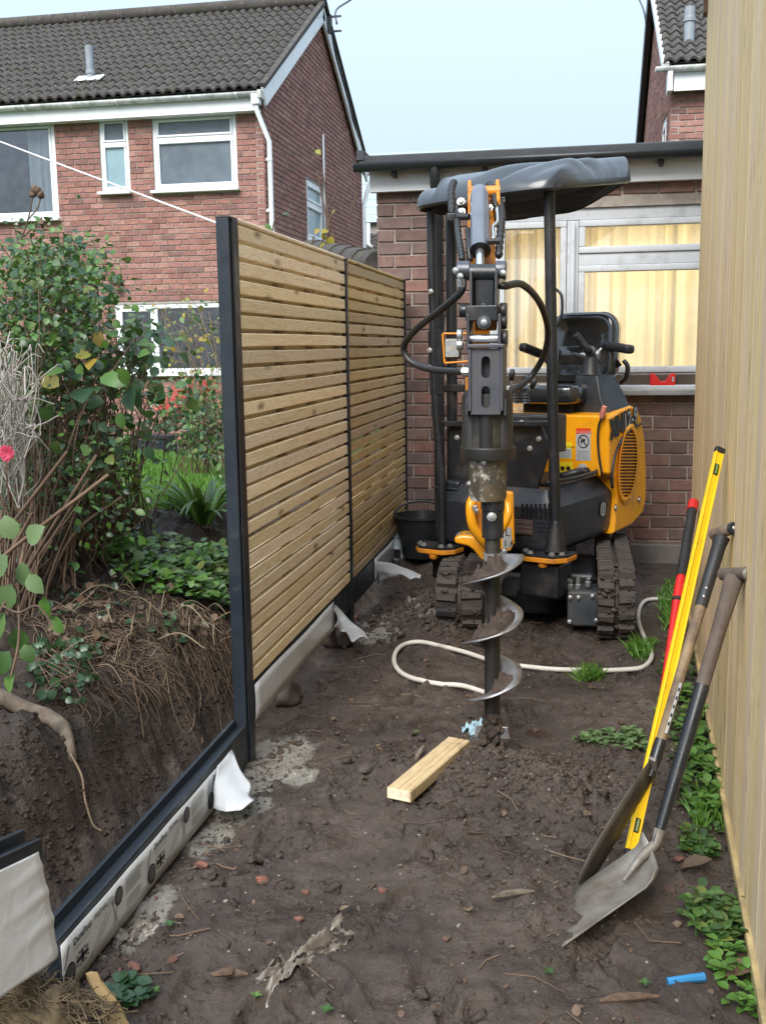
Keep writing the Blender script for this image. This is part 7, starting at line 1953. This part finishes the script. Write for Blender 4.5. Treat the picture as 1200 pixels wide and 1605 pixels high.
# strap-leaved clump
b0 = Vector(tuple(ground_np([318], [822])[0])); sp_ = thing('strap_leaved_plant', 'clump of arching strap leaves on the lawn edge just left of the tall post', 'plant', b0)
for k in range(44):
    a = rs.rand() * 6.28; L = .30 + .22 * rs.rand(); lean_ = .35 + .9 * rs.rand(); w = .013 + .008 * rs.rand(); dx, dy = math.cos(a), math.sin(a); n = 9; V = []
    for i in range(n + 1):
        t = i / n; r_ = L * t * lean_ * (.5 + .6 * t); z = L * (t - .62 * lean_ * t ** 2.2); ww = w * (1 - t ** 3) * (0.6 + .8 * min(1, t * 3)) * .8
        o_ = b0 + Vector((dx * (.05 + r_) + rs.randn() * 0, dy * (.05 + r_), z)); s_ = Vector((-dy, dx, 0)) * ww
        V += [o_ - s_ + Z_ * ww * .4, o_, o_ + s_ + Z_ * ww * .4]
    F = [(i * 3 + j, i * 3 + j + 1, i * 3 + j + 4, i * 3 + j + 3) for i in range(n) for j in range(2)]
    mb = MB(); mb.add(V, F); mb.build('leaf', M['leaf'] if k % 3 else M['leaf_bright'], sp_, True)
# shrub beside the post, bare shrub, coral flowers, trough
gb_ = [at(300, 745, 8.2), at(330, 750, 8.2), at(275, 740, 8.6)]; gb_ = [(p.x, p.y, h1(p.x, p.y)) for p in gb_]
shrub('garden_shrub', 'mid green shrub between the lawn and the tall post, below the window', 'shrub', clumps([(265, 640), (300, 615), (352, 600), (352, 715), (305, 700)], 34, 7.8, 8.8), None, 22, .10, .05, [('leaf', .6), ('leaf_dark', .4)], None, TL, base=gb_)
cl = clumps([(250, 480), (300, 468), (350, 490), (350, 600), (280, 610), (262, 560)], 26, 8.8, 9.6)
sD = shrub('bare_shrub', 'leggy half bare shrub with wiry stems in front of the lower window', 'shrub', cl, None, 4, .14, .05, [('leaf', .6), ('leaf_yellow', .4)], None, TL, stem_r=.006, stem_mat='pale_twig', base=[(p[0], p[1] + .9, p[2]) for p in gb_])
cl = clumps([(250, 612), (285, 605), (330, 600), (325, 640), (255, 642)], 26, 13.0, 13.5); cb_ = at(290, 700, 13.3)
fr = thing('flowering_plant', 'low plant with coral red flowers under the ground floor window', 'plant', (cb_.x, 13.3, h1(cb_.x, 13.3)))
m = 14; pp = np.repeat(cl, m, 0) + rs.randn(len(cl) * m, 3) * .05
leaves('flowers', pp, unit(len(pp)), unit(len(pp)) * .5 + np.array([0, -.8, .5]), .07 * (.6 + .6 * rs.rand(len(pp))), M['petal_red'], fr, TR)
cl2 = clumps([(235, 640), (335, 635), (335, 690), (230, 690)], 40, 12.9, 13.5); pp = np.repeat(cl2, 16, 0) + rs.randn(len(cl2) * 16, 3) * .09
leaves('foliage', pp, unit(len(pp)), unit(len(pp)) * .5 + np.array([0, -.5, .8]), .08 * (.6 + .6 * rs.rand(len(pp))), M['leaf_dark'], fr, TL)
a = at(200, 690, 12.0); a.z = h1(a.x, 12.0)
tr_ = thing('garden_bench', 'low dark garden bench at the back of the lawn half hidden by leaves', 'bench', a)
zt_ = at(230, 682, 12.0).z
for k in range(4): MB().box2((a.x - .05, 11.9 + k * .10, zt_ - .04), (at(268, 690, 12).x, 11.985 + k * .10, zt_)).build('slat', M['black_body'], tr_, bevel=.004)
for x in (a.x, at(262, 690, 12).x): MB().box2((x - .03, 11.93, a.z - .05), (x + .03, 12.25, zt_ - .041)).build('leg', M['black_body'], tr_, bevel=.004)
MB().box2((a.x - .02, 11.895, zt_ - .16), (at(265, 690, 12).x, 11.925, zt_ - .05)).build('apron', M['black_body'], tr_)
# rose stems in front of the house
def thin_plant(name, label, cat, stems, leafs, r=.005, mat='twig', Yb=9.5, lmat='leaf_bright', ls=.07, heads=()):
    root = thing(name, label, cat, at(*stems[0][0], Yb)); multi_tubes('stems', [cr([at(x, y, Yb) for x, y in s], 5) for s in stems], [r] * len(stems), M[mat], root, 5)
    for (x, y) in leafs: single_leaf(root, at(x, y, Yb - .02), rs.randn(3) + np.array([.2, -.2, -.3]), np.array([rs.randn() * .3, -.8, .5]), ls * (.7 + .6 * rs.rand()), M[lmat], TL)
    return root
thin_plant('rose_stem', 'tall thin rose stems with a few yellow green leaves against the brick gable', 'plant', [[(516, 420), (515, 360), (512, 320), (505, 262)], [(512, 330), (522, 312), (528, 298)], [(512, 345), (503, 300), (497, 268)], [(500, 400), (508, 370), (518, 340)], [(530, 400), (524, 380), (520, 360)], [(486, 395), (492, 370)], [(548, 340), (560, 300)]], [(505, 365), (510, 372), (515, 362), (520, 370), (499, 358), (508, 380), (495, 235), (525, 330)], .008, 'twig', 9.6, 'leaf_yellow', .10)
rp_ = thin_plant('seed_head_stem', 'thin bare stem topped with brown seed heads in front of the upper window', 'plant', [[(15, 420), (30, 385), (44, 345), (52, 310), (56, 292)], [(44, 345), (60, 325), (64, 308)], [(36, 372), (58, 352), (66, 340)], [(30, 385), (24, 360)]], [(62, 345), (70, 348)], .0035, 'twig', 4.6, 'leaf_dead', .05)
for (px, py) in ((54, 296), (60, 300), (52, 304), (64, 305)): lump(at(px, py, 4.6), .018, px, 1.1).build('seed_head', M['leaf_dead'], rp_, True)
thin_plant('climber', 'wispy stem climbing past the downpipe above the slatted fence', 'plant', [[(425, 372), (431, 345), (440, 338)], [(418, 352), (426, 362), (432, 372)]], [(444, 337), (450, 339), (416, 350)], .005, 'twig', 6.2, 'leaf', .05)

# --- mud: clods, pebbles, twigs, dead leaves
import bmesh
def ico(sub, seed, amt=.35):
    bm = bmesh.new(); bmesh.ops.create_icosphere(bm, subdivisions=sub, radius=1); V = np.array([v.co[:] for v in bm.verts]); F = np.array([[v.index for v in f.verts] for f in bm.faces]); bm.free()
    k = .72 + .5 * np.random.RandomState(seed).rand(len(V)) * min(1, amt * 2) + amt * fbm(V[:, 0] * 1.6 + seed + 7, V[:, 1] * 1.6 + V[:, 2] * 2.1 + 3, 3, seed); return V * k[:, None], F
def clod_field(name, n, fn, smin, smax, mat, sub=1, seed=1, flat=.7):
    X, Y = fn(n); s = smin * (smax / smin) ** (rs.rand(len(X)) ** 2.2); z = H(X, Y); T, F = ico(sub, seed, .6)
    sc = np.stack([s * (.7 + .7 * rs.rand(len(s))), s * (.7 + .5 * rs.rand(len(s))), s * flat * (.6 + .6 * rs.rand(len(s)))], 1)
    V, FF = scatter(T, F, np.stack([X, Y, z - s * .02], 1), rots(len(X), rs, .6), sc)
    return tag(link(name, np_mesh(name, V, FF, mat, False), (0, 0, 0)), kind='stuff')
def rough_pts(n):
    X, Y = [], []
    while len(X) < n:
        x = -1.26 + 1.9 * rs.rand(n); y = 2.0 + 5.6 * rs.rand(n) ** 1.25
        d = .30 + .9 * sst(-.05, .4, fbm(x * 1.3 + 5, y * 1.3, 3, 9)) + 1.6 * np.exp(-((x + .2) ** 2 / .14 + (y - 3.7) ** 2 / .10)) + 2.0 * np.exp(-((x + .86) ** 2 / .08 + (y - 6.05) ** 2 / .14)) + .9 * sst(-.95, -1.2, x)
        k = rs.rand(n) * 2.4 < d; X += list(x[k]); Y += list(y[k])
    return np.array(X[:n]), np.array(Y[:n])
clod_field('mud_crumbs', 12000, rough_pts, .003, .016, M['mud'], 1, 3)
clod_field('mud_clods', 260, rough_pts, .014, .036, M['mud'], 2, 5, .5)
def spoil(n): return -.22 + .24 * rs.randn(n), 3.72 + .2 * rs.randn(n)
clod_field('auger_spoil', 3200, spoil, .003, .024, M['mud'], 1, 9)
def pile(n): return -.86 + .2 * rs.randn(n), 6.02 + .22 * rs.randn(n)
clod_field('soil_heap', 1200, pile, .008, .04, M['mud'], 1, 12)
def bank(n):
    q = in_poly(n, [(0, 1100), (110, 1060), (350, 1020), (365, 1120), (200, 1290), (60, 1420), (0, 1330)]); p = ground_np(q[:, 0], q[:, 1]); return p[:, 0], p[:, 1]
clod_field('bank_crumbs', 2200, bank, .002, .012, M['mud_soil'], 1, 15)
clod_field('pebbles', 420, rough_pts, .003, .012, M['stone'], 1, 17)
clod_field('brick_crumbs', 60, rough_pts, .004, .013, M['brick_bit'], 1, 19)
X, Y = rough_pts(700); pos = np.stack([X, Y, H(X, Y) + .008], 1); d = unit(len(X)); d[:, 2] *= .25
leaves('leaf_litter', pos, d, unit(700) * .4 + np.array([0, 0, 1.0]), .010 + .028 * rs.rand(700) ** 2.5, M['leaf_dead'], None, TB)
paths = []
for x, y in zip(*rough_pts(230)):
    a = rs.rand() * 6.28; L = .02 + .07 * rs.rand() ** 2; b = a + rs.randn() * .5
    P = [(x, y), (x + math.cos(a) * L, y + math.sin(a) * L), (x + math.cos(a) * L + math.cos(b) * L, y + math.sin(a) * L + math.sin(b) * L)]
    paths.append([Vector((u, v, h1(u, v) + .006)) for u, v in P])
multi_tubes('twig_litter', paths[:150], [.0012 + .002 * rs.rand() for _ in range(150)], M['twig'], None, 4); multi_tubes('straw_litter', paths[150:], [.001 + .0013 * rs.rand() for _ in range(80)], M['pale_twig'], None, 4)
# puddle by the auger hole
c = Vector((PUD.x, PUD.y, -.0135)); n = 26
MBp = MB(); MBp.add([(c.x + .17 * math.cos(t), c.y + .12 * math.sin(t), c.z) for t in [2 * math.pi * k / n for k in range(n)]], [tuple(range(n))])
tag(MBp.build('puddle', simple('muddy_water', (.055, .036, .027), .06, .2, 4, .02, 20)), kind='structure')

# --- weeds along the shed and across the mud
def weeds(name, poly, n, per, size, mk, T, hgt=.03, kind='stuff', label=None, cat=None, T2=None):
    q = in_poly(n, poly); p = ground_np(q[:, 0], q[:, 1]); c = np.repeat(p, per, 0); a = rs.rand(len(c)) * 6.28
    d = np.stack([np.cos(a), np.sin(a), .15 + .5 * rs.rand(len(c))], 1); pos = c + d * np.array([size * .4, size * .4, 0]) * rs.rand(len(c))[:, None]; pos[:, 2] += .004 + hgt * rs.rand(len(c))
    if label:
        root = thing(name, label, cat, p.mean(0)); leaves('foliage', pos, d, unit(len(c)) * .25 + np.array([0, 0, 1.0]), size * (.5 + .8 * rs.rand(len(c))), M[mk], root, T)
        multi_tubes('stems', [[Vector(a_) - Vector((0, 0, .01)), Vector(b_)] for a_, b_ in zip(c[::2], pos[::2])], [.0012] * len(c), M['leaf'], root, 4); return root
    return leaves(name, pos, d, unit(len(c)) * .25 + np.array([0, 0, 1.0]), size * (.5 + .8 * rs.rand(len(c))), M[mk], None, T)
weeds('weed_strip', [(1040, 1000), (1070, 960), (1098, 1110), (1135, 1250), (1120, 1310), (1080, 1300), (1060, 1200), (1030, 1110)], 110, 6, .036, 'leaf', TL)
weeds('weed_strip', [(1050, 1080), (1098, 1110), (1140, 1280), (1100, 1300), (1070, 1180)], 60, 6, .042, 'leaf_bright', TL, .06)
weeds('weed_clump', [(1065, 1430), (1110, 1410), (1160, 1430), (1172, 1480), (1120, 1490), (1075, 1470)], 34, 6, .038, 'leaf', TL, .05, label='low clump of round green weeds against the shed, right of the shovel blade', cat='weeds')
weeds('weed_clump', [(893, 1160), (930, 1148), (985, 1146), (1018, 1160), (1015, 1180), (950, 1172)], 40, 7, .034, 'leaf_pale', TL, .012, label='pale flattened weeds trailing across the mud towards the spade', cat='weeds')
weeds('weed_clump', [(1120, 1490), (1180, 1500), (1196, 1600), (1150, 1590), (1130, 1540)], 20, 5, .036, 'leaf_bright', TL, .04, label='scattered green weeds in the bottom right corner by the shed', cat='weeds')
weeds('weed_clump', [(1060, 1310), (1110, 1320), (1118, 1340), (1080, 1345)], 14, 7, .036, 'leaf', TR, .03, label='little weed tuft behind the square shovel shaft', cat='weeds')
weeds('weed_clump', [(170, 1545), (215, 1535), (220, 1575), (190, 1590)], 10, 6, .036, 'leaf_dark', TR, .02, label='dark ivy-like weeds beside the torn log', cat='weeds')
for poly, n, lab in (([(985, 1012), (1022, 1010), (1018, 1036), (990, 1034)], 240, 'grass tuft inside the bend of the white hose'), ([(905, 1060), (945, 1058), (942, 1068), (908, 1070)], 150, 'small grass tuft just below the straight run of the hose'), ([(1030, 930), (1056, 905), (1062, 985), (1036, 990)], 260, 'grass tuft beside the red bar near the shed corner'), ([(1080, 1255), (1130, 1240), (1135, 1300), (1090, 1310)], 200, 'bright grass tuft between the shovel and the shed')):
    q = in_poly(n, poly); p = ground_np(q[:, 0], q[:, 1]); V, F = scatter(blade[0] * np.array([.7, 1.4, 1]), blade[1], p, rots(n, rs, .5), .04 + .05 * rs.rand(n)); c = V.mean(0)
    tag(link('grass_tuft', np_mesh('grass_tuft', V - c, F, M['grass']), c), lab, 'grass', 'grass tufts on the bare mud')
for (px, py, lab) in ((652, 1152, 'tiny green seedling in the mud below the wide concrete smear'), (243, 1560, 'two leaved green seedling right of the torn log'), (402, 1568, 'green sprout under the crumpled plastic strip'), (512, 1590, 'green sprout at the bottom edge of the picture'), (266, 1455, 'tiny yellow green sprout beside the printed board'), (1010, 1548, 'pale green leaf scrap left of the blue tube'), (860, 1530, 'lone pale leaf blade standing in the mud')):
    p = onground(px, py); sd__ = thing('seedling', lab, 'seedling', p, 'seedlings in the mud')
    for k in range(4): a = k * 1.6 + px; single_leaf(sd__, p + Vector((0, 0, .012)), np.array([math.cos(a), math.sin(a), .5]), np.array([0, 0, 1.0]), .019, M['leaf'], TL)
for (px, py, s, lab) in ((1092, 1372, .10, 'big curled brown leaf lying between shovel and shed'), (1165, 1545, .09, 'large dead brown leaf at the foot of the shed'), (1178, 1510, .08, 'folded dead leaf beside the shed batten'), (98 * 0 + 872, 1352, .03, 'small pale dead leaf left of the spade blade'), (365, 1533, .05, 'orange brown leaf on the foreground mud'), (540, 1438, .03, 'rusty leaf fragment near the crumpled plastic'), (760, 350 * 0 + 938, .03, 'brown leaf by the hose loop')):
    p = onground(px, py, .02); dl = thing('dead_leaf', lab, 'leaf', p, 'dead leaves on the mud')
    T_ = leaf_T(.34, .20, -.18, .04); single_leaf(dl, p - Vector((s / 2, 0, 0)), np.array([1, rs.randn() * .8, .1]), np.array([rs.randn() * .2, -.2, 1]), s, M['leaf_dead'], T_, 'leaf_blade')
# --- torn log at bottom left
lg = thing('torn_log', 'torn log of pale shredded wood under the film covered board, bottom left', 'log', onground(80, 1600))
A_, B__ = at(-70, 1575, 1.98), at(125, 1640, 2.06); ax_ = (B__ - A_).normalized(); mbL = MB(); n, m = 26, 16; V = []
sx_ = ax_.cross(Z_).normalized(); sz_ = sx_.cross(ax_)
for i in range(n + 1):
    for j in range(m):
        t = 2 * math.pi * j / m; r_ = .095 * (1 + .55 * float(fbm(np.array([i * .35]), np.array([math.cos(t) * 2 + 9 + math.sin(t) * 1.3]), 4, 71)[0])) * (1 - .5 * max(0, i / n - .8) / .2)
        V.append(A_.lerp(B__, i / n) + (sx_ * math.cos(t) + sz_ * math.sin(t)) * r_)
F = [(i * m + j, i * m + (j + 1) % m, (i + 1) * m + (j + 1) % m, (i + 1) * m + j) for i in range(n) for j in range(m)] + [tuple(range(m)), tuple(range(n * m, n * m + m))]
mbL.add(V, F); mbL.build('trunk', M['fibre'], lg, True)
paths, rad = [], []
for k in range(600):
    t0, t = rs.rand(), rs.rand() * 6.28; L = .03 + .09 * rs.rand(); r_ = .085 + .018 * rs.rand(); P = []
    for q in range(4): P.append(A_.lerp(B__, t0) + ax_ * (L * q / 3) + (sx_ * math.cos(t + q * .12 * rs.randn()) + sz_ * math.sin(t)) * (r_ + .014 * rs.rand() + .02 * q / 3 * rs.rand()))
    paths.append(cr(P, 3)); rad.append(.0008 + .0014 * rs.rand())
multi_tubes('fibres', paths, rad, M['fibre'], lg, 4)
s0, s1 = onground(184, 1615, .0), at(150, 1527, 2.22); mb = MB(); V = []
for i in range(8):
    t = i / 7; c = s0.lerp(s1, t) + Vector((.010 * math.sin(t * 5), 0, 0)); w = .038 * (1 - .55 * t); h_ = .016 * (1 - .4 * t)
    V += [c + Vector((-w, 0, 0)), c + Vector((-w * .3, -h_, 0)), c + Vector((w, -h_ * .4, .01 * math.sin(i * 2))), c + Vector((w * .6, h_, 0)), c + Vector((-w * .5, h_, 0))]
F = [(i * 5 + j, i * 5 + (j + 1) % 5, (i + 1) * 5 + (j + 1) % 5, (i + 1) * 5 + j) for i in range(7) for j in range(5)] + [tuple(range(5)), tuple(range(35, 40))]
mb.add(V, F); tag(mb.build('wood_splinter', M['split_wood'], None, True, 30), 'upright splinter of yellow split wood beside the torn log', 'splinter')
